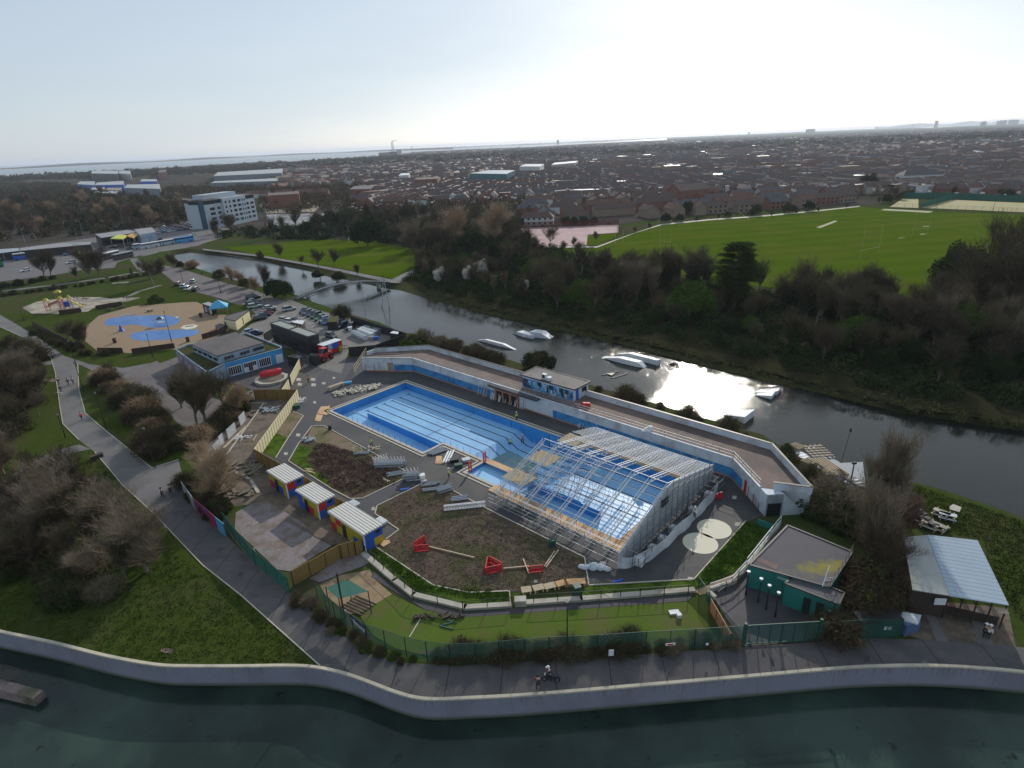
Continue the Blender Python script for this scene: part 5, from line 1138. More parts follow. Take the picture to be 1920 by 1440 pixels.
for px,py,col,kind,lab in((571,586,'dark blue','hatch','dark blue car at the upper end of the row beside the moat'),(577,589,'grey','hatch','grey car second in the row beside the moat'),(585,592,'dark blue','hatch','dark blue car third in the row beside the moat, left of the green ones'),(593,595,'dark green','estate','dark green estate car in the row beside the moat'),(600,599,'green','hatch','bright green car in the row beside the moat'),(607,603,'pale green','hatch','pale green car with a shiny bonnet in the row beside the moat'),(614,607,'blue','hatch','blue car at the lower end of the row beside the moat')):
 car(lab,px,py,A1+math.pi+0.15,col,kind)
car('small dark blue car parked behind the shed beside the black fence',636,609,A1+math.pi,'dark blue')
car('dark blue estate car alone in front of the black fence',642,614,A1+math.pi,'dark blue','estate')
car('black car with dusty roof beside the grey boats',658,616,A1+math.pi+0.4,'black','estate')
car('grey car parked behind the red and yellow truck',622,633,heading((620,633),(630,636)),'grey')
car('silver car driving in the lane at the bridge end',543,582,heading((533,584),(553,580)),'silver','estate')
A2=heading((488,598),(500,596))
for px,py,col,kind,lab in((487,600,'black','estate','black car lowest in the short row beside the grass island'),(496,594,'dark blue','hatch','dark car second lowest in the short row beside the grass island'),(501,590,'red','hatch','red car half hidden in the short row beside the grass island'),(506,585,'black','hatch','black car near the top of the short row beside the grass island'),(507,580,'white','hatch','white car at the top of the short row beside the grass island'),(478,577,'pale green','estate','pale mint car at the corner of the upper car park'),(474,572,'dark blue','estate','dark blue car above the pale mint one'),(477,567,'grey','hatch','grey car hidden behind the dark blue one in the upper car park'),(475,561,'black','van','black van at the top of the upper car park')):
 car(lab,px,py,A2+0.1,col,kind)
A3=heading((346,540),(358,533))
for px,py,col,kind,lab in((335,535,'dark red','estate','dark red car leftmost beside the park lawn'),(345,539,'pale blue','hatch','pale blue car second from the left beside the park lawn'),(353,543,'white','estate','white estate car with dark roof beside the park lawn'),(367,545,'black','estate','black car rightmost beside the park lawn'),(363,530,'pale green','hatch','small pale green car alone on the lane by the moat')):
 car(lab,px,py,A3,col,kind)
car('pale blue car parked left of the black cabins',471,625,heading((463,626),(478,623)),'pale blue','hatch')
car('dark blue car tucked beside the pale one near the black cabins',480,628,heading((463,626),(478,623)),'dark blue','hatch')
for i,(px,py,col,lab)in enumerate(((535,603,'silver','silver car with glinting windscreen behind the black cabins'),(545,606,'white','white car with glinting windscreen behind the black cabins'),(553,604,'grey','grey car behind the black cabins'))):car(lab,px,py,-0.4,col)
for px,py,col,kind,lab in((48,509,'white','hatch','white car on the main road at the left edge'),(134,494,'silver','estate','silver estate car on the main road beside the bare trees'),(127,479,'blue','hatch','blue car on the main road near the bus shelter'),(117,476,'yellow','hatch','yellow-green car on the main road near the bus shelter'),(213,465,'black','hatch','black car in front of the petrol canopy'),(243,468,'grey','hatch','grey car on the lane behind the buses'),(298,451,'black','hatch','black car on the lane right of the canopy'),(362,441,'white','hatch','white car in front of the hotel'),(415,444,'silver','hatch','silver car on the road below the hotel'),(148,477,'white','hatch','white car partly behind the bare road trees'),(168,476,'silver','hatch','silver car partly behind the bare road trees')):
 car(lab,px,py,heading((px-8,py+1.3),(px+8,py-1.3))+(0 if px%2 else math.pi),col,kind,'cars on the main road',name='car')
random.seed(21);k=0
cols=['white','silver','black','grey','blue','dark blue','red','brown']
for row in range(5):
 for i in range(9):
  px,py=300+i*7.5+row*3,437-i*0.9-row*3.4;c=cols[(i*3+row*5+random.randrange(3))%8]
  car('%s car in the crowded car park beside the hotel'%c,px,py,random.choice((0.2,1.7))+random.uniform(-.1,.1),c,random.choice(('hatch','estate')),'cars in the hotel car park',full=False)
def bus(lab,a,c,colour,h=3.0,roofm='white'):
 A,C=P(*a),P(*c);d=C-A;L=d.length;r=thing('bus',lab,'bus',A,math.atan2(d.y,d.x),'buses at the bus station')
 b=MB();b.box((L/2,0,h*0.3+.2),(L,2.5,h*0.6));b.build('lower_body',colour,r);b=MB();b.box((L/2,0,h*0.72),(L-.1,2.46,h*0.36));b.build('windows','glass',r)
 b=MB();b.box((L/2,0,h*0.95),(L-.02,2.52,h*0.12));b.build('roof',roofm,r)
 for x in(L*.18,L*.8):
  for y in(-1.15,1.15):b=MB();b.tube((x,y-.13,.48),(x,y+.13,.48),.48,k=12);b.build('wheel','tyre',r)
 return r
bus('white bus leftmost of the three parked end to end',(252,468),(264,466),'lead',3.0);bus('white and grey bus, long, second in the line of buses',(266,467.5),(298,462),'lidowhite');bus('white and grey bus third in the line of buses',(300,461.5),(327,457),'lead');bus('bright blue bus at the right end of the line',(329,457),(362,451.5),'blue',3.2,'blue')
bus('dark coach parked behind the railings left of the lawn path',(216,489),(248,482),'darkasphalt',3.2,'galv');bus('dark purple lorry on the main road by the shelter',(27,489),(50,486),'bluepanel',3.6,'sheeting');bus('white and teal bus cut by the left edge',(-25,505),(6,500),'teal',4.2,'teal')
# ================================================================ BUILDINGS ON THE LEFT
def flat_building(name,lab,cat,corners,z,wall,roof,par=0.0,parm=None,base=0.0,rt=0.12,inset=0.0):
 """corners: photo pixels of the roof corners at height z"""
 w=[P(a,c,z)for a,c in corners];w=[Vector((q.x,q.y,0))for q in w];cen=sum(w,Vector())/len(w);r=thing(name,lab,cat,cen)
 iw=[lerp(q,cen,inset)for q in w]
 b=MB();b.prism(iw,base,z-rt,top=False);b.build('wall',wall,r,True);b=MB();b.prism(w,z-rt,z);b.build('roof',roof,r,True)
 if par:b=MB();b.wall([lerp(q,cen,0.01)for q in w]+[lerp(w[0],cen,0.01)],0.22,z-0.003,z+par);b.build('roof_edge',parm or wall,r,True)
 return r,w,cen
def openings(r,a,c,items,m,nm='window',off=0.03,label=None):
 """items: (t0, t1, z0, z1) on the wall a -> c; one mesh per opening"""
 d=c-a;n=Vector((d.y,-d.x,0)).normalized()
 out=[]
 for t0,t1,z0,z1 in items:
  p,q=lerp(a,c,t0),lerp(a,c,t1);s=n if(a+n).length<(a-n).length else-n
  b=MB();b.prism([p+s*off,q+s*off,q-s*0.02,p-s*0.02],z0,z1);out.append(b.build(nm,m,r,True))
 return out
cafe,w,cen=flat_building('cafe_building','blue and white flat-roofed cafe building beside the splash park','building',[(329,657),(352,648),(463,626),(528,651.5),(529,655),(421,684),(388,700)],3.3,'lead','bank',0.35,'lead')
fa_,fb_=w[5],w[4]
b=MB();d=fb_-fa_;nn=Vector((d.y,-d.x,0)).normalized();nn=nn if nn.y<0 else-nn
b.quad(fa_+nn*.03+Vector((0,0,.1)),fb_+nn*.03+Vector((0,0,.1)),fb_+nn*.03+Vector((0,0,3.6)),fa_+nn*.03+Vector((0,0,3.6)));b.build('blue_facade','blue',cafe,True)
its=[]
for g0,g1,n in((0.04,0.25,6),(0.56,0.76,6)):
 for i in range(n):its.append((g0+(g1-g0)*(i+.12)/n,g0+(g1-g0)*(i+.88)/n,0.5,2.3))
for i in range(6):its.append((0.30+0.036*i,0.33+0.036*i,1.4 if i in(0,1,4,5)else 0.3,2.3))
openings(cafe,fa_,fb_,its,'glass',off=0.09)
openings(cafe,fa_,fb_,[(0.03,0.26,0.3,2.5),(0.29,0.525,0.15,2.5),(0.55,0.77,0.3,2.5),(0.86,0.98,0.2,2.3)],'white','window_frame',0.06)
w2=[P(352,648,5.2),P(463,626,5.2),P(494,646,5.2),P(407,669,5.2)];w2=[Vector((q.x,q.y,0))for q in[P(359,645.5,5.3),P(441,623,5.3),P(495,643,5.3),P(407,667.5,5.3)]]
b=MB();b.prism([lerp(q,sum(w2,Vector())/4,.02)for q in w2],3.31,5.15);b.build('upper_storey','lead',cafe,True);b=MB();b.prism(w2,5.15,5.35);b.build('upper_roof','roofgrey',cafe,True)
openings(cafe,w2[3],w2[2],[(0.13,.18,4.0,4.6),(.2,.25,4.0,4.6),(.27,.32,4.0,4.6),(.46,.51,4.0,4.6),(.53,.58,4.0,4.6),(.6,.65,4.0,4.6),(.74,.97,4.0,4.7)],'glass',off=0.15)
openings(cafe,w2[0],w2[3],[(0.05+.2*i,.17+.2*i,4.0,4.6)for i in range(5)],'glass',off=0.15)
openings(cafe,w[6],w[0],[(0.05,0.95,0.1,3.0)],mat('cafe_mural',(0.30,0.16,0.16),(0.10,0.10,0.12),0.8,(0.35,0.40,0.45),0.4,r=0.7,sharp=0.08),'mural',0.05)
c=P(510,713);b=MB();n=10;rr=3.7;ro=[(c.x+rr*math.cos(2*math.pi*i/n),c.y+rr*math.sin(2*math.pi*i/n))for i in range(n)]
b.prism(ro,0.05,0.55);r=thing('round_planter','ten-sided pale concrete ring planter in front of the cafe','planter',c);b.build('ring','concrete',r,True)
b=MB();b.prism([(c.x+2.9*math.cos(2*math.pi*i/n),c.y+2.9*math.sin(2*math.pi*i/n))for i in range(n)],.5,.57);b.build('fill','dirt',r,True)
r=thing('play_boat','red upturned boat-shaped play structure beside the round planter','play structure',P(509,707),heading((500,709),(518,705)))
b=MB();loft(b,[[(x,-w_,0.6),(x,w_,0.6),(x,w_*.8,1.5),(x,0,1.9 if abs(x)<2 else 1.6),(x,-w_*.8,1.5)]for x,w_ in((-2.4,.3),(-1.6,.8),(0,1.0),(1.6,.85),(2.4,.4))]);b.build('hull','red',r)
b=MB();b.tube((-2,0,0),(-2,0,.7),.12);b.tube((2,0,0),(2,0,.7),.12);b.build('supports','redpanel',r)
b=MB()
for cx_,cy_ in((507,686),(516,681)):
 q=P(cx_,cy_)
 for i in range(16):
  a0,a1=2*math.pi*i/16,2*math.pi*(i+1)/16
  b.quad(*[q+Vector((rr_*math.cos(a_),rr_*math.sin(a_),.085))for rr_,a_ in((.55,a0),(.75,a0),(.75,a1),(.55,a1))])
o=b.build('painted_rings','orange');o['kind']='structure'
cont,w,cen=flat_building('container_cabin','left black container cabin with a pale green flat roof','cabin',[(506.5,606),(527,601.5),(557.5,612.5),(541,618)],5.0,'black',mat('pale_container_roof',(0.26,0.28,0.25),(0.32,0.34,0.30),0.4,r=0.8),.1,'darkmetal',group if False else 0.0)
openings(cont,w[0],w[3],[(.15,.3,1.2,2.1),(.6,.75,1.2,2.1)],'glass')
cont2,w,cen=flat_building('container_cabin','right black container cabin with a pale green flat roof','cabin',[(542,618.5),(559.5,613),(597,626),(577,631.5)],5.2,'black',bpy.data.materials['pale_container_roof'],.1,'darkmetal')
openings(cont2,w[0],w[3],[(.2,.35,1.2,2.1)],'glass')
b=MB();a,c=P(508,626,2.6),P(571,648,2.6);d=(c-a).normalized();n=Vector((-d.y,d.x,0));b.prism([a,c,c+n*2.5,a+n*2.5],2.5,2.65)
for i in range(7):q=lerp(a,c,i/6);b.tube(Vector((q.x,q.y,0)),Vector((q.x,q.y,3.6)),.05,k=4)
for z in(3.2,3.6):b.tube(Vector((a.x,a.y,z)),Vector((c.x,c.y,z)),.03,k=4)
tag(b.build('timber_balcony','black'),'black raised walkway with railings in front of the container cabins','walkway')
flat_building('dark_shed','dark boarded store below the container cabins, beside the cream hoarding','shed',[(538,668),(552,663),(566,668),(561,672)],2.4,'black','black')
hoarding('black_hoarding',(494,626),(508,617),2.6,'black','black boarded fence left of the container cabins',2.4)
hoarding('black_hoarding',(657,592),(760,624),2.4,'black','long black boarded fence between the car park and the moat',2.0,'darkfence')
hoarding('black_hoarding',(760,626),(703,647),2.2,'black','black boarded fence along the lower side of the car park',2.4)
hoarding('black_hoarding',(703,647),(653,651),2.4,'black','black boarded fence beside the top of the terrace',2.4)
an=heading((640,655),(612,668))
r=thing('wheel_loader','red loader with a big black rear wheel facing the site entrance','loader',P(607,676),an)
b=MB();loft(b,[[(x,-w_,z0),(x,w_,z0),(x,w_,z1),(x,-w_,z1)]for x,w_,z0,z1 in((-2.6,.9,.8,1.8),(-1.0,1.0,.8,2.0),(.6,.9,.8,1.9),(1.8,.7,.8,1.5))]);b.build('body','redpanel',r)
b=MB();b.hull([(-1.2,-.8,1.9),(.4,-.8,1.9),(.4,.8,1.9),(-1.2,.8,1.9)],[(-1.0,-.7,3.0),(.1,-.7,3.0),(.1,.7,3.0),(-1.0,.7,3.0)]);b.build('cab','glass',r);b=MB();b.box((-.45,0,3.06),(1.4,1.6,.12));b.build('cab_roof','redpanel',r)
for x,rad in((-1.5,.75),(1.3,.75)):
 for y in(-1.15,1.15):b=MB();b.tube((x,y-.22,rad),(x,y+.22,rad),rad,k=16);wq=b.build('wheel','tyre',r);b=MB();b.tube((x,y-.24,rad),(x,y+.24,rad),rad*.45,k=10);b.build('hub','redpanel',wq)
b=MB();b.tube((.5,.55,1.9),(2.6,.55,1.2),.14);b.tube((.5,-.55,1.9),(2.6,-.55,1.2),.14);b.build('lift_arms','redpanel',r)
b=MB();b.hull([(2.3,-1.25,.4),(3.5,-1.25,.3),(3.3,-1.25,2.3),(2.4,-1.25,2.6)],[(2.3,1.25,.4),(3.5,1.25,.3),(3.3,1.25,2.3),(2.4,1.25,2.6)]);b.build('bucket','black',r)
a2=heading((628,642),(606,664))
r=thing('box_container','white roofed container painted in yellow, blue and red blocks beside the loader','container',P(621,661),heading((607,664),(632,655)))
b=MB();b.box((0,0,1.35),(5.6,2.5,2.7));b.build('body','redpanel',r);b=MB();b.box((0,0,2.76),(5.7,2.6,.1));b.build('roof','white',r)
b=MB();b.mi=0
for(x0,x1,z0,z1,mi)in((-2.8,-1.6,1.3,2.7,0),(-1.6,-.4,1.3,2.7,1),(-.4,1.6,1.3,2.7,2),(1.6,2.8,0,1.3,3)):b.mi=mi;b.quad((x0,-1.265,z0),(x1,-1.265,z0),(x1,-1.265,z1),(x0,-1.265,z1))
for(y0,y1,z0,z1,mi)in((-1.25,-.2,1.3,2.7,3),(-.2,1.25,1.3,2.7,1),(-1.25,0,0,1.3,2),(0,1.25,0,1.3,3)):b.mi=mi;b.quad((2.815,y0,z0),(2.815,y1,z0),(2.815,y1,z1),(2.815,y0,z1))
b.build('colour_panels',['green','lead','bluepanel','yellow'],r)
b=MB();
for(a,c,z)in(((616,662),(642,661),1.0),((634,655),(652,655),1.1),((616,664),(640,665),.5)):
 A,C=P(*a),P(*c)
 for zz in(.25,z):b.tube(A+Vector((0,0,zz)),C+Vector((0,0,zz)),.07,k=4)
 for i in range(4):q=lerp(A,C,i/3);b.tube(q,q+Vector((0,0,z)),.05,k=4)
tag(b.build('site_gate','darkmetal'),'low dark steel gates across the site entrance','gate')
b=MB()
for i in range(7):
 q=lerp(P(665,704),P(688,668),i/6);b.tube(q,q+Vector((0,0,2.2)),.06,k=4)
for z in(.8,1.5,2.1):b.tube(P(665,704)+Vector((0,0,z)),P(688,668)+Vector((0,0,z)),.05,k=4)
tag(b.build('timber_stair_rail','timber'),'rough timber handrail climbing beside the left end of the terrace','handrail')
for i,(a,c,m_)in enumerate((((662,628),(687,639),'sheeting'),((673,624),(700,634),'sheeting'),((678,621),(706,630),'galv'),((684,619),(700,623),'galv'),((697,622),(712,626),'galv'))):
 A,C=P(*a),P(*c);d=C-A;L=d.length;r=thing('stacked_boats',('lowest pale rack of upturned boats in the car park','middle pale rack of upturned boats with bright slats','upper pale rack of upturned boats in the car park','small grey boat rack against the black fence','short grey boat rack right of the others')[i],'boat rack',A,math.atan2(d.y,d.x),'boat racks in the car park')
 b=MB();loft(b,[[(x,-.6*f,.1),(x,.6*f,.1),(x,.75*f,.9),(x,.45*f,1.3),(x,-.45*f,1.3),(x,-.75*f,.9)]for x,f in((0,.8),(L*.1,1.1),(L*.9,1.1),(L,.8))]);b.build('hull',m_,r)
 b=MB()
 for k in range(9):b.box((L*(k+.5)/9,0,1.34),(.5,1.1,.08))
 b.build('slats','white' if i in(1,2)else 'galv',r)
small('white_bag','round white bag at the end of the boat racks','bag',657,620,(1.1,1.1,1.0),'white');small('blue_bag','blue sack at the right end of the boat racks','bag',705,637,(1.3,.8,.8),'bluepanel')
small('pallet_stack','brown rubbish heap at the lower end of the boat racks','pallets',693,636,(2.0,1.2,.7),'timber')
flat_building('boat_store','small white roofed shed in the corner of the black fence','shed',[(731,624),(737,620.5),(748,622),(746,626)],2.2,'black','white')
flat_building('dark_shed','dark green slatted shed at the end of the moat-side car row','shed',[(613,604),(618,594),(635,592),(632,603)],2.5,'black','leafolive')
small('white_cabinet','pale blue tall cabinet beside the dark green shed','cabinet',610,605,(1.5,.8,2.0),'lead')
r,w,_=flat_building('timber_kiosk','red-brown timber kiosk with a bright roof behind the container cabins','kiosk',[(548,604),(556,600),(571,601),(567,608)],2.9,'redfence','white');openings(r,w[0],w[3],[(.2,.35,.2,2.4),(.5,.65,.2,2.4),(.8,.93,.2,2.4)],'timber','post')
r,w,_=flat_building('toilet_block','long low block with beige panelled wall beside the splash park','building',[(420,598),(424,592),(465,580.5),(467,583),(441,602),(436,601)],2.8,'cream','roofgrey',.12,'darkfence')
openings(r,w[4],w[3],[(.45,.5,.2,2.3)],'darkfence','door')
r,w,_=flat_building('snack_kiosk','small dark kiosk with red, white and blue shutters beside the blue canopy','kiosk',[(379,569),(391,566),(404,571),(396,575)],3.0,'darkmetal',mat('kiosk_roof',(0.28,0.3,0.33),(0.34,0.36,0.4),0.6,r=.8));openings(r,w[0],w[3],[(.2,.42,.5,2.2)],'lead','shutter');openings(r,w[0],w[3],[(.5,.62,.3,2.2)],'redpanel','shutter');openings(r,w[0],w[3],[(.7,.92,.5,2.2)],'white','shutter')
r=thing('canopy','blue pyramid canopy on posts beside the splash park kiosk','canopy',P(413,588),0.35)
b=MB();s=2.7
for a0 in range(4):
 q=[(-s,-s),(s,-s),(s,s),(-s,s)];p,t=q[a0],q[(a0+1)%4];b.quad((p[0],p[1],2.5),(t[0],t[1],2.5),(0,0,4.6));b.quad((p[0],p[1],2.2),(t[0],t[1],2.2),(t[0],t[1],2.5),(p[0],p[1],2.5))
b.build('roof','skyblue',r)
for x,y in((-2.5,-2.5),(2.5,-2.5),(2.5,2.5),(-2.5,2.5)):b=MB();b.tube((x,y,0),(x,y,2.4),.07);b.build('post','galv',r)
r=thing('van','dark open-backed trailer with a white lid beside the beige toilet block','trailer',P(433,613),0.5);b=MB();b.box((0,0,1.0),(3.0,1.8,1.7));b.build('body','black',r);b=MB();b.box((0,.3,1.92),(2.6,1.0,.1));b.build('lid','white',r)
for y in(-.95,.95):b=MB();b.tube((0,y-.1,.35),(0,y+.1,.35),.35,k=10);b.build('wheel','tyre',r)
r,w,_=flat_building('pump_box','low dark red box beside the trailer at the splash park','box',[(403,609),(413,606),(424,609),(408,618)],1.2,'redfence','roofgrey')
for i,(a,c,lab)in enumerate((((144,648),(160,655),'short dark fence below the round bush by the splash park'),((185,662),(231,662),'dark brown fence left of the splash park gate'),((249,664),(328,653),'dark brown fence right of the splash park gate with a white notice'),((380,636),(424,624),'brown fence between the splash park and the cafe'),((181,581),(229,573),'brown fence panel between the two playgrounds'),((112,590),(153,585),'short brown fence below the yellow slide'),((62,610),(95,628),'dark fence beside the path left of the round bush'),((95,628),(150,655),'dark fence running behind the round bush'))):
 hoarding('timber_fence',a,c,1.5,'redfence',lab,1.8,'darkfence',base=True)
small('waste_bin','dark red litter bin on the splash park sand near its lower fence','bin',216,643,(.8,.7,1.3),'redfence');small('waste_bin','dark litter bin near the splash park kiosk','bin',377,595,(.8,.7,1.3),'redfence');small('waste_bin','dark litter bin at the splash park gap by the cafe','bin',353,641,(.8,.7,1.3),'redfence')
for px,py,lab in((206,582,'left picnic table on the splash park sand'),(231,577,'middle picnic table on the splash park sand'),(282,584,'pale picnic table at the top of the splash park with dark seats')):
 r=thing('picnic_table',lab,'picnic table',P(px,py),0.3,'picnic tables in the splash park');b=MB();b.box((0,0,.75),(1.8,.8,.07));b.build('table_top','concrete' if px==282 else 'darkfence',r)
 for y in(-.75,.75):b=MB();b.box((0,y,.45),(1.8,.3,.05));b.build('seat','darkfence',r)
 b=MB();b.box((-.6,0,.36),(.1,1.6,.72));b.box((.6,0,.36),(.1,1.6,.72));b.build('frame','darkfence',r)
r=thing('water_play_bar','row of spray hoops standing in the upper blue splash pad','water feature',P(243,600),0.2);b=MB();b.box((0,0,1.6),(5.0,.5,.18))
for k in range(7):b.tube((-2.4+.8*k,0,0),(-2.4+.8*k,0,1.55),.05,k=4)
b.build('frame','lead',r)
r=thing('water_tower_toy','small green roofed water play tower in the upper blue splash pad','water feature',P(303,609),0.2)
b=MB();b.hull([(-1,-1,1.9),(1,-1,1.9),(1,1,1.9),(-1,1,1.9)],[(-.4,-.4,2.5),(.4,-.4,2.5),(.4,.4,2.5),(-.4,.4,2.5)]);b.build('roof','green',r);b=MB()
for x in(-.8,.8):
 for y in(-.8,.8):b.tube((x,y,0),(x,y,1.9),.07)
b.box((0,0,.9),(1.4,1.4,.1));b.build('legs','white',r)
r=thing('water_cone_toy','purple-blue cone water toy on the sand left of the lower splash pad','water feature',P(228,621));b=MB();b.tube((0,0,0),(0,0,1.0),.9,.35,k=8);b.tube((0,0,1.0),(0,0,2.1),.45,.05,k=8);b.build('cone','bluepanel',r)
r=thing('spray_post','thin spray post with pipes beside the green roofed toy','water feature',P(290,606));b=MB();b.tube((0,0,0),(0,0,2.2),.07);b.tube((-.7,0,.9),(.7,0,1.2),.1);b.build('pipe','timber',r)
small('stone_ring','dark oval hole in the pale plinth of the splash park','plinth',355,612,(2.2,.8,.08),'darkfence',.3,.03)
small('stepping_blocks','pale block at the right tip of the upper splash pad','block',332,596,(.8,3.2,.15),'concrete',.5)
r=thing('climbing_castle','orange and yellow climbing tower with domed roofs and slide on the sand playground','playground tower',P(118,580),0.3)
for x,y,h,rad in((0,0,6.2,1.2),(.6,-1.5,4.2,.8),(-4,-.5,3.8,1.0),(2.6,.3,4.0,.7)):
 b=MB();b.tube((x,y,h-.2),(x,y,h+.35),rad,rad*.7,k=10);b.tube((x,y,h+.35),(x,y,h+.7),rad*.7,.1,k=10);b.build('dome_roof','yellow',r)
 b=MB()
 for k in range(4):t=math.pi/4+k*math.pi/2;b.tube((x+rad*.8*math.cos(t),y+rad*.8*math.sin(t),0),(x+rad*.8*math.cos(t),y+rad*.8*math.sin(t),h-.1),.08,k=5)
 b.box((x,y,h*.45),(rad*1.7,rad*1.7,.15));b.build('posts','orange',r)
b=MB();b.hull([(2.8,-.4,2.6),(2.8,.4,2.6),(2.9,.4,2.9),(2.9,-.4,2.9)],[(6.2,-.4,.2),(6.2,.4,.2),(6.2,.4,.5),(6.2,-.4,.5)]);b.build('slide','yellow',r)
b=MB();b.hull([(-3.6,-.6,1.7),(-.4,-.2,2.6),(-.4,.2,2.6),(-3.6,-.2,1.7)],[(-3.6,-.6,2.6),(-.4,-.2,3.4),(-.4,.2,3.4),(-3.6,-.2,2.6)]);b.build('bridge','orange',r)
b=MB();b.hull([(.8,-.6,.8),(2.4,-.6,.8),(2.4,.6,.8),(.8,.6,.8)],[(.8,-.6,2.6),(2.4,-.6,2.6),(2.4,.6,2.6),(.8,.6,2.6)]);b.build('panels','bluepanel',r)
for px,py,lab in((145,562,'low dark spring toys on the sand playground'),(162,563,'dark seesaw at the upper end of the sand playground'),(156,575,'dark climbing frame at the end of the brown fence'),(238,562,'dark play rocks beside the path at the playground')):
 r=thing('play_equipment',lab,'play equipment',P(px,py));b=MB();b.tube((-1.4,0,.9),(1.4,0,.6),.1);b.tube((0,0,0),(0,0,.8),.12);b.tube((-1,-.4,0),(-1,.3,1.6),.07);b.build('frame','redfence',r)
small('park_bench','low wooden bench on the lawn left of the promenade','bench',182,859,(1.8,.9,.6),'darkfence',.9);small('park_bench','small bench on the lawn right of the promenade path','bench',184,737,(1.6,.6,.45),'darkfence',.2)
for px,py,lab in((226,532,'low pale slab bench on the park lawn by the playground'),):small('park_bench',lab,'bench',px,py,(5.5,1.0,.4),'concrete',.3)
for px,py,lab in((248,516,'dark wooden totem beside the lane crossing'),(246,513,'smaller dark totem behind the taller one')):b=MB();q=P(px,py);b.tube(q,q+Vector((0,0,3.4 if px==248 else 1.8)),.55,.35,k=6);tag(b.build('wooden_totem','darkfence'),lab,'sculpture')
def lamp(px,py,h,lab,m='black',arm=0.0,twin=False,group='park lamp posts'):
 r=thing('lamp_post',lab,'lamp post',P(px,py),0.3,group);b=MB();b.tube((0,0,0),(0,0,h*.25),.13,.10,k=6);b.tube((0,0,h*.25),(0,0,h),.08,.05,k=6)
 if arm:b.tube((0,0,h),(arm,0,h+.15),.04,k=4)
 b.build('pole',m,r);b=MB()
 if arm:b.box((arm,0,h+.12),(.6,.2,.12))
 else:b.tube((0,0,h),(0,0,h+.3),.14,.2,k=8)
 b.build('lamp_head','galv' if arm or h<4 else 'darksteel',r)
for px,py,h,lab in((199,802,7.0,'dark lamp post on the verge right of the pink walker'),(291,877,7.0,'dark lamp post where the path meets the hedge'),(157,733,6.6,'dark lamp post leaning over the path by the walkers'),(144,688,6.6,'dark lamp post at the path junction by the round bush'),(287,670,6.0,'dark lamp post outside the splash park fence'),(45,601,5.0,'dark lamp post by the playground path at the left edge'),(123,821,4.5,'slim dark post on the grass left of the path fork'),(1064,1240,7.2,'tall dark lamp post behind the mesh fence at the promenade'),(414,549,6.5,'dark lamp post beside the car lane above the blue canopy'),(344,531,6.5,'dark lamp post by the parked cars near the moat'),(322,641,8.5,'thin tall pole rising from the splash park fence'),(600,610,5.5,'dark lamp post in the middle of the car park'),(499,578,5.5,'dark lamp post beside the lane to the bridge'),(648,1157,0.6,'short stub post in the sand')):lamp(px,py,h,lab)
for px,py,h,lab in((52,468,12,'tall pale street light by the bus shelter on the left'),(161,456,15,'tall pale street light behind the bare road trees'),(328,428,15,'tall pale street light beside the hotel car park'),(234,429,12,'tall pale street light behind the petrol canopy'),(148,456,9,'twin headed street light by the road'),(14,500,8,'pale street light at the left edge of the road')):lamp(px,py,h,lab,'galv',1.2,group='street lights on the main road')
for px,py,lab in((1398,1116,'short dark lamp post at the left corner of the pump house'),(1421,1130,'second short dark lamp post from the ramp in the dark yard'),(1436,1143,'third short dark lamp post from the ramp in the dark yard'),(1453,1157,'short dark lamp post nearest the gate in the dark yard')):lamp(px,py,3.0,lab,'black',group='short lamp posts in the dark yard')
r,w,_=flat_building('station_building','long low grey roofed building beside the yellow canopy','building',[(178,439),(240,431),(262,435),(190,446)],5.0,'darkmetal',mat('metal_roof_grey',(0.24,0.23,0.24),(0.30,0.29,0.30),0.2,r=.7));openings(r,w[3],w[2],[(.0,.3,1,3.2)],'glass')
r,w,_=flat_building('station_building','grey stepped building right of the yellow canopy','building',[(252,430),(285,426),(292,435),(262,440)],6.5,'lead',bpy.data.materials['metal_roof_grey'])
for i,(cs,m_)in enumerate((([(207,447),(222,440),(240,441),(230,448)],'hiviz'),([(236,442),(250,437),(262,439),(250,446)],'orange'))):
 w=[P(a,c,5.2)for a,c in cs];r=thing('station_canopy',('yellow-green canopy on posts at the petrol station','orange canopy on posts at the petrol station')[i],'canopy',sum((Vector((q.x,q.y,0))for q in w),Vector())/4)
 b=MB();b.prism([(q.x,q.y)for q in w],4.8,5.3);b.build('roof',mat('lime_canopy',(0.55,0.58,0.05),(0.5,0.52,0.04),.3,r=.6)if i==0 else mat('amber_canopy',(0.65,0.32,0.06),(0.5,0.3,0.04),.3,r=.6),r,True)
 for q in w:b=MB();b.tube(Vector((q.x,q.y,0)),Vector((q.x,q.y,4.8)),.15);b.build('post','galv',r,True)
r,w,_=flat_building('bus_shelter','long low bus station shelter with a grey roof on the left','shelter',[(-60,471),(35,465),(36,470),(-60,482)],4.2,'darkmetal','galv')
r,w,_=flat_building('bus_shelter','dark roofed shelter continuing right from the grey roofed one','shelter',[(38,465),(110,456),(170,453),(170,458),(38,470)],4.2,'darkmetal',bpy.data.materials['metal_roof_grey'])
r,w,_=flat_building('bus_shelter','thin white shelter roof beside the dark coach','shelter',[(190,474),(222,468),(222,469.5),(194,476)],3.5,'darkmetal','white')
def hot(name,cs,z0,z1,m_,par,nm='wall'):
 w=[P(a,c,z1)for a,c in cs];b=MB();b.prism([(q.x,q.y)for q in w],z0,z1);return b.build(nm,m_,par,True),[Vector((q.x,q.y,0))for q in w]
HZ=17.0;base=P(395,430);hotel=thing('hotel','large pale blue-white five storey hotel with dark glass corner','hotel',base)
A=P(355,425);B=P(381,430.5);C=P(396,430);D=P(484,412);D2=P(486.0,409)
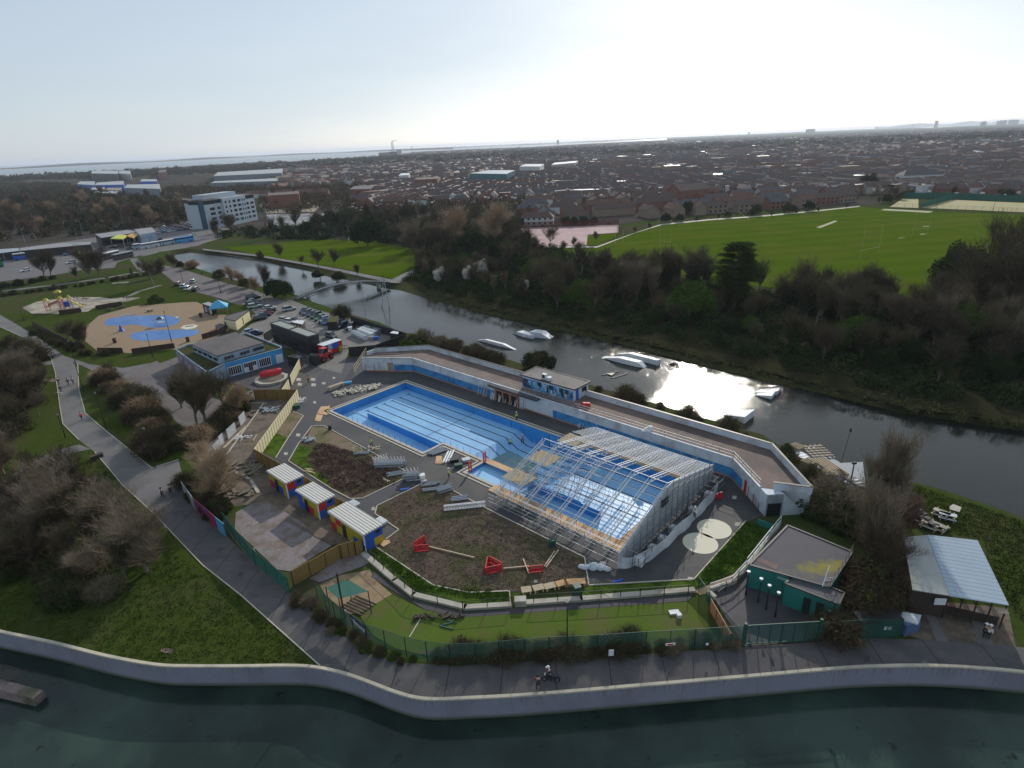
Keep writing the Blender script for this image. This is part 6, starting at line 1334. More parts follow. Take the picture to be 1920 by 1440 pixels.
dz=Vector((0,0,1));dAD=(D-C).normalized();nb=Vector((-dAD.y,dAD.x,0));nb=nb if nb.y>0 else-nb;rb=Vector((*A.xy.normalized(),0))
def blk(pts,z0,z1,m_,nm):b=MB();b.prism(pts,z0,z1);return b.build(nm,m_,hotel,True)
hh=19.5;M['hotelwall']=mat('hotel_render',(.42,.48,.53),(.38,.44,.49),.2,r=.75)
blk([A,B,B+rb*14,A+rb*14],2.5,hh*.84,'hotelwall','wall');blk([A,B,B+rb*13.9,A+rb*13.9],hh*.84,hh*.95,'glass','top_glazing');blk([A-dAD*.4,B,B+rb*14.5,A+rb*14.5],hh*.95,hh*.98,'roofgrey','roof')
blk([B+rb*.4,C+rb*.4,C+rb*14,B+rb*14],0,hh*.96,mat('stair_glass',(0.03,0.07,0.11),(0.05,0.10,0.15),.3,r=.15),'glass_stair')
Lh=(D-C).length;s=lambda t:C+dAD*Lh*t
blk([s(0),s(.30),s(.30)+nb*15,s(0)+nb*15],0,hh*.84,'hotelwall','wall');blk([s(0)-nb*.05,s(.30),s(.30)+nb*14,s(0)+nb*14],hh*.84,hh*.96,'glass','top_glazing');blk([s(0),s(.30),s(.30)+nb*15,s(0)+nb*15],hh*.96,hh*.99,'roofgrey','roof')
blk([s(.30)-nb*1.2,s(.78)-nb*1.2,s(.78)+nb*15,s(.30)+nb*15],0,hh*.99,'hotelwall','wall');blk([s(.1)+nb*5,s(.72)+nb*4,s(.72)+nb*14,s(.1)+nb*14],hh,hh*1.15,'hotelwall','plant_room')
blk([s(.78),s(1),s(1)+nb*15,s(.78)+nb*15],0,hh*.84,'hotelwall','wall');blk([s(.78)-nb*.05,s(1),s(1)+nb*14,s(.78)+nb*14],hh*.84,hh*.96,'glass','top_glazing');blk([s(.78),s(1.01),s(1.01)+nb*15,s(.78)+nb*15],hh*.96,hh*.99,'roofgrey','roof')
for fl in range(5):
 z=2.6+fl*3.25
 for t0,t1,off in((.06,.15,0),(.20,.26,0),(.34,.37,-1.2),(.42,.45,-1.2),(.50,.56,-1.2),(.60,.66,-1.2),(.69,.71,-1.2),(.74,.76,-1.2),(.81,.86,0),(.90,.97,0)):
  if fl==4 and(t0<.3 or t0>.78):continue
  p,q=s(t0)+nb*off,s(t1)+nb*off;b=MB();b.prism([p-nb*.06,q-nb*.06,q+nb*.02,p+nb*.02],z,z+1.7);b.build('window','glass',hotel,True)
 p,q=lerp(A,B,.25),lerp(A,B,.33)
 if fl<4:dd=(B-A).normalized();n_=Vector((dd.y,-dd.x,0));n_=n_ if n_.y<0 else-n_;b=MB();b.prism([p+n_*.06,q+n_*.06,q,p],z+.8,z+2.4);b.build('window','glass',hotel,True)
# ================================================================ FOOTBRIDGE
a,c=P(556,562),P(729,531);d=(c-a);L=d.length;r=thing('footbridge','grey steel lattice footbridge arching over the moat','bridge',a,math.atan2(d.y,d.x))
n=34;zf=lambda t:0.5+2.5*math.sin(math.pi*min(max(t,0),1))
b=MB()
for i in range(n):
 t0,t1=i/n,(i+1)/n;x0,x1=L*t0,L*t1
 b.hull([(x0,-1.1,zf(t0)-.12),(x1,-1.1,zf(t1)-.12),(x1,1.1,zf(t1)-.12),(x0,1.1,zf(t0)-.12)],[(x0,-1.1,zf(t0)),(x1,-1.1,zf(t1)),(x1,1.1,zf(t1)),(x0,1.1,zf(t0))])
b.build('deck','darksteel',r)
for y in(-1.2,1.2):
 b=MB()
 for i in range(n):
  t0,t1=i/n,(i+1)/n;x0,x1=L*t0,L*t1
  b.tube((x0,y,zf(t0)+.05),(x1,y,zf(t1)+.05),.1,k=4,cap=False);b.tube((x0,y,zf(t0)-.95),(x1,y,zf(t1)-.95),.1,k=4,cap=False)
  b.tube((x0,y,zf(t0)-.95),(x1,y,zf(t1)+.05),.06,k=4,cap=False);b.tube((x0,y,zf(t0)-.95),(x0,y,zf(t0)+.05),.07,k=4,cap=False)
 b.build('girder','darksteel',r);b=MB()
 for i in range(n):
  t0,t1=i/n,(i+1)/n;x0,x1=L*t0,L*t1
  for h in(.6,1.25):b.tube((x0,y,zf(t0)+h),(x1,y,zf(t1)+h),.035,k=4,cap=False)
  b.tube((x0,y,zf(t0)),(x0,y,zf(t0)+1.25),.04,k=4,cap=False)
 b.build('railing','darksteel',r)
for t in(.12,.88):b=MB();b.box((L*t,0,-1.6),(.7,2.6,4));b.build('pier','concrete',r)
b=MB();b.tube(P(499,578)+Vector((0,0,1)),P(556,562)+Vector((0,0,1.1)),.06);b.tube(P(499,578)+Vector((0,0,.5)),P(556,562)+Vector((0,0,.5)),.04)
for i in range(9):q=lerp(P(499,578),P(556,562),i/8);b.tube(q,q+Vector((0,0,1.1)),.05)
tag(b.build('ramp_railing','darksteel'),'pale railing along the ramp up to the footbridge','railing')
def tri_tower(px0,px1,pyb,lab,H_=9.0):
 A,B=P(px0,pyb,WZ),P(px1,pyb,WZ);m_=(A+B)/2;r=thing('cable_tower',lab,'tower',m_);T=m_+Vector((0,2.0,H_));b=MB()
 for q in(A,B):b.tube(q+Vector((0,0,-.8)),T,.16,.1,k=5)
 for t in(.25,.6):b.tube(lerp(A,T,t),lerp(B,T,t),.09,k=4)
 b.build('frame','galv',r,True);b=MB();b.tube(T,T+Vector((0,0,.7)),.12);b.build('pulley','darkmetal',r,True);return T
T1=tri_tower(715.5,730.5,575.5,'tall grey A-shaped cable tower standing in the moat',9.5)
q=P(687,601);b=MB();b.tube(q,q+Vector((0,0,12.0)),.1,.05,k=5);tag(b.build('mast','galv'),'thin mast rising from behind the black fence at the moat','mast')
q=P(1577,868,0);b=MB();b.tube(q,q+Vector((.5,0,5.5)),.04,.03,k=4);b.ellipsoid(q+Vector((.5,0,5.6)),(.2,.2,.35),6,4);tag(b.build('mast','darkmetal'),'thin mast with a dark ball standing on the pontoon','mast')
def ramp(lab,outline,ridge,hgt,m_='white',name='wake_ramp'):
 """outline: photo pixels at the waterline, ridge: pixel pairs of the raised top edge"""
 o_=[P(a,c,WZ)for a,c in outline];rg=[P(a,c,WZ+hgt)for a,c in ridge];r=thing(name,lab,'wakeboard ramp',sum(o_,Vector())/len(o_),0,'wakeboard ramps floating on the moat');return r,o_,rg
def wedge(lab,a,c,wdt,h0,h1,ends=(1.5,1.5),m_='white'):
 A,C=P(*a,WZ),P(*c,WZ);d=(C-A);L=d.length;r=thing('wake_ramp',lab,'wakeboard ramp',A,math.atan2(d.y,d.x),'wakeboard ramps floating on the moat');w_=wdt/2
 b=MB();xs=[(0,.05,.6),(ends[0],h0,1),(L-ends[1],h1,1),(L,.05,.6)]
 loft(b,[[(x,-w_*f,-.3),(x,w_*f,-.3),(x,w_*f*.9,h*.85),(x,-w_*f*.9,h)]for x,h,f in xs]);b.build('ramp_deck',m_,r)
 b=MB();b.box((L/2,0,.02),(L*.96,wdt*1.04,.14));b.build('float','darkmetal',r)
wedge('long thin floating rail left of the bushes in the moat',(897,638),(967,656),1.2,.9,.9,(3,4));wedge('left half of the double grey box ramp in the upper moat',(966,624),(1002,634),2.6,1.0,1.0,(2.0,.3),'sheeting');wedge('right half of the double grey box ramp in the upper moat',(998,628),(1034,634),3.4,1.5,1.5,(.3,2.5),'sheeting');wedge('small white curved kicker beside the double grey ramp',(978,631),(999,634),1.0,.7,.7,(1,1))
wedge('front box rail of the pair in the sun glint',(1131,670),(1210,689),2.2,1.2,1.2,(5,1.5));wedge('rear box rail of the pair in the sun glint',(1158,664),(1236,684),1.8,1.3,1.3,(4,.2),'sheeting')
def kicker(lab,a,c,e,f,h1,m_='white'):
 p=[P(*q,WZ)for q in(a,c,e,f)];cen=sum(p,Vector())/4;r=thing('wake_ramp',lab,'wakeboard ramp',cen,0,'wakeboard ramps floating on the moat');b=MB()
 b.hull([q+Vector((0,0,-.25))for q in p],[p[0]+Vector((0,0,.15)),p[1]+Vector((0,0,h1)),p[2]+Vector((0,0,h1)),p[3]+Vector((0,0,.15))]);b.build('ramp_deck',m_,r,True)
 b=MB();b.hull([lerp(p[k],cen,-.02)+Vector((0,0,-.3))for k in range(4)],[lerp(p[k],cen,-.02)+Vector((0,0,.1))for k in range(4)]);b.build('float','darkmetal',r,True)
kicker('lower white kicker ramp tilted towards the right in the moat',(1357,779),(1395,796),(1414,781),(1380,770),1.5);kicker('left half of the upper white kicker pair',(1416,742),(1446,750),(1452,742),(1424,736),.9);kicker('right half of the upper white kicker pair',(1416,737),(1456,742),(1464,734),(1424,731),1.0,'sheeting')
for a,c,w_,lab in(((1129,704),(1160,697),.35,'thin dark pole floating left in the calm water'),((1147,710),(1176,701),.35,'thin dark pole floating right in the calm water')):
 A,C=P(*a,WZ),P(*c,WZ);b=MB();b.tube(A,C,.2,k=5)
 if a[0]==1129:m_=(A+C)/2;b.hull([m_+Vector((-1,-.2,-.1)),m_+Vector((1,-.2,-.1)),m_+Vector((0,-1.6,-.1))],[m_+Vector((-1,-.2,.2)),m_+Vector((1,-.2,.2)),m_+Vector((0,-1.6,.2))])
 tag(b.build('floating_rail','darkmetal'),lab,'floating rail')
# ================================================================ RIGHT SIDE: pump house, canopy, pontoon
r,w,cen=flat_building('pump_house','teal walled flat-roofed pump house with yellow moss on its dark roof','building',[(1476.7,985),(1599,1035),(1555,1102),(1403.7,1059.6)],3.0,'teal','mossroof',.1,'darkmetal')
nt=M['mossroof'].node_tree;bs_=nt.nodes['Principled BSDF'];src=bs_.inputs['Base Color'].links[0].from_socket
ge=N(nt,'ShaderNodeNewGeometry');mc=P(1568,1065,3.0)
sb=N(nt,'ShaderNodeVectorMath',operation='DISTANCE');mpp=N(nt,'ShaderNodeMapping');ang_=heading((1535,1098),(1585,1040));mpp.vector_type='POINT'
sub=N(nt,'ShaderNodeVectorMath',operation='SUBTRACT');sub.inputs[1].default_value=(mc.x,mc.y,3.0);nt.links.new(ge.outputs['Position'],sub.inputs[0]);nt.links.new(sub.outputs[0],mpp.inputs['Vector']);mpp.inputs['Rotation'].default_value=(0,0,-ang_);mpp.inputs['Scale'].default_value=(.27,1.0,1)
ln=N(nt,'ShaderNodeVectorMath',operation='LENGTH');nt.links.new(mpp.outputs[0],ln.inputs[0]);nz=N(nt,'ShaderNodeTexNoise',Scale=1.1,Detail=6.0);nt.links.new(ge.outputs['Position'],nz.inputs['Vector'])
ad=N(nt,'ShaderNodeMath',operation='MULTIPLY_ADD');ad.inputs[1].default_value=3.2;nt.links.new(nz.outputs['Fac'],ad.inputs[0]);nt.links.new(ln.outputs['Value'],ad.inputs[2])
f=mrange(nt,ad.outputs[0],3.1,1.9);mx=N(nt,'ShaderNodeMix',data_type='RGBA');mx.inputs['B'].default_value=(.22,.19,.02,1);nt.links.new(src,mx.inputs['A']);nt.links.new(f,mx.inputs['Factor']);nt.links.new(mx.outputs['Result'],bs_.inputs['Base Color'])
sheet('roof_hatch',[(1414,1049),(1418,1044),(1460,1058),(1455,1068)],3.02,'terrace',None).parent=None
o=bpy.data.objects['roof_hatch'];o.parent=r;o.location=-r.location
b=MB();w4=[P(1457,1082,2.6),P(1464,1074,2.6),P(1481,1080,2.6),P(1474,1089,2.6)];b.prism([(q.x,q.y)for q in w4],2.45,2.62);b.build('porch_roof',mat('pale_teal',(.18,.34,.30),(.22,.38,.34),.8,r=.7),r,True)
an,w,cen2=flat_building('pump_annex','small teal annex with two dark doors below the pump house','building',[(1490,1074),(1583,1112),(1573,1134),(1472,1094.6)],2.8,'teal','mossroof',.12,'darkmetal')
for nm,t in(('door',.38),('door',.62)):openings(an,w[3],w[2],[(t,t+.14,.02,2.15)],'black',nm,.05)
openings(an,w[3],w[2],[(.84,.9,1.6,1.75)],'white','vent',.05);openings(an,w[3],w[2],[(.93,.945,0,2.7)],'darkmetal','downpipe',.1)
def rail(lab,pts,h,m,z0=0.0,gap=1.6,rr=.035,bars=(1.0,.55)):
 w=[P(*q,z0)for q in pts];b=MB()
 for a,c in zip(w,w[1:]):
  n=max(1,int((c-a).length/gap))
  for i in range(n+1):q=lerp(a,c,i/n);b.tube(q,q+Vector((0,0,h)),rr*.8,k=4)
  for t in bars:b.tube(a+Vector((0,0,h*t)),c+Vector((0,0,h*t)),rr,k=4)
 return tag(b.build('handrail',m),lab,'handrail')
rail('bright white double handrail beside the pump house roof',[(1463,985),(1399,1066)],1.5,'white',0,1.6,.06)
rail('white handrail along the curved ramp down to the yard',[(1399,1066),(1372,1096),(1330,1110)],1.2,'white',0,1.5,.045)
rail('dark handrail standing in the dark yard below the ramp',[(1405,1076),(1360,1110),(1344,1121)],1.5,'darkmetal',0,2.2,.04)
rail('grey roof edge railing on the right side of the pump house',[(1598,1036),(1556,1101)],1.1,'darkmetal',3.0,1.2,.03)
strip('ramp_wall',[(1460,988),(1399,1066),(1376,1094),(1332,1109)],.4,0,.55,'concrete')
sheet('ramp_path',[(1303,1108),(1345,1090),(1392,1068),(1396,1073),(1372,1096),(1336,1110),(1312,1116)],.07,'tansand')
b=MB();b.tube(P(1542,1100,3.0)+Vector((0,0,0)),P(1551,1083,3.0)+Vector((0,0,1.6)),.05)
for k in range(6):q=lerp(P(1530,1108,1.0),P(1552,1084,3.6),k/5);b.tube(q,q+Vector((.75,.1,0)),.03)
b.tube(P(1530,1108,1.0),P(1552,1084,3.6),.05);b.tube(P(1530,1108,1.0)+Vector((.75,.1,0)),P(1552,1084,3.6)+Vector((.75,.1,0)),.05)
tag(b.build('roof_ladder','white'),'white ladder leaning on the pump house beside the annex','ladder')
b=MB();a,c=P(1420,985),P(1448,996);b.wall([a,c],.12,0,1.0);tag(b.build('teal_wall','teal'),'low teal wall panel below the terrace stair','wall')
b=MB();b.hull([P(1324,1114),P(1332,1113),P(1344,1124),P(1337,1127)],[q+Vector((0,0,.5))for q in(P(1324,1114),P(1332,1113),P(1344,1124),P(1337,1127))]);tag(b.build('stone_step','concrete'),'pale stone step at the foot of the ramp path','step')
r=thing('open_canopy','large open-sided canopy with pale panel and corrugated blue-grey roofs','canopy',P(1780,1150))
T=[P(1739,1002.5,3.9),P(1833,1013,3.9),P(1892,1135,3.2),P(1781.5,1117,3.2)];S_=[P(1694,1007,3.5),P(1738.5,1003,3.86),P(1781,1116.5,3.16),P(1711,1105.5,3.1)]
dn=Vector((0,0,-.09))
b=MB();b.hull([q+dn for q in T],T);M['clearsheet']=stripes(M['clearsheet'],0.62,(.2,.27,.34),.16,math.atan2((T[3]-T[0]).y,(T[3]-T[0]).x),obj=False);b.build('corrugated_roof','clearsheet',r,True)
b=MB();b.hull([q+dn for q in S_],S_);b.build('panel_roof','fibre',r,True)
b=MB()
for i in range(5):
 for tt in(0.03,.5,.97):a=lerp(T[0],T[3],tt);c=lerp(T[1],T[2],tt);q=lerp(a,c,i/4);b.tube(Vector((q.x,q.y,0)),q+dn,.08,k=5)
for q in(lerp(S_[3],S_[0],.02),lerp(S_[0],S_[3],.05)):b.tube(Vector((q.x+.2,q.y,0)),q+dn,.08,k=5)
b.build('posts','darkfence',r,True)
b=MB();a,c=T[3]+dn*2,T[2]+dn*2;b.wall([Vector((a.x,a.y+1.2,0)),Vector((c.x,c.y+.6,0))],.12,0,1.1);b.build('low_boarding','darkfence',r,True)
o=thing('boarded_store','dark boarded store under the pale panel roof of the large canopy','store',P(1730,1125));b=MB();b.prism([lerp(Vector((q.x,q.y,0)),Vector(((S_[0]+S_[2])/2).xy.to_3d()),.06)for q in S_],0,3.0);b.build('wall','darkfence',o,True)
b=MB();q=P(1763,1128,2.2);b.box(q,(1.1,.08,.8),-.1);b.build('white_sign','white',o,True)
b=MB();q=P(1870,1138,2.4);b.prism([P(1868,1136,2.6),P(1887,1139,2.6),P(1892,1150,2.6),P(1872,1147,2.6)],2.45,2.55);tag(b.build('timber_awning','timber'),'small timber awning hanging below the corner of the large canopy','awning')
sheet('yard_slab',[(1735,1150),(1752,1153),(1780,1205),(1757,1203)],.05,'path');sheet('yard_slab',[(1815,1140),(1835,1140),(1862,1212),(1835,1209)],.05,'path')
sheet('bare_soil',[(1690,1120),(1890,1140),(1905,1215),(1735,1202),(1700,1190)],.04,'dirt')
b=MB();c=P(1696,1180);b.box(c+Vector((0,0,.7)),(1.8,1.5,1.4),.3);r=thing('covered_trailer','trailer under a blue tarpaulin beside the green fence','trailer',c);b.build('body',mat('blue_tarp',(.05,.12,.3),(.12,.14,.2),1.2,r=.6,bump=.8,bs=2),r,True)
b=MB();b.prism([P(1692,1147,1.5),P(1728,1153,1.5),P(1722,1170,1.5),P(1688,1162,1.5)],1.35,1.5);b.build('cover','sheeting',r,True)
r=thing('green_container','dark green container behind the mesh fence with white notices','container',P(1640,1188));b=MB();b.box(P(1640,1184)+Vector((0,0,1.0)),(4.2,1.6,2.0),.05);b.build('body','green',r,True);b=MB();b.box(P(1640,1184)+Vector((0,0,2.04)),(4.3,1.7,.08),.05);b.build('lid','darkmetal',r,True)
small('ground_box','pale box lying on the ground right of the teal annex','box',1592,1147,(.8,.35,.4),'concrete',-.2)
def picnic(px,py,an_,lab,m='concrete',n=1):
 r=thing('picnic_table',lab,'picnic table',P(px,py),an_,'picnic tables on the moat lawn');b=MB()
 L=1.9*n;b.box((0,0,.75),(L,.75,.08));b.build('table_top',m,r)
 for y in(-.75,.75):b=MB();b.box((0,y,.45),(L,.3,.06));b.build('seat',m,r)
 b=MB()
 for k in range(n+1):b.box((-L/2+.25+(L-.5)*k/n,0,.36),(.1,1.7,.72))
 b.build('frame','oldtimber',r)
picnic(1764,968,-.9,'pale picnic table with benches on the moat lawn');picnic(1775,973,-.6,'grey picnic table behind the pale one on the moat lawn','sheeting');picnic(1728,980,-1.0,'long pale table full of dark seats by the canopy','concrete',3);picnic(1742,990,-.9,'pale trestle table nearest the canopy','concrete',1)
o=sheet('stone_slab',[(1780,950),(1787,945),(1803,951),(1799,960),(1781,955)],.15,'concrete',None);tag(o,'flat pale stone slab set in the moat lawn','slab')
for k,(px,py)in enumerate(((1720,966),(1729,973),(1736,982),(1744,992),(1722,978))):small('dark_chair',('dark chair at the upper end of the long table','dark chair beside the middle of the long table','dark chair at the lower middle of the long table','dark chair at the lower end of the long table','dark chair on the near side of the long table')[k],'chair',px,py,(.6,.6,.85),'black')
b=MB();random.seed(3)
for i in range(260):
 t=random.random();q=lerp(P(1645,935),P(1700,985),t)+Vector((random.uniform(-.3,.3),random.uniform(-.8,.3),0));b.tube(q,q+Vector((random.uniform(-.3,.3),random.uniform(-.2,.2),random.uniform(1.6,2.6))),.035,.01,k=3,cap=False)
tag(b.build('reed_screen','tantwig'),'dry tan reed screen between the bare tree and the dark shrubs','screen')
b=MB();b.tube(P(1636,922,1.5),P(1688,918,1.5),.07);b.tube(P(1640,928,1.2),P(1690,924,1.2),.06)
for px in(1636,1660,1686):q=P(px,924);b.tube(q,q+Vector((0,0,1.6)),.07)
tag(b.build('timber_fence','darkfence'),'low dark timber fence frame above the reed screen','fence')
b=MB();q=P(1592,918);b.tube(q,q+Vector((0,0,4.2)),.09);b.box(q+Vector((0,0,4.3)),(.6,.2,.3));tag(b.build('lamp_post','darkmetal'),'dark flood light post on the shore behind the shrubs','lamp post')
pw=[P(1480,842,-.7),P(1530,836,-.7),P(1576,868,-.7),P(1618,866,-.7),P(1622,905,-.7),P(1590,925,-.7),P(1548,905,-.7)]
b=MB();b.prism([(q.x,q.y)for q in pw],-1.4,-.7);r=thing('pontoon','grey-blue floating pontoon deck loaded with timber beside the terrace','pontoon',pw[2]);b.build('deck',stripes(M['decking'],.5,(.08,.10,.12),.12,.3,obj=False),r,True)
def pile(lab,px,py,n,L,W,an_,m,z=-.68,h=.12,nm='timber_stack',layers=1):
 b=MB();c=P(px,py,z)
 for k in range(layers):
  for i in range(n):o=Vector((0,(i/max(1,n-1)-.5)*W,.1+k*h*1.3));o.rotate(Matrix.Rotation(an_+(math.pi/2 if k%2 else 0),3,'Z'));b.box(c+o,(L if k%2==0 else W*1.1,.14,h),an_+(math.pi/2 if k%2 else 0))
 return tag(b.build(nm,m),lab,'timber stack')
pa=heading((1515,842),(1553,858))
pile('open grid of pale timbers at the outer corner of the pontoon',1532,848,5,4.6,3.2,heading((1516,842),(1534,858)),'timber',layers=2);pile('long dark timber rails with pale tops in the middle of the pontoon',1556,876,6,5.5,2.0,heading((1540,865),(1570,885)),'timber',h=.3);pile('dark timber rails at the lower end of the pontoon',1580,892,4,3.2,1.0,heading((1568,885),(1588,900)),'darkfence',h=.35)
pile('pale pallet stack nearest the terrace on the pontoon',1493,845,6,2.0,1.6,pa,'oldtimber',layers=6,nm='pallet_stack');pile('grey pallet stack in the middle of the pontoon edge',1516,874,6,2.0,1.6,pa,'oldtimber',layers=6,nm='pallet_stack');pile('pale plywood topped crate beside the red barriers',1546,894,8,2.8,1.6,0.0,'oldtimber',layers=6,nm='pallet_stack')
b=MB();q=P(1526,888,-.5);b.box(q+Vector((0,0,.3)),(.9,.6,.5),.3);b.box(q+Vector((1.4,.3,.3)),(1.3,.3,.4),.1);tag(b.build('plastic_barrier','red'),'red barrier segments lying on the pontoon beside the crate','barrier','red plastic barriers')
for px,py,lab,cl in((1583,912,'dark blue upturned dinghy at the end of the pontoon','bluepanel'),(1604,908,'dark grey boat with white thwarts on the shore','darkmetal'),(1500,857,'white edged box boat beside the upper pallet stack','white')):
 r=thing('dinghy',lab,'boat',P(px,py,-.6),pa-.3);b=MB();loft(b,[[(x,-f,.1),(x,f,.1),(x,f*1.1,.5),(x,-f*1.1,.5)]for x,f in((-1.6,.5),(-.5,.75),(.8,.65),(1.7,.1))]);b.build('hull',cl,r);b=MB();b.box((-.3,0,.52),(.3,1.3,.06));b.box((.5,0,.52),(.3,1.2,.06));b.build('thwart','white',r)
# ================================================================ FAR TOWN
random.seed(99)
def house(lab,p,ang,L,D,hw,hr,wall,roof,group=None,chim=True,wins=0,name='terraced_house',cat='house',hip=0.0):
 r=thing(name,lab,cat,p,ang,group);key=(L,D,hw,hr,wall,roof,hip,wins)
 if key not in HM:
  b=MB();x,y=L/2,D/2;b.prism([(-x,-y),(x,-y),(x,y),(-x,y)],0,hw,top=False)
  if not hip:
   for s_ in(-x,x):b.quad((s_,-y,hw),(s_,y,hw),(s_,0,hr))
  w1=b.mesh('wall',wall);b=MB();o=.35;hx=x-hip if hip else x+o;e=o*(hr-hw)/y
  b.quad((-x-o,-y-o,hw-e),(x+o,-y-o,hw-e),(hx,0,hr),(-hx,0,hr));b.quad((x+o,y+o,hw-e),(-x-o,y+o,hw-e),(-hx,0,hr),(hx,0,hr))
  if hip:
   b.quad((x+o,-y-o,hw-e),(x+o,y+o,hw-e),(hx,0,hr));b.quad((-x-o,y+o,hw-e),(-x-o,-y-o,hw-e),(-hx,0,hr))
  rm=b.mesh('roof',roof);b=MB();b.box((0,0,0),(.9,.7,1.5));cm=b.mesh('chimney','chimbrick');wm=None
  b=MB();b.box((0,0,0),(1.3,.12,1.2));wm=b.mesh('window','glass');HM[key]=(w1,rm,cm,wm)
 w1,rm,cm,wm=HM[key]
 def put(me,nm,par,loc=(0,0,0)):o=bpy.data.objects.new(nm,me);COL.objects.link(o);o.parent=par;o.location=loc;return o
 put(w1,'wall',r);rf=put(rm,'roof',r)
 if chim:
  for k in range(max(1,int(L/12))):put(cm,'chimney',rf,(-L/2+L*(k+.5)/max(1,int(L/12)),0.3,hr+.1))
 if wins:
  n=int(L/3.2)
  for fl in(1.5,4.1):
   for i in range(n):put(wm,'window',r,(-L/2+L*(i+.5)/n,-D/2-.03,fl))
 return r
HM={}
M['chimbrick']=mat('chimney_brick',(.16,.07,.05),(.22,.11,.08),1.0,r=.9)
WALLS={'cream':mat('cream_wall',(.34,.31,.27),(.42,.39,.34),.3,r=.85),'red brick':mat('red_brick_wall',(.17,.07,.05),(.24,.11,.08),.5,r=.9),'white':mat('white_wall',(.5,.5,.49),(.6,.6,.58),.3,r=.8),'tan':mat('tan_wall',(.22,.16,.12),(.28,.21,.16),.4,r=.85),'pale blue':mat('pale_blue_wall',(.30,.38,.46),(.36,.44,.5),.3,r=.8)}
ROOFS={'brown':mat('brown_tile_roof',(.08,.05,.04),(.11,.075,.062),.5,r=.85),'dark grey':mat('slate_roof',(.07,.062,.066),(.10,.09,.092),.5,r=.8),'red-brown':mat('red_tile_roof',(.115,.055,.04),(.15,.075,.056),.5,r=.85)}
for d_ in(WALLS,ROOFS):
 for k in d_:M['h '+k]=d_[k]
wk,rk=list(WALLS),list(ROOFS)
cnt={}
def town_z(px,py):return P(px,py,.06)
rows=[]
for k,(pa_,pb_)in enumerate((((965,424),(1150,417)),((1165,410),(1420,395)),((1430,394),(1610,377)),((985,414),(1240,399)),((1250,399),(1600,369)),((960,404),(1300,388)),((1310,388),(1640,362)),((970,395),(1350,378)),((1360,378),(1640,355)),((1740,366),(1920,368)),((980,387),(1400,367)),((1410,367),(1700,349)),((1700,353),(1930,350)),((1000,379),(1450,357)),((1460,357),(1930,335)),((1010,371),(1500,348)),((1520,346),(1930,325)),((690,390),(950,378)),((650,382),(900,369)),((460,372),(640,366)),((1000,364),(1600,336)),((1600,335),(1930,316)))):
 a,c=P(*pa_),P(*pb_);d=c-a;L=d.length;ang=math.atan2(d.y,d.x);x=4.0;wn=['row behind the court fence','row behind the curved path','row at the path end'][k]if k<3 else None
 wi=(k*2)%len(wk);i=0
 while x<L-8:
  l_=random.choice((14,20,28)if k else(14,20));
  if x+l_>L:break
  wl=random.choice(('cream' if k>2 else 'tan','tan','red brick','tan','red brick','red brick','white' if k>4 or x<30 else 'tan','pale blue' if x<60 else 'red brick'));rl=random.choice(('brown','brown','dark grey','red-brown'))
  p=a+d.normalized()*(x+l_/2)+Vector((0,random.uniform(-3,3),.06));turn=random.random()<.22
  pos=('left part' if x<L/3 else('middle' if x<2*L/3 else 'right part'))
  lab='%s %s house, %s roof, %s, %s'%({14:'short',20:'medium',28:'long',36:'longest'}[l_],wl,rl,pos,wn)if wn else '%s walled house with %s roof in the rows beyond the playing field'%(wl,rl)
  house(lab,p,ang+(math.pi/2+.1 if turn else random.uniform(-.12,.12)),14 if turn else l_,8.0,4.9,7.9,'h '+wl,'h '+rl,'houses of the town beyond the playing field',True,1 if k<3 else 0,hip=(3.0 if random.random()<.35 else 0));x+=(14 if turn else l_)+random.uniform(2,9);i+=1
def land(name,lab,px,py,px2,py2,D,hw,hr,wall,roof,wins=0,hip=0,cat='building',chim=False):
 a,c=P(px,py),P(px2,py2);d=c-a;L=round(d.length,1);return house(lab,(a+c)/2+Vector((-d.y,d.x,0)).normalized()*D/2,math.atan2(d.y,d.x),L,D,hw,hr,wall,roof,None,chim,wins,name,cat,hip)
land('assembly_hall','red brick hall with a white glazed side among the brown roofs',1275,378,1330,372,14,8,12,'h red brick','h brown');land('apartment_block','long white block with a dark hipped roof beyond the pitches',1690,353,1765,350,12,10,14,'h white','h dark grey',1,5);land('apartment_block','pale blue gabled block with a broad roof in the left of the town',1446,350,1500,345,12,7,11,'h pale blue','h brown',0)
house_=None
def fl(name,lab,cs,z,wall,roof,cat='building',par=0):return flat_building(name,lab,cat,cs,z,wall,roof,par)
fl('teal_office_block','teal glass office block in the middle distance',[(880,325),(915,319),(966,319),(950,326)],14,mat('teal_glass',(.02,.12,.15),(.03,.17,.19),.1,r=.3),'galv');fl('apartment_block','white flats with four bright skylights on the roof',[(974,312),(985,307.5),(1020,307.5),(1012,312)],14,'h white','galv');fl('apartment_block','white stepped flats right of the skylight block',[(1034,309),(1040,305),(1084,301.5),(1078,305)],12,'h cream','galv')
fl('brick_block','dark red brick block with rooftop frame behind the car park',[(776,337),(784,333),(826,331.5),(820,335)],12,'h red brick','h brown');fl('brick_block','long red brick block behind the hotel',[(500,367),(505,362),(560,358),(560,363)],12,'h red brick','h brown');fl('white_office','small white office with bright roof above the red brick block',[(747,329),(752,325),(768,324.5),(766,328)],12,'h white','white');fl('retail_shed','long low white roofed shed in front of the brick block',[(783,361),(800,356),(860,353),(852,358)],7,'h tan','white');fl('retail_shed','low school building with a dark roof left of the brick block',[(655,355),(664,349),(702,347),(694,354)],9,'h red brick','h dark grey')
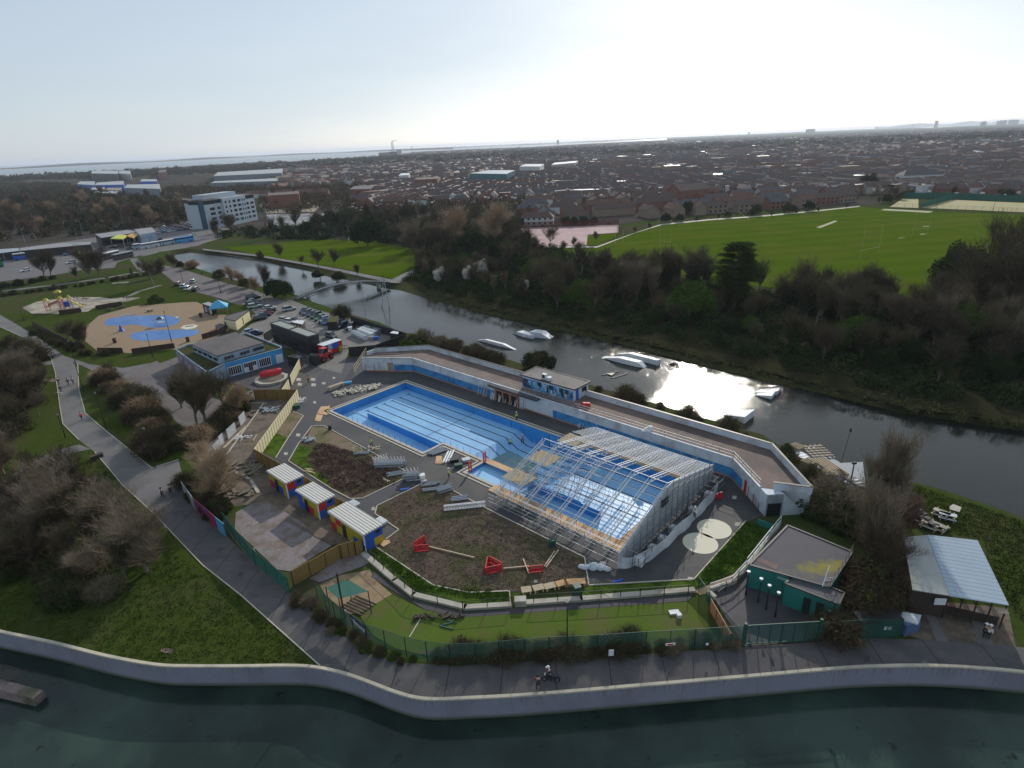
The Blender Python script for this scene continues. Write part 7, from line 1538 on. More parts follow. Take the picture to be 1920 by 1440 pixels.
IND=[('grey long industrial shed nearest the harbour',[(170,325),(175,320),(222,320),(220,326)],18,'darkmetal','metal'),('white and orange gabled warehouse end',[(222,325),(224,320),(244,320),(245,326)],16,'h white','galv'),('blue industrial shed with white roof edge',[(144,345),(150,340),(178,340),(177,347)],9,'bluepanel','shedroof'),('second blue industrial shed beside the first',[(178,347),(182,342),(232,339),(231,346)],9,'bluepanel','shedroof'),('small blue shed with a curved pale roof',[(262,340),(266,336),(294,336),(294,340)],8,'bluepanel','shedroof'),('broad white roofed warehouse before the blue sheds',[(233,352),(238,346),(299,345),(300,354)],9,'shedwall','shedroof'),('small white roofed warehouse on the left',[(170,355),(174,351),(196,351),(196,356)],6,'shedwall','shedroof'),('pair of low white roofed units',[(198,356),(202,352),(228,352),(228,357)],6,'shedwall','h tan'),('low white roofed unit among the near trees',[(176,361),(180,358),(220,358),(222,363)],5,'shedwall','shedroof'),('very long pale warehouse with many roof lights',[(400,330),(408,323),(530,316),(528,324)],12,'shedwall','shedroof'),('grey warehouse behind the hotel trees',[(395,343),(402,340),(520,334),(520,339)],9,'shedwall','shedroof'),('small orange brick office near the warehouses',[(296,323),(298,319),(311,318),(312,323)],16,'h red brick','h brown')]
M['metal']=M['car grey']
for lab,cs,z,a,c in IND:fl('industrial_shed',lab,cs,z,a,c,'warehouse')
pb=P(738,294);r=thing('energy_plant','energy plant block with twin tall chimneys on the far shore','power plant',pb)
fr=pb.length/FPX
for dx,w_,h_,m_ in((-28,32,26,'h tan'),(2,20,28,'h brown'),(22,12,38,'galv')):b=MB();b.box((dx*fr/2.0,0,h_/2),(w_*fr/1.6,40,h_));b.build('block',m_,r)
for dx in(-2,2):b=MB();b.tube((dx*1.8,0,0),(dx*1.8,0,80),2.6,2.0,k=8);b.build('chimney','white',r)
o=thing('smoke_plume','small pale smoke plume drifting right from the tall chimneys','smoke',pb+Vector((0,0,82)));b=MB()
for k in range(7):b.ellipsoid((k*5.5,0,2+k*1.0+math.sin(k)),(4.6-k*.3,3,2.2-k*.15),8,5)
b.build('smoke',netting('smoke',(.85,.85,.86),.5),o);o['kind']='stuff'
def tower(name,lab,px,pyb,w_,h_,m_,cat='tower block',depth_=None):
 q=P(px,pyb);s_=q.length/FPX;r=thing(name,lab,cat,q);b=MB();b.box((0,0,h_*s_/2),(w_*s_,depth_ or w_*s_,h_*s_));b.build('wall',m_,r);b=MB();b.box((0,0,h_*s_*1.03),(w_*s_*.5,w_*s_*.5,h_*s_*.06));b.build('roof','darkmetal',r);return r,s_
tower('tower_block','pale tower block on the horizon in the middle of the town',1046,271,3.6,7,'h tan');tower('tower_block','wide dark block on the horizon left of the church',1519,250,10,6,'h dark grey');tower('tower_block','thin tower on the horizon above the rooftops',1404,253,2,4.5,'h dark grey');tower('tower_block','left of three dark blocks on the horizon by the far shore',1843,237,5,6,'h dark grey');tower('tower_block','middle of three dark blocks on the horizon by the far shore',1877,235,8,6,'h dark grey');tower('tower_block','right of three dark blocks on the horizon by the far shore',1899,234,8,6,'h dark grey');tower('water_tower','slim mast tower on the far shore right of the chimneys',773,285,1.2,9,'galv')
r,s_=tower('church_tower','tall dark church tower with pinnacles rising on the horizon',1754,240,3.2,9,'h dark grey','church')
for x in(-1.4,1.4):b=MB();b.tube((x*s_,0,8*s_),(x*s_,0,11*s_),.5*s_,.1*s_,k=4);b.build('pinnacle','h dark grey',r)
b=MB();bg_=0
mats_=['h brown','h red-brown','h dark grey','h cream','h red brick','h white','galv','h tan']
for i in range(9500):
 dist=560+5200*(random.random()**1.7);azd=random.uniform(-20,47)if dist>900 else random.uniform(-12,42)
 az_=math.radians(azd);x,y=dist*math.sin(az_),dist*math.cos(az_)
 lim=0.055*dist
 if azd<-8 and dist>2600:continue
 ang=.25*math.sin(x/300)+(math.pi/2 if random.random()<.3 else 0)-.1;l_=random.choice((10,18,26,34));D=8.5 if random.random()<.93 else 22;hw=5.2 if D<10 else 7;hr=hw+(3.4 if D<10 else .4)
 if random.random()<.002:l_,D,hw,hr=20,11,13,13.2
 ca,sa=math.cos(ang),math.sin(ang);T_=lambda u,v,z:(x+u*ca-v*sa,y+u*sa+v*ca,z)
 X_,Y_=l_/2,D/2;wm_=random.choice((3,4,4,7,7,5));rm_=random.choice((0,0,1,2,2))if D<10 else random.choice((6,7,2,2,1))
 b.mi=wm_;b.quad(T_(-X_,-Y_,0),T_(X_,-Y_,0),T_(X_,-Y_,hw),T_(-X_,-Y_,hw));b.quad(T_(-X_,Y_,0),T_(-X_,-Y_,0),T_(-X_,-Y_,hw),T_(-X_,0,hr),T_(-X_,Y_,hw));b.quad(T_(X_,-Y_,0),T_(X_,Y_,0),T_(X_,Y_,hw),T_(X_,0,hr),T_(X_,-Y_,hw))
 b.mi=rm_;b.quad(T_(-X_,-Y_,hw),T_(X_,-Y_,hw),T_(X_,0,hr),T_(-X_,0,hr));b.quad(T_(X_,Y_,hw),T_(-X_,Y_,hw),T_(-X_,0,hr),T_(X_,0,hr))
for i in range(2600):
 dist=520+3000*(random.random()**1.6);az_=math.radians(random.uniform(-14,44));x,y=dist*math.sin(az_),dist*math.cos(az_);b.mi=random.choice((5,5,3,6));s_=random.uniform(.8,1.8);b.box((x,y,random.uniform(1.2,6)),(s_*1.6,s_,s_*.8),random.random()*3)
o=b.build('distant_town',mats_);tag(o,'mass of small brown and grey roofs spreading to the horizon','town',None,'stuff')
def ridge(name,pts,h,dep,m_,lab):
 b=MB();w=[P(*q,.5)for q in pts];random.seed(4)
 for a,c in zip(w,w[1:]):
  n=14
  for i in range(n):
   p,q=lerp(a,c,i/n),lerp(a,c,(i+1)/n);o_=p.normalized()*dep;o_.z=0;h0=h*(.75+.35*math.sin(p.x*.004+p.y*.002));h1=h*(.75+.35*math.sin(q.x*.004+q.y*.002))
   b.quad(p,q,q+o_*.3+Vector((0,0,h1)),p+o_*.3+Vector((0,0,h0)));b.quad(p+o_*.3+Vector((0,0,h0)),q+o_*.3+Vector((0,0,h1)),q+o_,p+o_)
 o=b.build(name,m_);o['kind']='structure'
ridge('far_shore',[(-200,327),(0,318),(160,310),(330,302),(500,293),(700,284.5),(850,279.5)],24,1500,'woodfloor','');ridge('far_hill',[(1640,241.5),(1780,235.6),(1960,227.9),(2150,219.8)],110,3000,'woodfloor','')
ridge('far_shore',[(700,284.5),(960,273),(1200,262.5)],10,300,'woodfloor','')
def posts(a,c,h,lab,bar=3.0):
 A,B=P(*a),P(*c);r=thing('rugby_posts',lab,'goal posts',(A+B)/2,0,'rugby posts on the playing field');b=MB()
 b.tube(A+Vector((0,0,bar)),B+Vector((0,0,bar)),.05,k=4);b.build('crossbar','timber',r,True)
 for q in(A,B):b=MB();b.tube(q,q+Vector((0,0,h)),.05,.035,k=5);b.build('upright','timber',r,True)
posts((1237,464),(1257,466),8.5,'white rugby posts at the left end of the field');posts((1386,409),(1403,421),9,'thin rugby posts near the field path');posts((1613,484),(1646,477),12,'tall leaning rugby posts in the middle of the field');posts((1710,442),(1738,441),12,'rugby posts near the worn patches by the pitches');posts((1885,437),(1915,438),9,'rugby posts at the right edge of the field');posts((1153,461),(1168,458),7,'pale rugby posts beside the pink court')
for px,py,lab in((1756,391,'tall dark floodlight mast left on the yellow pitches'),(1861,398,'tall dark floodlight mast right on the yellow pitches')):lamp(px,py,15,lab,'darkmetal',.8,group='floodlights')
mesh_fence('pitch_fence',[(1640,388),(1725,392),(1920,401),(2100,410)],3,'dark fence along the near side of the yellow pitches',bpy.data.materials['fine_wire'],'darkmetal',4);mesh_fence('pitch_fence',[(1690,372),(1785,373),(1920,379)],4,'dark green screen fence behind the yellow pitches','netdense','green',5);mesh_fence('pitch_fence',[(1725,391),(1785,374)],3.5,'dark cross fence between the two yellow pitches','netdense','darkmetal',5)
mesh_fence('court_fence',[(975,428),(1160,422),(1161,437)],3.5,'fine dark red fence behind the pink court',netting('red_mesh',(.12,.03,.03),.6),'redfence',4)
# ================================================================ TREES AND SHRUBS
def bare_tree(seed,H,spread,up=0.5,n1=7,twig=.9,trunk=.28,dens=1.0,low=0):
 rnd=random.Random(seed);t=MB();c=MB()
 def grow(p,d,L,r,lv):
  seg=3 if lv<2 else 2;q=p
  for i in range(seg):
   d=(d+Vector((rnd.gauss(0,.11),rnd.gauss(0,.11),.05*up))).normalized();q2=q+d*(L/seg);r2=r*(.80 if lv else .86)
   (t if lv<3 else c).tube(q,q2,r,r2,k=5 if lv<2 else 3,cap=False)
   if lv<4 and(i>0 or lv>0 or low):
    n={0:n1//2+1,1:3,2:2,3:2}[lv]
    for k in range(n):
     a=rnd.random()*6.283;s_=spread*rnd.uniform(.7,1.2);side=Vector((math.cos(a),math.sin(a),0));dd=(d*(1.0-.3*s_)+side*s_+Vector((0,0,up*.5))).normalized()
     grow(q2-d*(L/seg)*rnd.random()*.6,dd,L*rnd.uniform(.5,.72),r2*.6,lv+1)
   if lv>=3:
    for k in range(int(4*dens)):
     a=rnd.random()*6.283;dd=(d+Vector((math.cos(a),math.sin(a),rnd.uniform(-.2,.8)))*.62).normalized();e=q2+dd*twig*rnd.uniform(.6,1.3);w=Vector((-dd.y,dd.x,.01)).normalized()*.017
     c.quad(q2+w,q2-w,e)
     if rnd.random()<.6:m_=lerp(q2,e,.5);f=m_+Vector((rnd.gauss(0,.3),rnd.gauss(0,.3),rnd.uniform(0,.4)))*twig;c.quad(m_+w*.7,m_-w*.7,f)
   q=q2;r=r2
 grow(Vector((0,0,-.1)),Vector((0,0,1)),H*.42,trunk,0)
 zs=max(v[2]for v in c.v);k=H/zs
 for m_ in(t,c):m_.v=[(v[0]*k,v[1]*k,v[2]*k)for v in m_.v]
 return t,c
def leafy(seed,rx,rz,z0,n,leaf=.28,clumps=40,flat=False):
 """many small leaf faces gathered in clumps through an uneven crown"""
 rng=np.random.default_rng(seed);cen=rng.normal(size=(clumps,3));cen/=np.linalg.norm(cen,axis=1)[:,None];cen*=rng.uniform(.45,1.0,(clumps,1));cen[:,2]=np.abs(cen[:,2])*(1 if not flat else .5)*1.0-.15
 cr_=rng.uniform(.16,.34,clumps);idx=rng.integers(0,clumps,n);d=rng.normal(size=(n,3));d/=np.linalg.norm(d,axis=1)[:,None];p=cen[idx]+d*(cr_[idx]*rng.uniform(.55,1.05,n))[:,None]
 p*=np.array([rx,rx,rz]);p[:,2]+=z0;p[:,2]=np.maximum(p[:,2],.05)
 a=rng.normal(size=(n,3));a/=np.linalg.norm(a,axis=1)[:,None];b_=np.cross(a,rng.normal(size=(n,3)));b_/=np.linalg.norm(b_,axis=1)[:,None];s_=(leaf*rng.uniform(.5,1.2,n))[:,None]
 v=np.stack([p-a*s_,p+b_*s_*.6,p+a*s_,p-b_*s_*.6],1).reshape(-1,3);m_=MB();m_.v=[tuple(x)for x in v.tolist()];m_.f=[(4*i,4*i+1,4*i+2,4*i+3)for i in range(n)];m_.m=[0]*n;return m_
PM={}
def proto(key,t,c,tm,cm,extra=None):
 PM[key]=[('trunk',t.mesh(key+'_trunk',tm)),('crown',c.mesh(key+'_crown',cm))]+([extra]if extra else[])
for s_ in range(4):
 t,c=bare_tree(10+s_,13,.55+.08*s_,.5,7,1.0,.28,.5,s_%2);proto('bare%d'%s_,t,c,'bark','twig')
t,c=bare_tree(31,13,.8,.3,8,1.1,.32,.5,1);proto('pale',t,c,'paletwig','paletwig');t,c=bare_tree(37,13,.75,.35,8,1.0,.32,.7,1);proto('tan',t,c,'bark','tantwig')
t,c=bare_tree(33,13,.42,.9,8,1.1,.24,.45,1);proto('upright',t,c,'bark','paletwig');t,c=bare_tree(35,13,.6,.5,7,1.0,.26);proto('russet',t,c,'bark','redtwig')
ivy=leafy(5,2.6,6.0,3.2,5200,.24,34);PM['ivy']=PM['bare1']+[('ivy',ivy.mesh('ivy','leafdark'))]
t=MB();t.tube((0,0,0),(0,0,7),.35,.15,k=6)
for i in range(10):a=i*2.4;t.tube((0,0,2+i*.5),(3*math.cos(a),3*math.sin(a),4.5+i*.4),.12,.04,k=4)
proto('ever',t,leafy(6,5.0,6.2,3.6,16000,.26,75),'bark','leafdark');proto('evergreen',t,leafy(7,5.0,5.2,3.6,16000,.24,80),'bark','leafgreen');proto('olive',t,leafy(8,4.6,5.2,3.0,13000,.24,60),'bark','leafolive');proto('blossom',t,leafy(9,3.6,4.4,3.0,8000,.2,44),'bark','blossom');proto('rust',t,leafy(12,4.2,4.8,3.0,11000,.24,50),'bark','leafred')
c=MB();rnd=random.Random(8)
for k in range(9):
 z=4.0+k*1.05;R_=5.2*(1-.45*abs(k-3.5)/4.5)
 for j in range(9):
  a=rnd.random()*6.283;L_=R_*rnd.uniform(.6,1.05);t.tube((0,0,z-.5),(L_*math.cos(a),L_*math.sin(a),z),.1,.03,k=3,cap=False)
  for q in range(420):
   u=rnd.uniform(.25,1.0)*L_;o_=rnd.gauss(0,.75);x,y,zz=u*math.cos(a)-o_*math.sin(a),u*math.sin(a)+o_*math.cos(a),z+rnd.gauss(0,.13);s1,s2=rnd.uniform(.16,.4),rnd.random()*6.28
   c.quad((x,y,zz),(x+s1*math.cos(s2),y+s1*math.sin(s2),zz+.06),(x+s1*math.cos(s2+1.2),y+s1*math.sin(s2+1.2),zz+.1))
t2=MB();t2.tube((0,0,0),(0,0,12.5),.45,.1,k=7);t2.v+=[];proto('cedar',t2,c,'bark','leafdark')
def shrub(seed,R_,H,m_='twig',n=900,leaf=None,lm='leafbrown'):
 rnd=random.Random(seed);c=MB();st=MB()
 for i in range(n):
  a=rnd.random()*6.283;q0=Vector((math.cos(a),math.sin(a),0))*rnd.random()*R_*.3;th=rnd.uniform(.05,1.15)**1;d=Vector((math.cos(a)*math.sin(th),math.sin(a)*math.sin(th),math.cos(th)));L_=rnd.uniform(.45,1.0)*H;m1=q0+d*L_*.55;w=Vector((-d.y,d.x,0.01)).normalized()*.03
  st.quad(q0+w,q0-w,m1)
  for k in range(4):e=m1+(d+Vector((rnd.gauss(0,.5),rnd.gauss(0,.5),rnd.gauss(.2,.3)))).normalized()*L_*rnd.uniform(.25,.5);c.quad(m1+w*.7,m1-w*.7,e);c.quad(lerp(m1,e,.5)+w*.5,lerp(m1,e,.5)-w*.5,lerp(m1,e,.6)+Vector((rnd.gauss(0,.5),rnd.gauss(0,.5),rnd.gauss(.1,.3))))
 out=[('stems',st.mesh('stems',m_)),('twigs',c.mesh('twigs',m_))]
 if leaf:out.append(('leaves',leafy(seed,R_*.9,H*.75,H*.15,leaf,.13,40).mesh('leaves',lm)))
 return out
PM['shrub']=shrub(1,2.2,3.0,'twig',420,1500,'leafolive');PM['shrubbrown']=shrub(2,2.2,2.6,'twig',480,1200,'leafbrown');PM['shrubdark']=shrub(3,2.0,2.4,'twig',300,5000,'leafdark');PM['shrubpale']=shrub(4,2.6,3.4,'paletwig',420,900,'leafolive');PM['shrubrust']=shrub(5,2.2,2.8,'tantwig',520,1200,'leafred');PM['shrubgreen']=shrub(6,1.8,2.0,'twig',200,6000,'leafgreen')
def plant(key,p,sc,lab,cat='tree',group=None,name=None,rz=None,hs=1.0):
 r=thing(name or('tree' if cat=='tree' else 'shrub'),lab,cat,p,random.random()*6.28 if rz is None else rz,group);r.scale=(sc,sc,sc*hs)
 for nm,me in PM[key]:o=bpy.data.objects.new(nm,me);COL.objects.link(o);o.parent=r
 return r
random.seed(12)
SOLO=[('cedar',1374,580,1.5,'dark flat-tiered cedar standing above the wood across the moat','cedar_tree'),('evergreen',1292,600,1.25,'broad mid-green evergreen left of the cedar','evergreen_tree'),('evergreen',998,520,.8,'green topped evergreen above the blossom at the edge of the wood','evergreen_tree'),('ever',690,462,1.6,'tall very dark evergreen behind the park lawn','evergreen_tree'),('ever',885,492,1.5,'big round dark holm oak on the left of the wood','evergreen_tree'),('ever',920,490,1.1,'dark evergreen just right of the round holm oak','evergreen_tree'),('pale',770,472,1.35,'pale bare tree glowing at the right end of the park lawn','bare_tree'),('tan',855,465,1.75,'large golden-brown bare tree left of the pair above the holm oak','bare_tree'),('tan',930,462,1.85,'large golden-brown bare tree right of the pair above the holm oak','bare_tree'),('blossom',826,530,.8,'white blossom tree lowest at the left edge of the wood','blossom_tree'),('blossom',905,520,.95,'white blossom tree highest at the left edge of the wood','blossom_tree'),('blossom',878,528,.8,'middle white blossom tree at the left edge of the wood','blossom_tree'),('blossom',983,548,.65,'small white blossom bush below the green topped evergreen','blossom_tree'),('bare2',1030,464,.9,'bare pinkish tree standing in front of the pink court','bare_tree'),('bare1',990,468,1.0,'bare tree at the left corner of the pink court','bare_tree'),('bare3',1075,462,.4,'small bare tree in the middle of the pink court edge','bare_tree'),('russet',1118,456,.5,'small bare tree at the right corner of the pink court','bare_tree'),('ever',1625,360,1.5,'big dark evergreen mound left of the long white block','evergreen_tree'),('ever',1350,398,.8,'dark evergreen behind the field path beside the houses','evergreen_tree'),('ever',1290,402,.9,'round dark evergreen behind the curve of the field path','evergreen_tree'),('ever',1800,560,1.7,'dark evergreen edge tree at the left of the big right hand grove','evergreen_tree'),('bare0',1860,590,2.0,'largest bare tree of the grove at the right edge','bare_tree'),('bare2',1900,560,2.0,'bare tree behind the grove at the right edge','bare_tree'),('bare3',1830,600,1.7,'bare tree in front of the dark evergreen of the right grove','bare_tree'),('bare1',1915,620,1.9,'bare tree nearest the moat in the right grove','bare_tree'),('ivy',1890,600,1.8,'ivy covered tree in the right grove','ivy_tree'),('upright',1650,962,1.05,'tall upright bare tree beside the pontoon, in front of the moat','bare_tree'),('upright',1668,968,.8,'smaller bare tree just right of the tall one by the pontoon','bare_tree'),('upright',1632,958,.7,'smaller bare tree just left of the tall one by the pontoon','bare_tree'),('upright',1640,1085,1.05,'bare upright tree right of the pump house roof','bare_tree'),('bare2',1655,1105,.7,'reddish bare tree against the edge of the large canopy','bare_tree'),('russet',1668,1030,.6,'low russet bare tree above the large canopy corner','bare_tree'),('upright',1620,1060,.85,'bare tree at the right corner of the pump house','bare_tree'),('bare0',370,800,.95,'tall bare tree left of the pair behind the grey panels','bare_tree'),('bare3',385,790,1.0,'tall bare tree right of the pair behind the grey panels','bare_tree'),('bare2',425,770,.75,'bare tree in front of the cafe mural','bare_tree'),('bare1',340,765,.7,'thin bare tree left of the cafe in front of the plaza','bare_tree'),('tan',418,935,.72,'golden bare tree leaning over the top of the gravel plot','bare_tree'),('tan',395,905,.6,'golden bare tree behind the painted hoarding','bare_tree'),('tan',448,775,.55,'tan bare tree beside the round planter','bare_tree'),('bare3',213,708,.35,'small bare tree in the middle of the hedge by the plaza','bare_tree'),('bare2',130,645,.6,'round bare bushy tree at the left edge of the splash park','bare_tree'),('bare1',152,650,.65,'round bare tree right beside the path corner at the splash park','bare_tree'),('bare2',84,526,1.1,'left fan shaped bare tree beside the main road','bare_tree'),('bare0',97,523,1.05,'right fan shaped bare tree beside the main road','bare_tree'),('bare1',170,521,1.25,'tall bare tree by the main road opposite the bus shelter','bare_tree'),('bare3',186,517,1.2,'bare tree just right of the tall one by the main road','bare_tree'),('bare0',148,526,.55,'small bare tree below the tall ones by the main road','bare_tree'),('bare2',289,536,.9,'round bare tree above the car lane on the park lawn','bare_tree'),('bare1',301,518,.7,'smaller bare tree at the top of the car lane','bare_tree'),('bare3',328,502,.6,'bare tree at the far tip of the moat','bare_tree'),('bare0',496,547,.9,'tall thin bare tree on the near bank beside the dark evergreen','bare_tree'),('ever',517,557,.72,'left dark evergreen bush on the near bank by the footbridge','evergreen_tree'),('ever',532,560,.72,'right dark evergreen bush on the near bank by the footbridge','evergreen_tree'),('olive',412,524,.55,'narrow dark tree at the left of the willow group on the bank','evergreen_tree'),('tan',435,530,.6,'golden willow on the near bank','bare_tree'),('tan',452,536,.55,'second golden willow on the near bank','bare_tree'),('tan',478,546,.5,'tan bush-like tree beside the thin bare tree on the bank','bare_tree'),('olive',461,540,.5,'olive shrub tree between the willows and the thin bare tree','evergreen_tree'),('bare3',492,492,.5,'leftmost thin tree on the far bank path','bare_tree'),('bare1',526,484,.7,'second thin tree on the far bank path','bare_tree'),('bare2',598,506,.75,'bare tree on the far bank above its dark bush','bare_tree'),('bare0',626,504,.75,'bare tree right of the middle of the park lawn','bare_tree'),('bare2',565,497,.35,'little thin tree on the far bank path','bare_tree'),('bare1',671,515,.4,'little thin tree nearest the footbridge end','bare_tree')]
for k,px,py,sc,lab,nm in SOLO:plant(k,P(px,py),sc,lab,'tree',None,nm)
for k,px,py,sc,lab in(('shrubdark',595,519,1.4,'dark round bush on the far bank below the bare tree'),('shrubdark',635,524,1.6,'dark round bush on the far bank near the bridge'),('shrub',641,597,1.7,'round olive bush at the upper end of the black fence'),('shrubrust',362,503,1.7,'russet round bush on the bank at the far tip of the moat'),('shrubdark',339,499,1.2,'small dark round bush left of the russet one'),('shrubgreen',292,567,1.6,'dark green clipped bush on the park lawn'),('shrubdark',1012,690,2.1,'round dark bush rising behind the terrace in the glitter'),('shrub',1175,757,1.5,'bare bush behind the terrace right of the pavilion'),('shrubdark',1193,762,1.2,'dark bush right of the bare one behind the terrace'),('shrub',1290,786,1.2,'thin bush behind the terrace below the sun glint'),('shrub',1365,808,1.1,'thin bush behind the terrace below the kicker'),('shrubgreen',772,650,1.8,'dark green conifer clump at the lower end of the black fence'),('shrubpale',1560,945,1.5,'pale twiggy shrub by the end stair of the terrace'),('shrubdark',1535,965,1.7,'dark shrub right of the terrace stair'),('shrubpale',1590,975,1.7,'pale twiggy shrub left of the reed screen'),('shrubdark',1605,1000,1.8,'dark shrub above the pump house corner'),('shrub',1635,1125,1.9,'brown shrub below the bare trees right of the annex'),('shrubdark',1660,1105,1.7,'dark shrub against the boarded store'),('shrubdark',1610,1110,1.3,'dark shrub right of the white roof ladder'),('shrubbrown',1567,1195,1.3,'brown hedge bush right of the double gate'),('shrub',1620,1160,1.4,'olive shrub behind the green container'),('shrubdark',430,700,.3,'tiny dark shrub beside the cafe')):
 plant(k,P(px,py),sc,lab,'shrub',None,'shrub')
def along(pts,step):
 out=[];w=[P(*q)for q in pts]
 for a,c in zip(w,w[1:]):
  n=max(1,int((c-a).length/step));out+=[lerp(a,c,(i+random.random()*.6)/n)for i in range(n)]
 return out
def belt(pts,step,keys,sc,lab,cat,group,name,jit=1.0):
 for p in along(pts,step):plant(random.choice(keys),p+Vector((random.gauss(0,jit),random.gauss(0,jit),0)),sc*random.uniform(.65,1.3),lab,cat,group,name)
belt([(790,640),(840,652),(900,670),(955,685)],2.6,['shrub','shrubbrown','shrubpale'],1.25,'bare brown shrub in the line between the left half of the terrace and the moat','shrub','shrubs behind the terrace','shrub',.5)
belt([(1030,700),(1110,728),(1250,772),(1450,835)],4.2,['shrub','shrubbrown'],.55,'low scrub bush in the line between the right half of the terrace and the moat','shrub','low scrub behind the terrace','shrub',.5)
belt([(1465,850),(1545,925)],2.2,['shrubdark','shrub'],.8,'dark scrub bush between the terrace end and the pontoon','shrub','scrub by the pontoon','shrub',.4)
belt([(190,712),(235,745),(270,790),(290,830),(300,862)],2.4,['shrubbrown','shrubbrown','shrubrust'],1.25,'brown winter hedge bush between the promenade verge and the plaza','shrub','brown hedge by the promenade','hedge_bush',.8)
belt([(250,755),(290,790),(325,830),(335,855)],2.8,['shrubbrown','shrub'],1.3,'brown hedge bush in the second line beside the plaza','shrub','inner hedge beside the plaza','hedge_bush',.9)
belt([(345,905),(380,935),(415,965)],2.0,['shrubdark','shrub','shrubrust'],1.0,'dark bush behind the painted hoarding','shrub','bushes behind the painted hoarding','shrub',.6)
belt([(370,850),(400,815),(440,775),(470,745)],2.2,['shrubdark','shrub','shrubrust'],1.15,'dense bush behind the row of grey site panels','shrub','bushes behind the grey site panels','shrub',.9)
belt([(550,1118),(600,1150),(650,1192),(700,1222),(780,1242)],.8,['shrub','shrubpale','shrubgreen'],.36,'low weedy bush at the foot of the mesh fence beside the promenade bend','shrub','weeds along the mesh fence','shrub',.35)
belt([(820,1238),(940,1232),(1060,1226),(1200,1217)],1.0,['shrub','shrubbrown','shrub'],.66,'brown hedge bush between the mini golf turf and the mesh fence','shrub','hedge below the mini golf turf','hedge_bush',.25)
belt([(1210,1222),(1300,1215),(1385,1208)],1.0,['shrub','shrubpale'],.36,'low bush at the foot of the mesh fence left of the gate','shrub','weeds left of the gate','shrub',.3)
belt([(60,622),(110,648),(160,668),(215,664)],2.4,['shrubdark','shrub'],.6,'dark hedge bush along the fence below the splash park','shrub','hedge below the splash park','hedge_bush',.4)
belt([(-30,560),(60,548),(150,537),(230,524),(300,512)],2.2,['shrub','shrubbrown','shrub'],.6,'low hedge bush between the park lawn and the long path','shrub','hedge along the long park path','hedge_bush',.5)
belt([(-30,545),(30,536),(75,527),(110,522)],3.2,['shrubdark'],1.1,'dark hedge bush beside the main road on the left','shrub','dark hedge beside the main road','hedge_bush',.5)
belt([(20,820),(50,800),(60,740),(10,700),(0,780)],4.0,['pale','bare0','bare2'],.62,'pale bare tree in the thicket at the left edge beside the path','tree','thicket at the left edge','bare_tree',2)
belt([(0,870),(40,720),(30,660),(-20,660)],3.2,['shrub','shrubpale'],1.4,'brown scrub in the thicket at the left edge','shrub','scrub at the left edge','shrub',2)
belt([(10,960),(60,980),(130,1000),(190,1030),(225,1055),(260,1075)],3.8,['bare0','pale','bare2','bare3','pale'],.72,'bare tree in the large clump on the lower left lawn','tree','clump of trees on the lower left lawn','bare_tree',1.6)
belt([(-10,900),(50,900),(110,930),(170,970),(120,1010),(40,960),(-20,1000)],4.4,['bare0','bare1','pale','bare2'],.6,'bare tree in the upper part of the lower left clump','tree','upper part of the lower left clump','bare_tree',1.6)
belt([(0,1010),(80,1060),(170,1090),(260,1100)],3.2,['bare0','bare3','pale'],.56,'twiggy bare tree at the front of the lower left clump','tree','front of the lower left clump','bare_tree',1.3)
belt([(0,990),(80,1030),(150,1050),(220,1080),(290,1095)],3.2,['shrub','shrubdark','shrubpale'],1.2,'bramble bush filling the lower left clump','shrub','brambles in the lower left clump','shrub',2.0)
belt([(20,1080),(100,1110),(200,1120)],2.4,['shrub','shrubdark'],1.2,'dark bramble at the foot of the lower left clump','shrub','brambles at the foot of the clump','shrub',1.2)
wood=[P(*q)for q in[(745,445),(955,433),(1010,465),(1060,474),(1200,508),(1400,548),(1700,578),(1920,605),(2200,680),(2200,800),(1920,742),(1700,722),(1500,676),(1300,634),(1100,592),(900,553),(795,528),(785,505),(790,475)]]
x0,x1=min(p.x for p in wood),max(p.x for p in wood);y0,y1=min(p.y for p in wood),max(p.y for p in wood)
pts_,tries=[],0
while len(pts_)<290 and tries<30000:
 tries+=1;q=Vector((random.uniform(x0,x1),random.uniform(y0,y1),0))
 if inside(q,wood)and all((q-o_).length>3.4 for o_ in pts_):pts_.append(q)
def pxof(q):
 v=q-Vector((0,0,CAMH));xr=v.x;yr=v.y*sp+v.z*cp;zf_=v.y*cp-v.z*sp;xr,yr=FPX*xr/zf_,FPX*yr/zf_;return 960+xr*cr-yr*sr,720-(xr*sr+yr*cr)
for q in pts_:
 px,py=pxof(q);front_=py>590+(px-1100)*.13
 k=random.choice(['bare0','bare1','bare2','bare3','upright','ivy','ivy','ever','evergreen']if not front_ else['ivy','ever','ever','ivy','bare3'])
 sc=random.uniform(.6,.95)if front_ else random.uniform(.8,1.15)
 if k in('ever','olive'):sc*=.75
 if px<1200 and py<520:sc*=.6
 if px<1010 and py>520:sc*=.6
 if 1225<px<1430 and 560<py<660:sc*=.55;k='ivy' if k=='upright' else k
 ev={'evergreen':('mid green','evergreen_tree'),'upright':('pale upright','bare_tree'),'ever':('dark evergreen','evergreen_tree'),'olive':('olive green','evergreen_tree'),'ivy':('ivy clad','ivy_tree'),'pale':('pale bare','bare_tree')}.get(k,('bare brown','bare_tree'))
 plant(k,q,sc,'%s tree in the %s of the dense wood between moat and playing field'%(ev[0],'front' if front_ else 'back'),'tree','trees of the wood across the moat',ev[1])
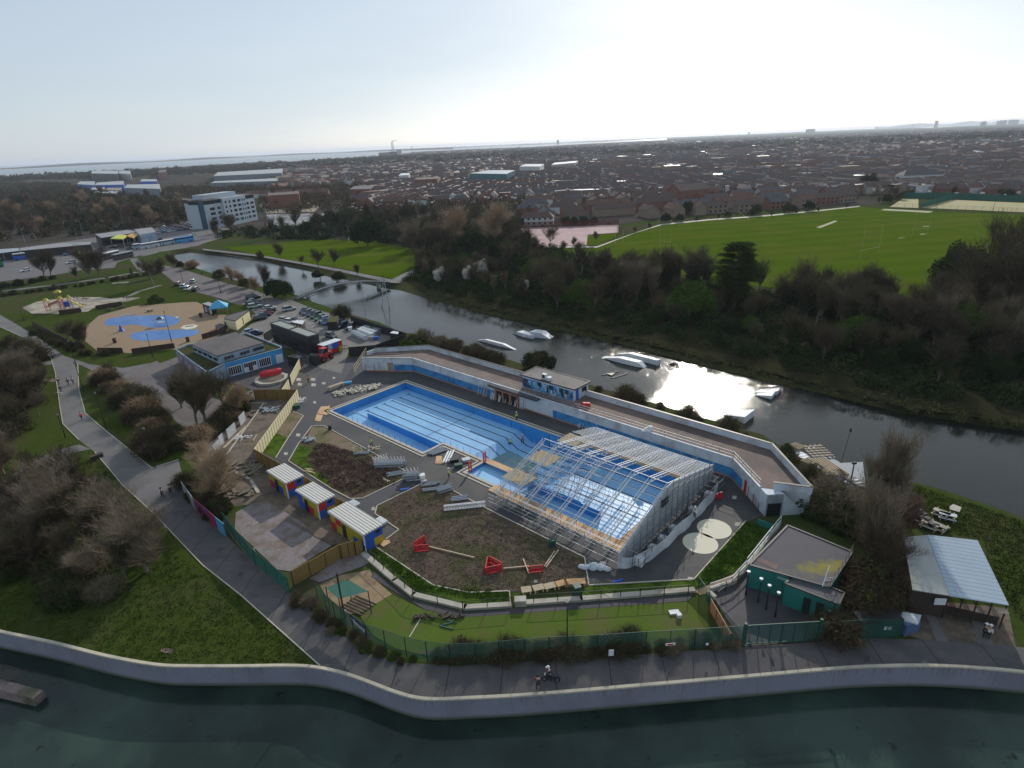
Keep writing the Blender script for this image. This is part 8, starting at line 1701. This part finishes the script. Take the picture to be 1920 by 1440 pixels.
def clumps(name,pts,n,per,rad,hgt,leaf,m_,lab,cat='undergrowth'):
 """leafy ground cover: clumps of small leaf faces inside a polygon"""
 rng=np.random.default_rng(n);w=[P(*q)for q in pts];xs=(min(p.x for p in w),max(p.x for p in w));ys=(min(p.y for p in w),max(p.y for p in w));V_=[];k=0
 while k<n:
  x,y=rng.uniform(*xs),rng.uniform(*ys)
  if not inside((x,y),w):continue
  k+=1;h_=hgt*rng.uniform(.4,1.2);d=rng.normal(size=(per,3));d/=np.linalg.norm(d,axis=1)[:,None];d[:,2]=np.abs(d[:,2]);p=d*rng.uniform(.6,1.05,(per,1))*np.array([rad,rad,h_])+np.array([x,y,0])
  a=rng.normal(size=(per,3));a/=np.linalg.norm(a,axis=1)[:,None];b_=np.cross(a,rng.normal(size=(per,3)));b_/=np.linalg.norm(b_,axis=1)[:,None];s_=leaf*rng.uniform(.5,1.2,(per,1));V_.append(np.stack([p-a*s_,p+b_*s_*.6,p+a*s_,p-b_*s_*.6],1).reshape(-1,3))
 v=np.concatenate(V_);m=MB();m.v=[tuple(x)for x in v.tolist()];m.f=[(4*i,4*i+1,4*i+2,4*i+3)for i in range(len(v)//4)];m.m=[0]*len(m.f);tag(m.build(name,m_),lab,cat,None,'stuff')
UG=[(755,525),(790,500),(960,440),(1060,474),(1400,548),(1700,578),(1920,605),(2200,680),(2200,830),(1920,778),(1700,745),(1500,695),(1300,650),(1100,606),(900,565),(795,538)]
clumps('undergrowth',UG,1000,190,2.3,3.0,.3,'leafdark','dark ivy and bramble undergrowth filling the wood across the moat');clumps('undergrowth',UG,260,130,2.1,2.4,.26,'leafolive','olive bramble undergrowth in the wood across the moat')
clumps('bank_weeds',[(800,565),(1100,635),(1500,733),(1920,812),(1920,790),(1500,712),(1100,612),(800,545)],500,60,.9,.7,.16,'leafolive','rough weeds on the far bank of the moat','weeds')
clumps('bed_debris',[(600,830),(700,860),(745,885),(740,905),(660,930),(625,912),(575,865)],560,20,.6,.28,.16,'mulch','brown uprooted plants heaped on the upper soil bed','plant debris');clumps('bed_debris',[(792,910),(910,957),(1090,1048),(1098,1098),(880,1108),(812,1094),(730,1035),(755,995),(712,960)],1300,12,.5,.12,.12,'straw','dry plant litter scattered over the large soil bed','plant debris')
clumps('lawn_weeds',[(1398,980),(1440,986),(1400,1052),(1331,1092),(1303,1096)],400,26,.5,.3,.1,'leafgreen','rough green plants on the bank below the pump house rail','weeds');clumps('lawn_weeds',[(706,1030),(812,1100),(955,1111),(957,1128),(785,1110),(695,1040)],260,26,.45,.3,.1,'leafgreen','rough green plants along the low wall of the soil bed','weeds')
LW=[(-250,365),(0,345),(120,345),(230,370),(345,372),(352,425),(160,440),(0,462),(-250,490)]
for q in range(150):
 while True:
  a=P(random.uniform(-120,350),random.uniform(362,452));
  if inside(a,[P(*z)for z in LW]):break
 k=random.choice(['bare0','bare1','bare2','bare3','russet','russet','ivy','ever','tan']);plant(k,a,random.uniform(.8,1.3),'%s tree in the wood beyond the main road on the left'%{'russet':'reddish bare','ivy':'ivy clad','ever':'dark evergreen','tan':'golden bare'}.get(k,'grey-brown bare'),'tree','trees of the wood beyond the main road','tree')
clumps('far_wood',LW,1500,120,5.5,7.5,.9,'leafbrown','brown mass of the winter wood beyond the main road on the left','wood');clumps('far_wood',LW,500,120,5.0,7.5,.9,'leafdark','dark evergreen mass of the wood beyond the main road on the left','wood')
BW_=[(400,445),(450,448),(560,450),(690,453),(780,466),(800,480),(960,455),(960,420),(800,410),(650,400),(560,425),(420,432)]
for q in range(95):
 while True:
  a=P(random.uniform(400,960),random.uniform(404,480))
  if inside(a,[P(*z)for z in BW_]):break
 k=random.choice(['bare0','bare1','bare2','bare3','ivy','ever','olive','pale' if random.random()<.3 else 'bare1']);plant(k,a,random.uniform(.7,1.15),'%s tree in the belt behind the park lawn beyond the moat'%{'ivy':'ivy clad','ever':'dark evergreen','olive':'olive green','pale':'pale bare'}.get(k,'grey-brown bare'),'tree','trees behind the park lawn','tree')
clumps('belt_undergrowth',BW_,500,110,3.2,4.2,.5,'leafdark','dark undergrowth of the tree belt behind the park lawn');
TW=[(300,355),(560,345),(760,335),(960,330),(1000,395),(860,405),(640,400),(500,400),(480,360),(350,372)]
clumps('town_trees',TW,1500,70,5.0,8.0,.9,'leafbrown','brown winter trees scattered among the roofs left of the town','trees');clumps('town_trees',[(960,412),(1240,402),(1600,372),(1920,362),(1920,290),(1500,290),(1000,315)],2000,40,3.6,6.5,.8,'leafbrown','brown garden trees scattered among the houses of the town','trees')
clumps('distant_trees',[(-100,345),(330,330),(700,312),(1000,300),(1920,262),(1920,248),(1000,283),(700,296),(330,318),(-100,338)],2600,50,22,13,4.0,'woodfloor','far trees fading into the horizon beyond the sheds and houses','trees')
belt([(1245,420),(1330,410.5),(1440,402),(1540,393)],9,['shrubdark','ever'],.55,'dark garden tree in the line behind the field path','tree','garden trees behind the field path','tree',1.5)
belt([(975,426),(1090,423),(1160,420)],6,['ever','shrubdark'],.5,'dark tree in the line behind the pink court','tree','trees behind the pink court','tree',1.0)
belt([(1640,384),(1700,368),(1920,373)],10,['ever','olive','bare1'],.55,'dark tree in the line behind the yellow pitches','tree','trees behind the yellow pitches','tree',2.0)
for i,(px,py)in enumerate(((1190,437),(1218,429),(1265,420),(1305,415),(1345,412),(1446,405),(1470,403),(1493,401),(1513,399),(1534,397),(1587,392))):plant('bare%d'%(i%4),P(px,py+1),.32,'thin young tree on the grass verge along the curved field path','tree','young trees along the field path','young_tree')
LL=[(150,860),(185,865),(290,975),(330,1040),(450,1118),(596,1246),(450,1244),(290,1242),(100,1200),(0,1180),(0,880)]
clumps('grass_tufts',LL,7000,8,.45,.10,.10,'lawn','tufts of grass on the lower left lawn','grass');clumps('grass_tufts',[(1700,905),(1850,955),(1920,980),(1960,1200),(1890,1140),(1840,1010),(1700,990)],2500,8,.45,.10,.10,'lawn','tufts of grass on the moat lawn','grass')
SUN_E,SKY_S,DUST,VEIL0,VEIL1,HAZE,EXPO=3.9,0.10,0.6,0.5,0.66,0.00006,-0.22
# ================================================================ camera, light, sky
cam=bpy.data.cameras.new('camera');co=bpy.data.objects.new('camera',cam);COL.objects.link(co)
cam.sensor_width=36.0;cam.lens=FPX/1920.0*36.0;cam.clip_start=0.5;cam.clip_end=60000
X=Vector((cr,-sr*sp,-sr*cp));Y=Vector((sr,cr*sp,cr*cp));Z=Vector((0,-cp,sp))
co.matrix_world=Matrix(((X.x,Y.x,Z.x,0),(X.y,Y.y,Z.y,0),(X.z,Y.z,Z.z,CAMH),(0,0,0,1)))
SC.camera=co
EL,AZ=math.radians(22.9),math.radians(17.8)
sd=Vector((math.sin(AZ)*math.cos(EL),math.cos(AZ)*math.cos(EL),math.sin(EL)))
sun=bpy.data.lights.new('sun','SUN');sun.energy=SUN_E;sun.angle=math.radians(0.53);sun.color=(1.0,0.93,0.83)
so=bpy.data.objects.new('sun',sun);COL.objects.link(so);so.rotation_euler=sd.to_track_quat('Z','Y').to_euler()
w=bpy.data.worlds.new('World');SC.world=w;w.use_nodes=True;nt=w.node_tree
sky=nt.nodes.new('ShaderNodeTexSky');sky.sky_type='NISHITA';sky.sun_disc=False;sky.sun_elevation=EL;sky.sun_rotation=AZ
sky.air_density=1.0;sky.dust_density=DUST;sky.ozone_density=1.5;sky.altitude=50
bg=nt.nodes['Background'];bg.inputs['Strength'].default_value=SKY_S
tc=nt.nodes.new('ShaderNodeTexCoord');mp=nt.nodes.new('ShaderNodeMapping');mp.inputs['Scale'].default_value=(1.0,1.0,6.0)
nz=nt.nodes.new('ShaderNodeTexNoise');nz.inputs['Scale'].default_value=2.2;nz.inputs['Detail'].default_value=5;nz.inputs['Roughness'].default_value=0.5
nt.links.new(tc.outputs['Generated'],mp.inputs['Vector']);nt.links.new(mp.outputs[0],nz.inputs['Vector'])
mr=nt.nodes.new('ShaderNodeMapRange');mr.inputs['From Min'].default_value=0.3;mr.inputs['From Max'].default_value=0.75;mr.inputs['To Min'].default_value=VEIL0;mr.inputs['To Max'].default_value=VEIL1
nt.links.new(nz.outputs['Fac'],mr.inputs['Value'])
vm=nt.nodes.new('ShaderNodeMix');vm.data_type='RGBA'
hs=nt.nodes.new('ShaderNodeHueSaturation');hs.inputs['Saturation'].default_value=0.5;hs.inputs['Value'].default_value=1.3;nt.links.new(sky.outputs[0],hs.inputs['Color'])
nt.links.new(mr.outputs[0],vm.inputs['Factor']);nt.links.new(hs.outputs[0],vm.inputs['A'])
vm.inputs['B'].default_value=(5.9,7.3,8.9,1);nt.links.new(vm.outputs['Result'],bg.inputs['Color'])
b=MB();b.box((0,12900,45.5),(52200,26300,99));hz=b.mesh('haze','white');hz.materials.clear()
hm=bpy.data.materials.new('haze');hm.use_nodes=True;hn=hm.node_tree;hn.nodes.remove(hn.nodes['Principled BSDF'])
pv_=hn.nodes.new('ShaderNodeVolumePrincipled');pv_.inputs['Color'].default_value=(0.80,0.88,1.0,1);pv_.inputs['Density'].default_value=HAZE;pv_.inputs['Anisotropy'].default_value=0.3
hn.links.new(pv_.outputs[0],hn.nodes['Material Output'].inputs['Volume']);hz.materials.append(hm)
if HAZE>0:
 ho=bpy.data.objects.new('haze',hz);COL.objects.link(ho);ho['kind']='stuff';ho['label']='thin pale haze over the distant town and harbour';ho['category']='haze'
SC.view_settings.view_transform='Standard';SC.view_settings.look='None';SC.view_settings.gamma=1.0;SC.view_settings.exposure=EXPO
SC.render.engine='CYCLES';SC.cycles.max_bounces=6;SC.cycles.transparent_max_bounces=12;SC.cycles.volume_bounces=1
SC.cycles.use_denoising=True
SC.render.resolution_x=1024;SC.render.resolution_y=768
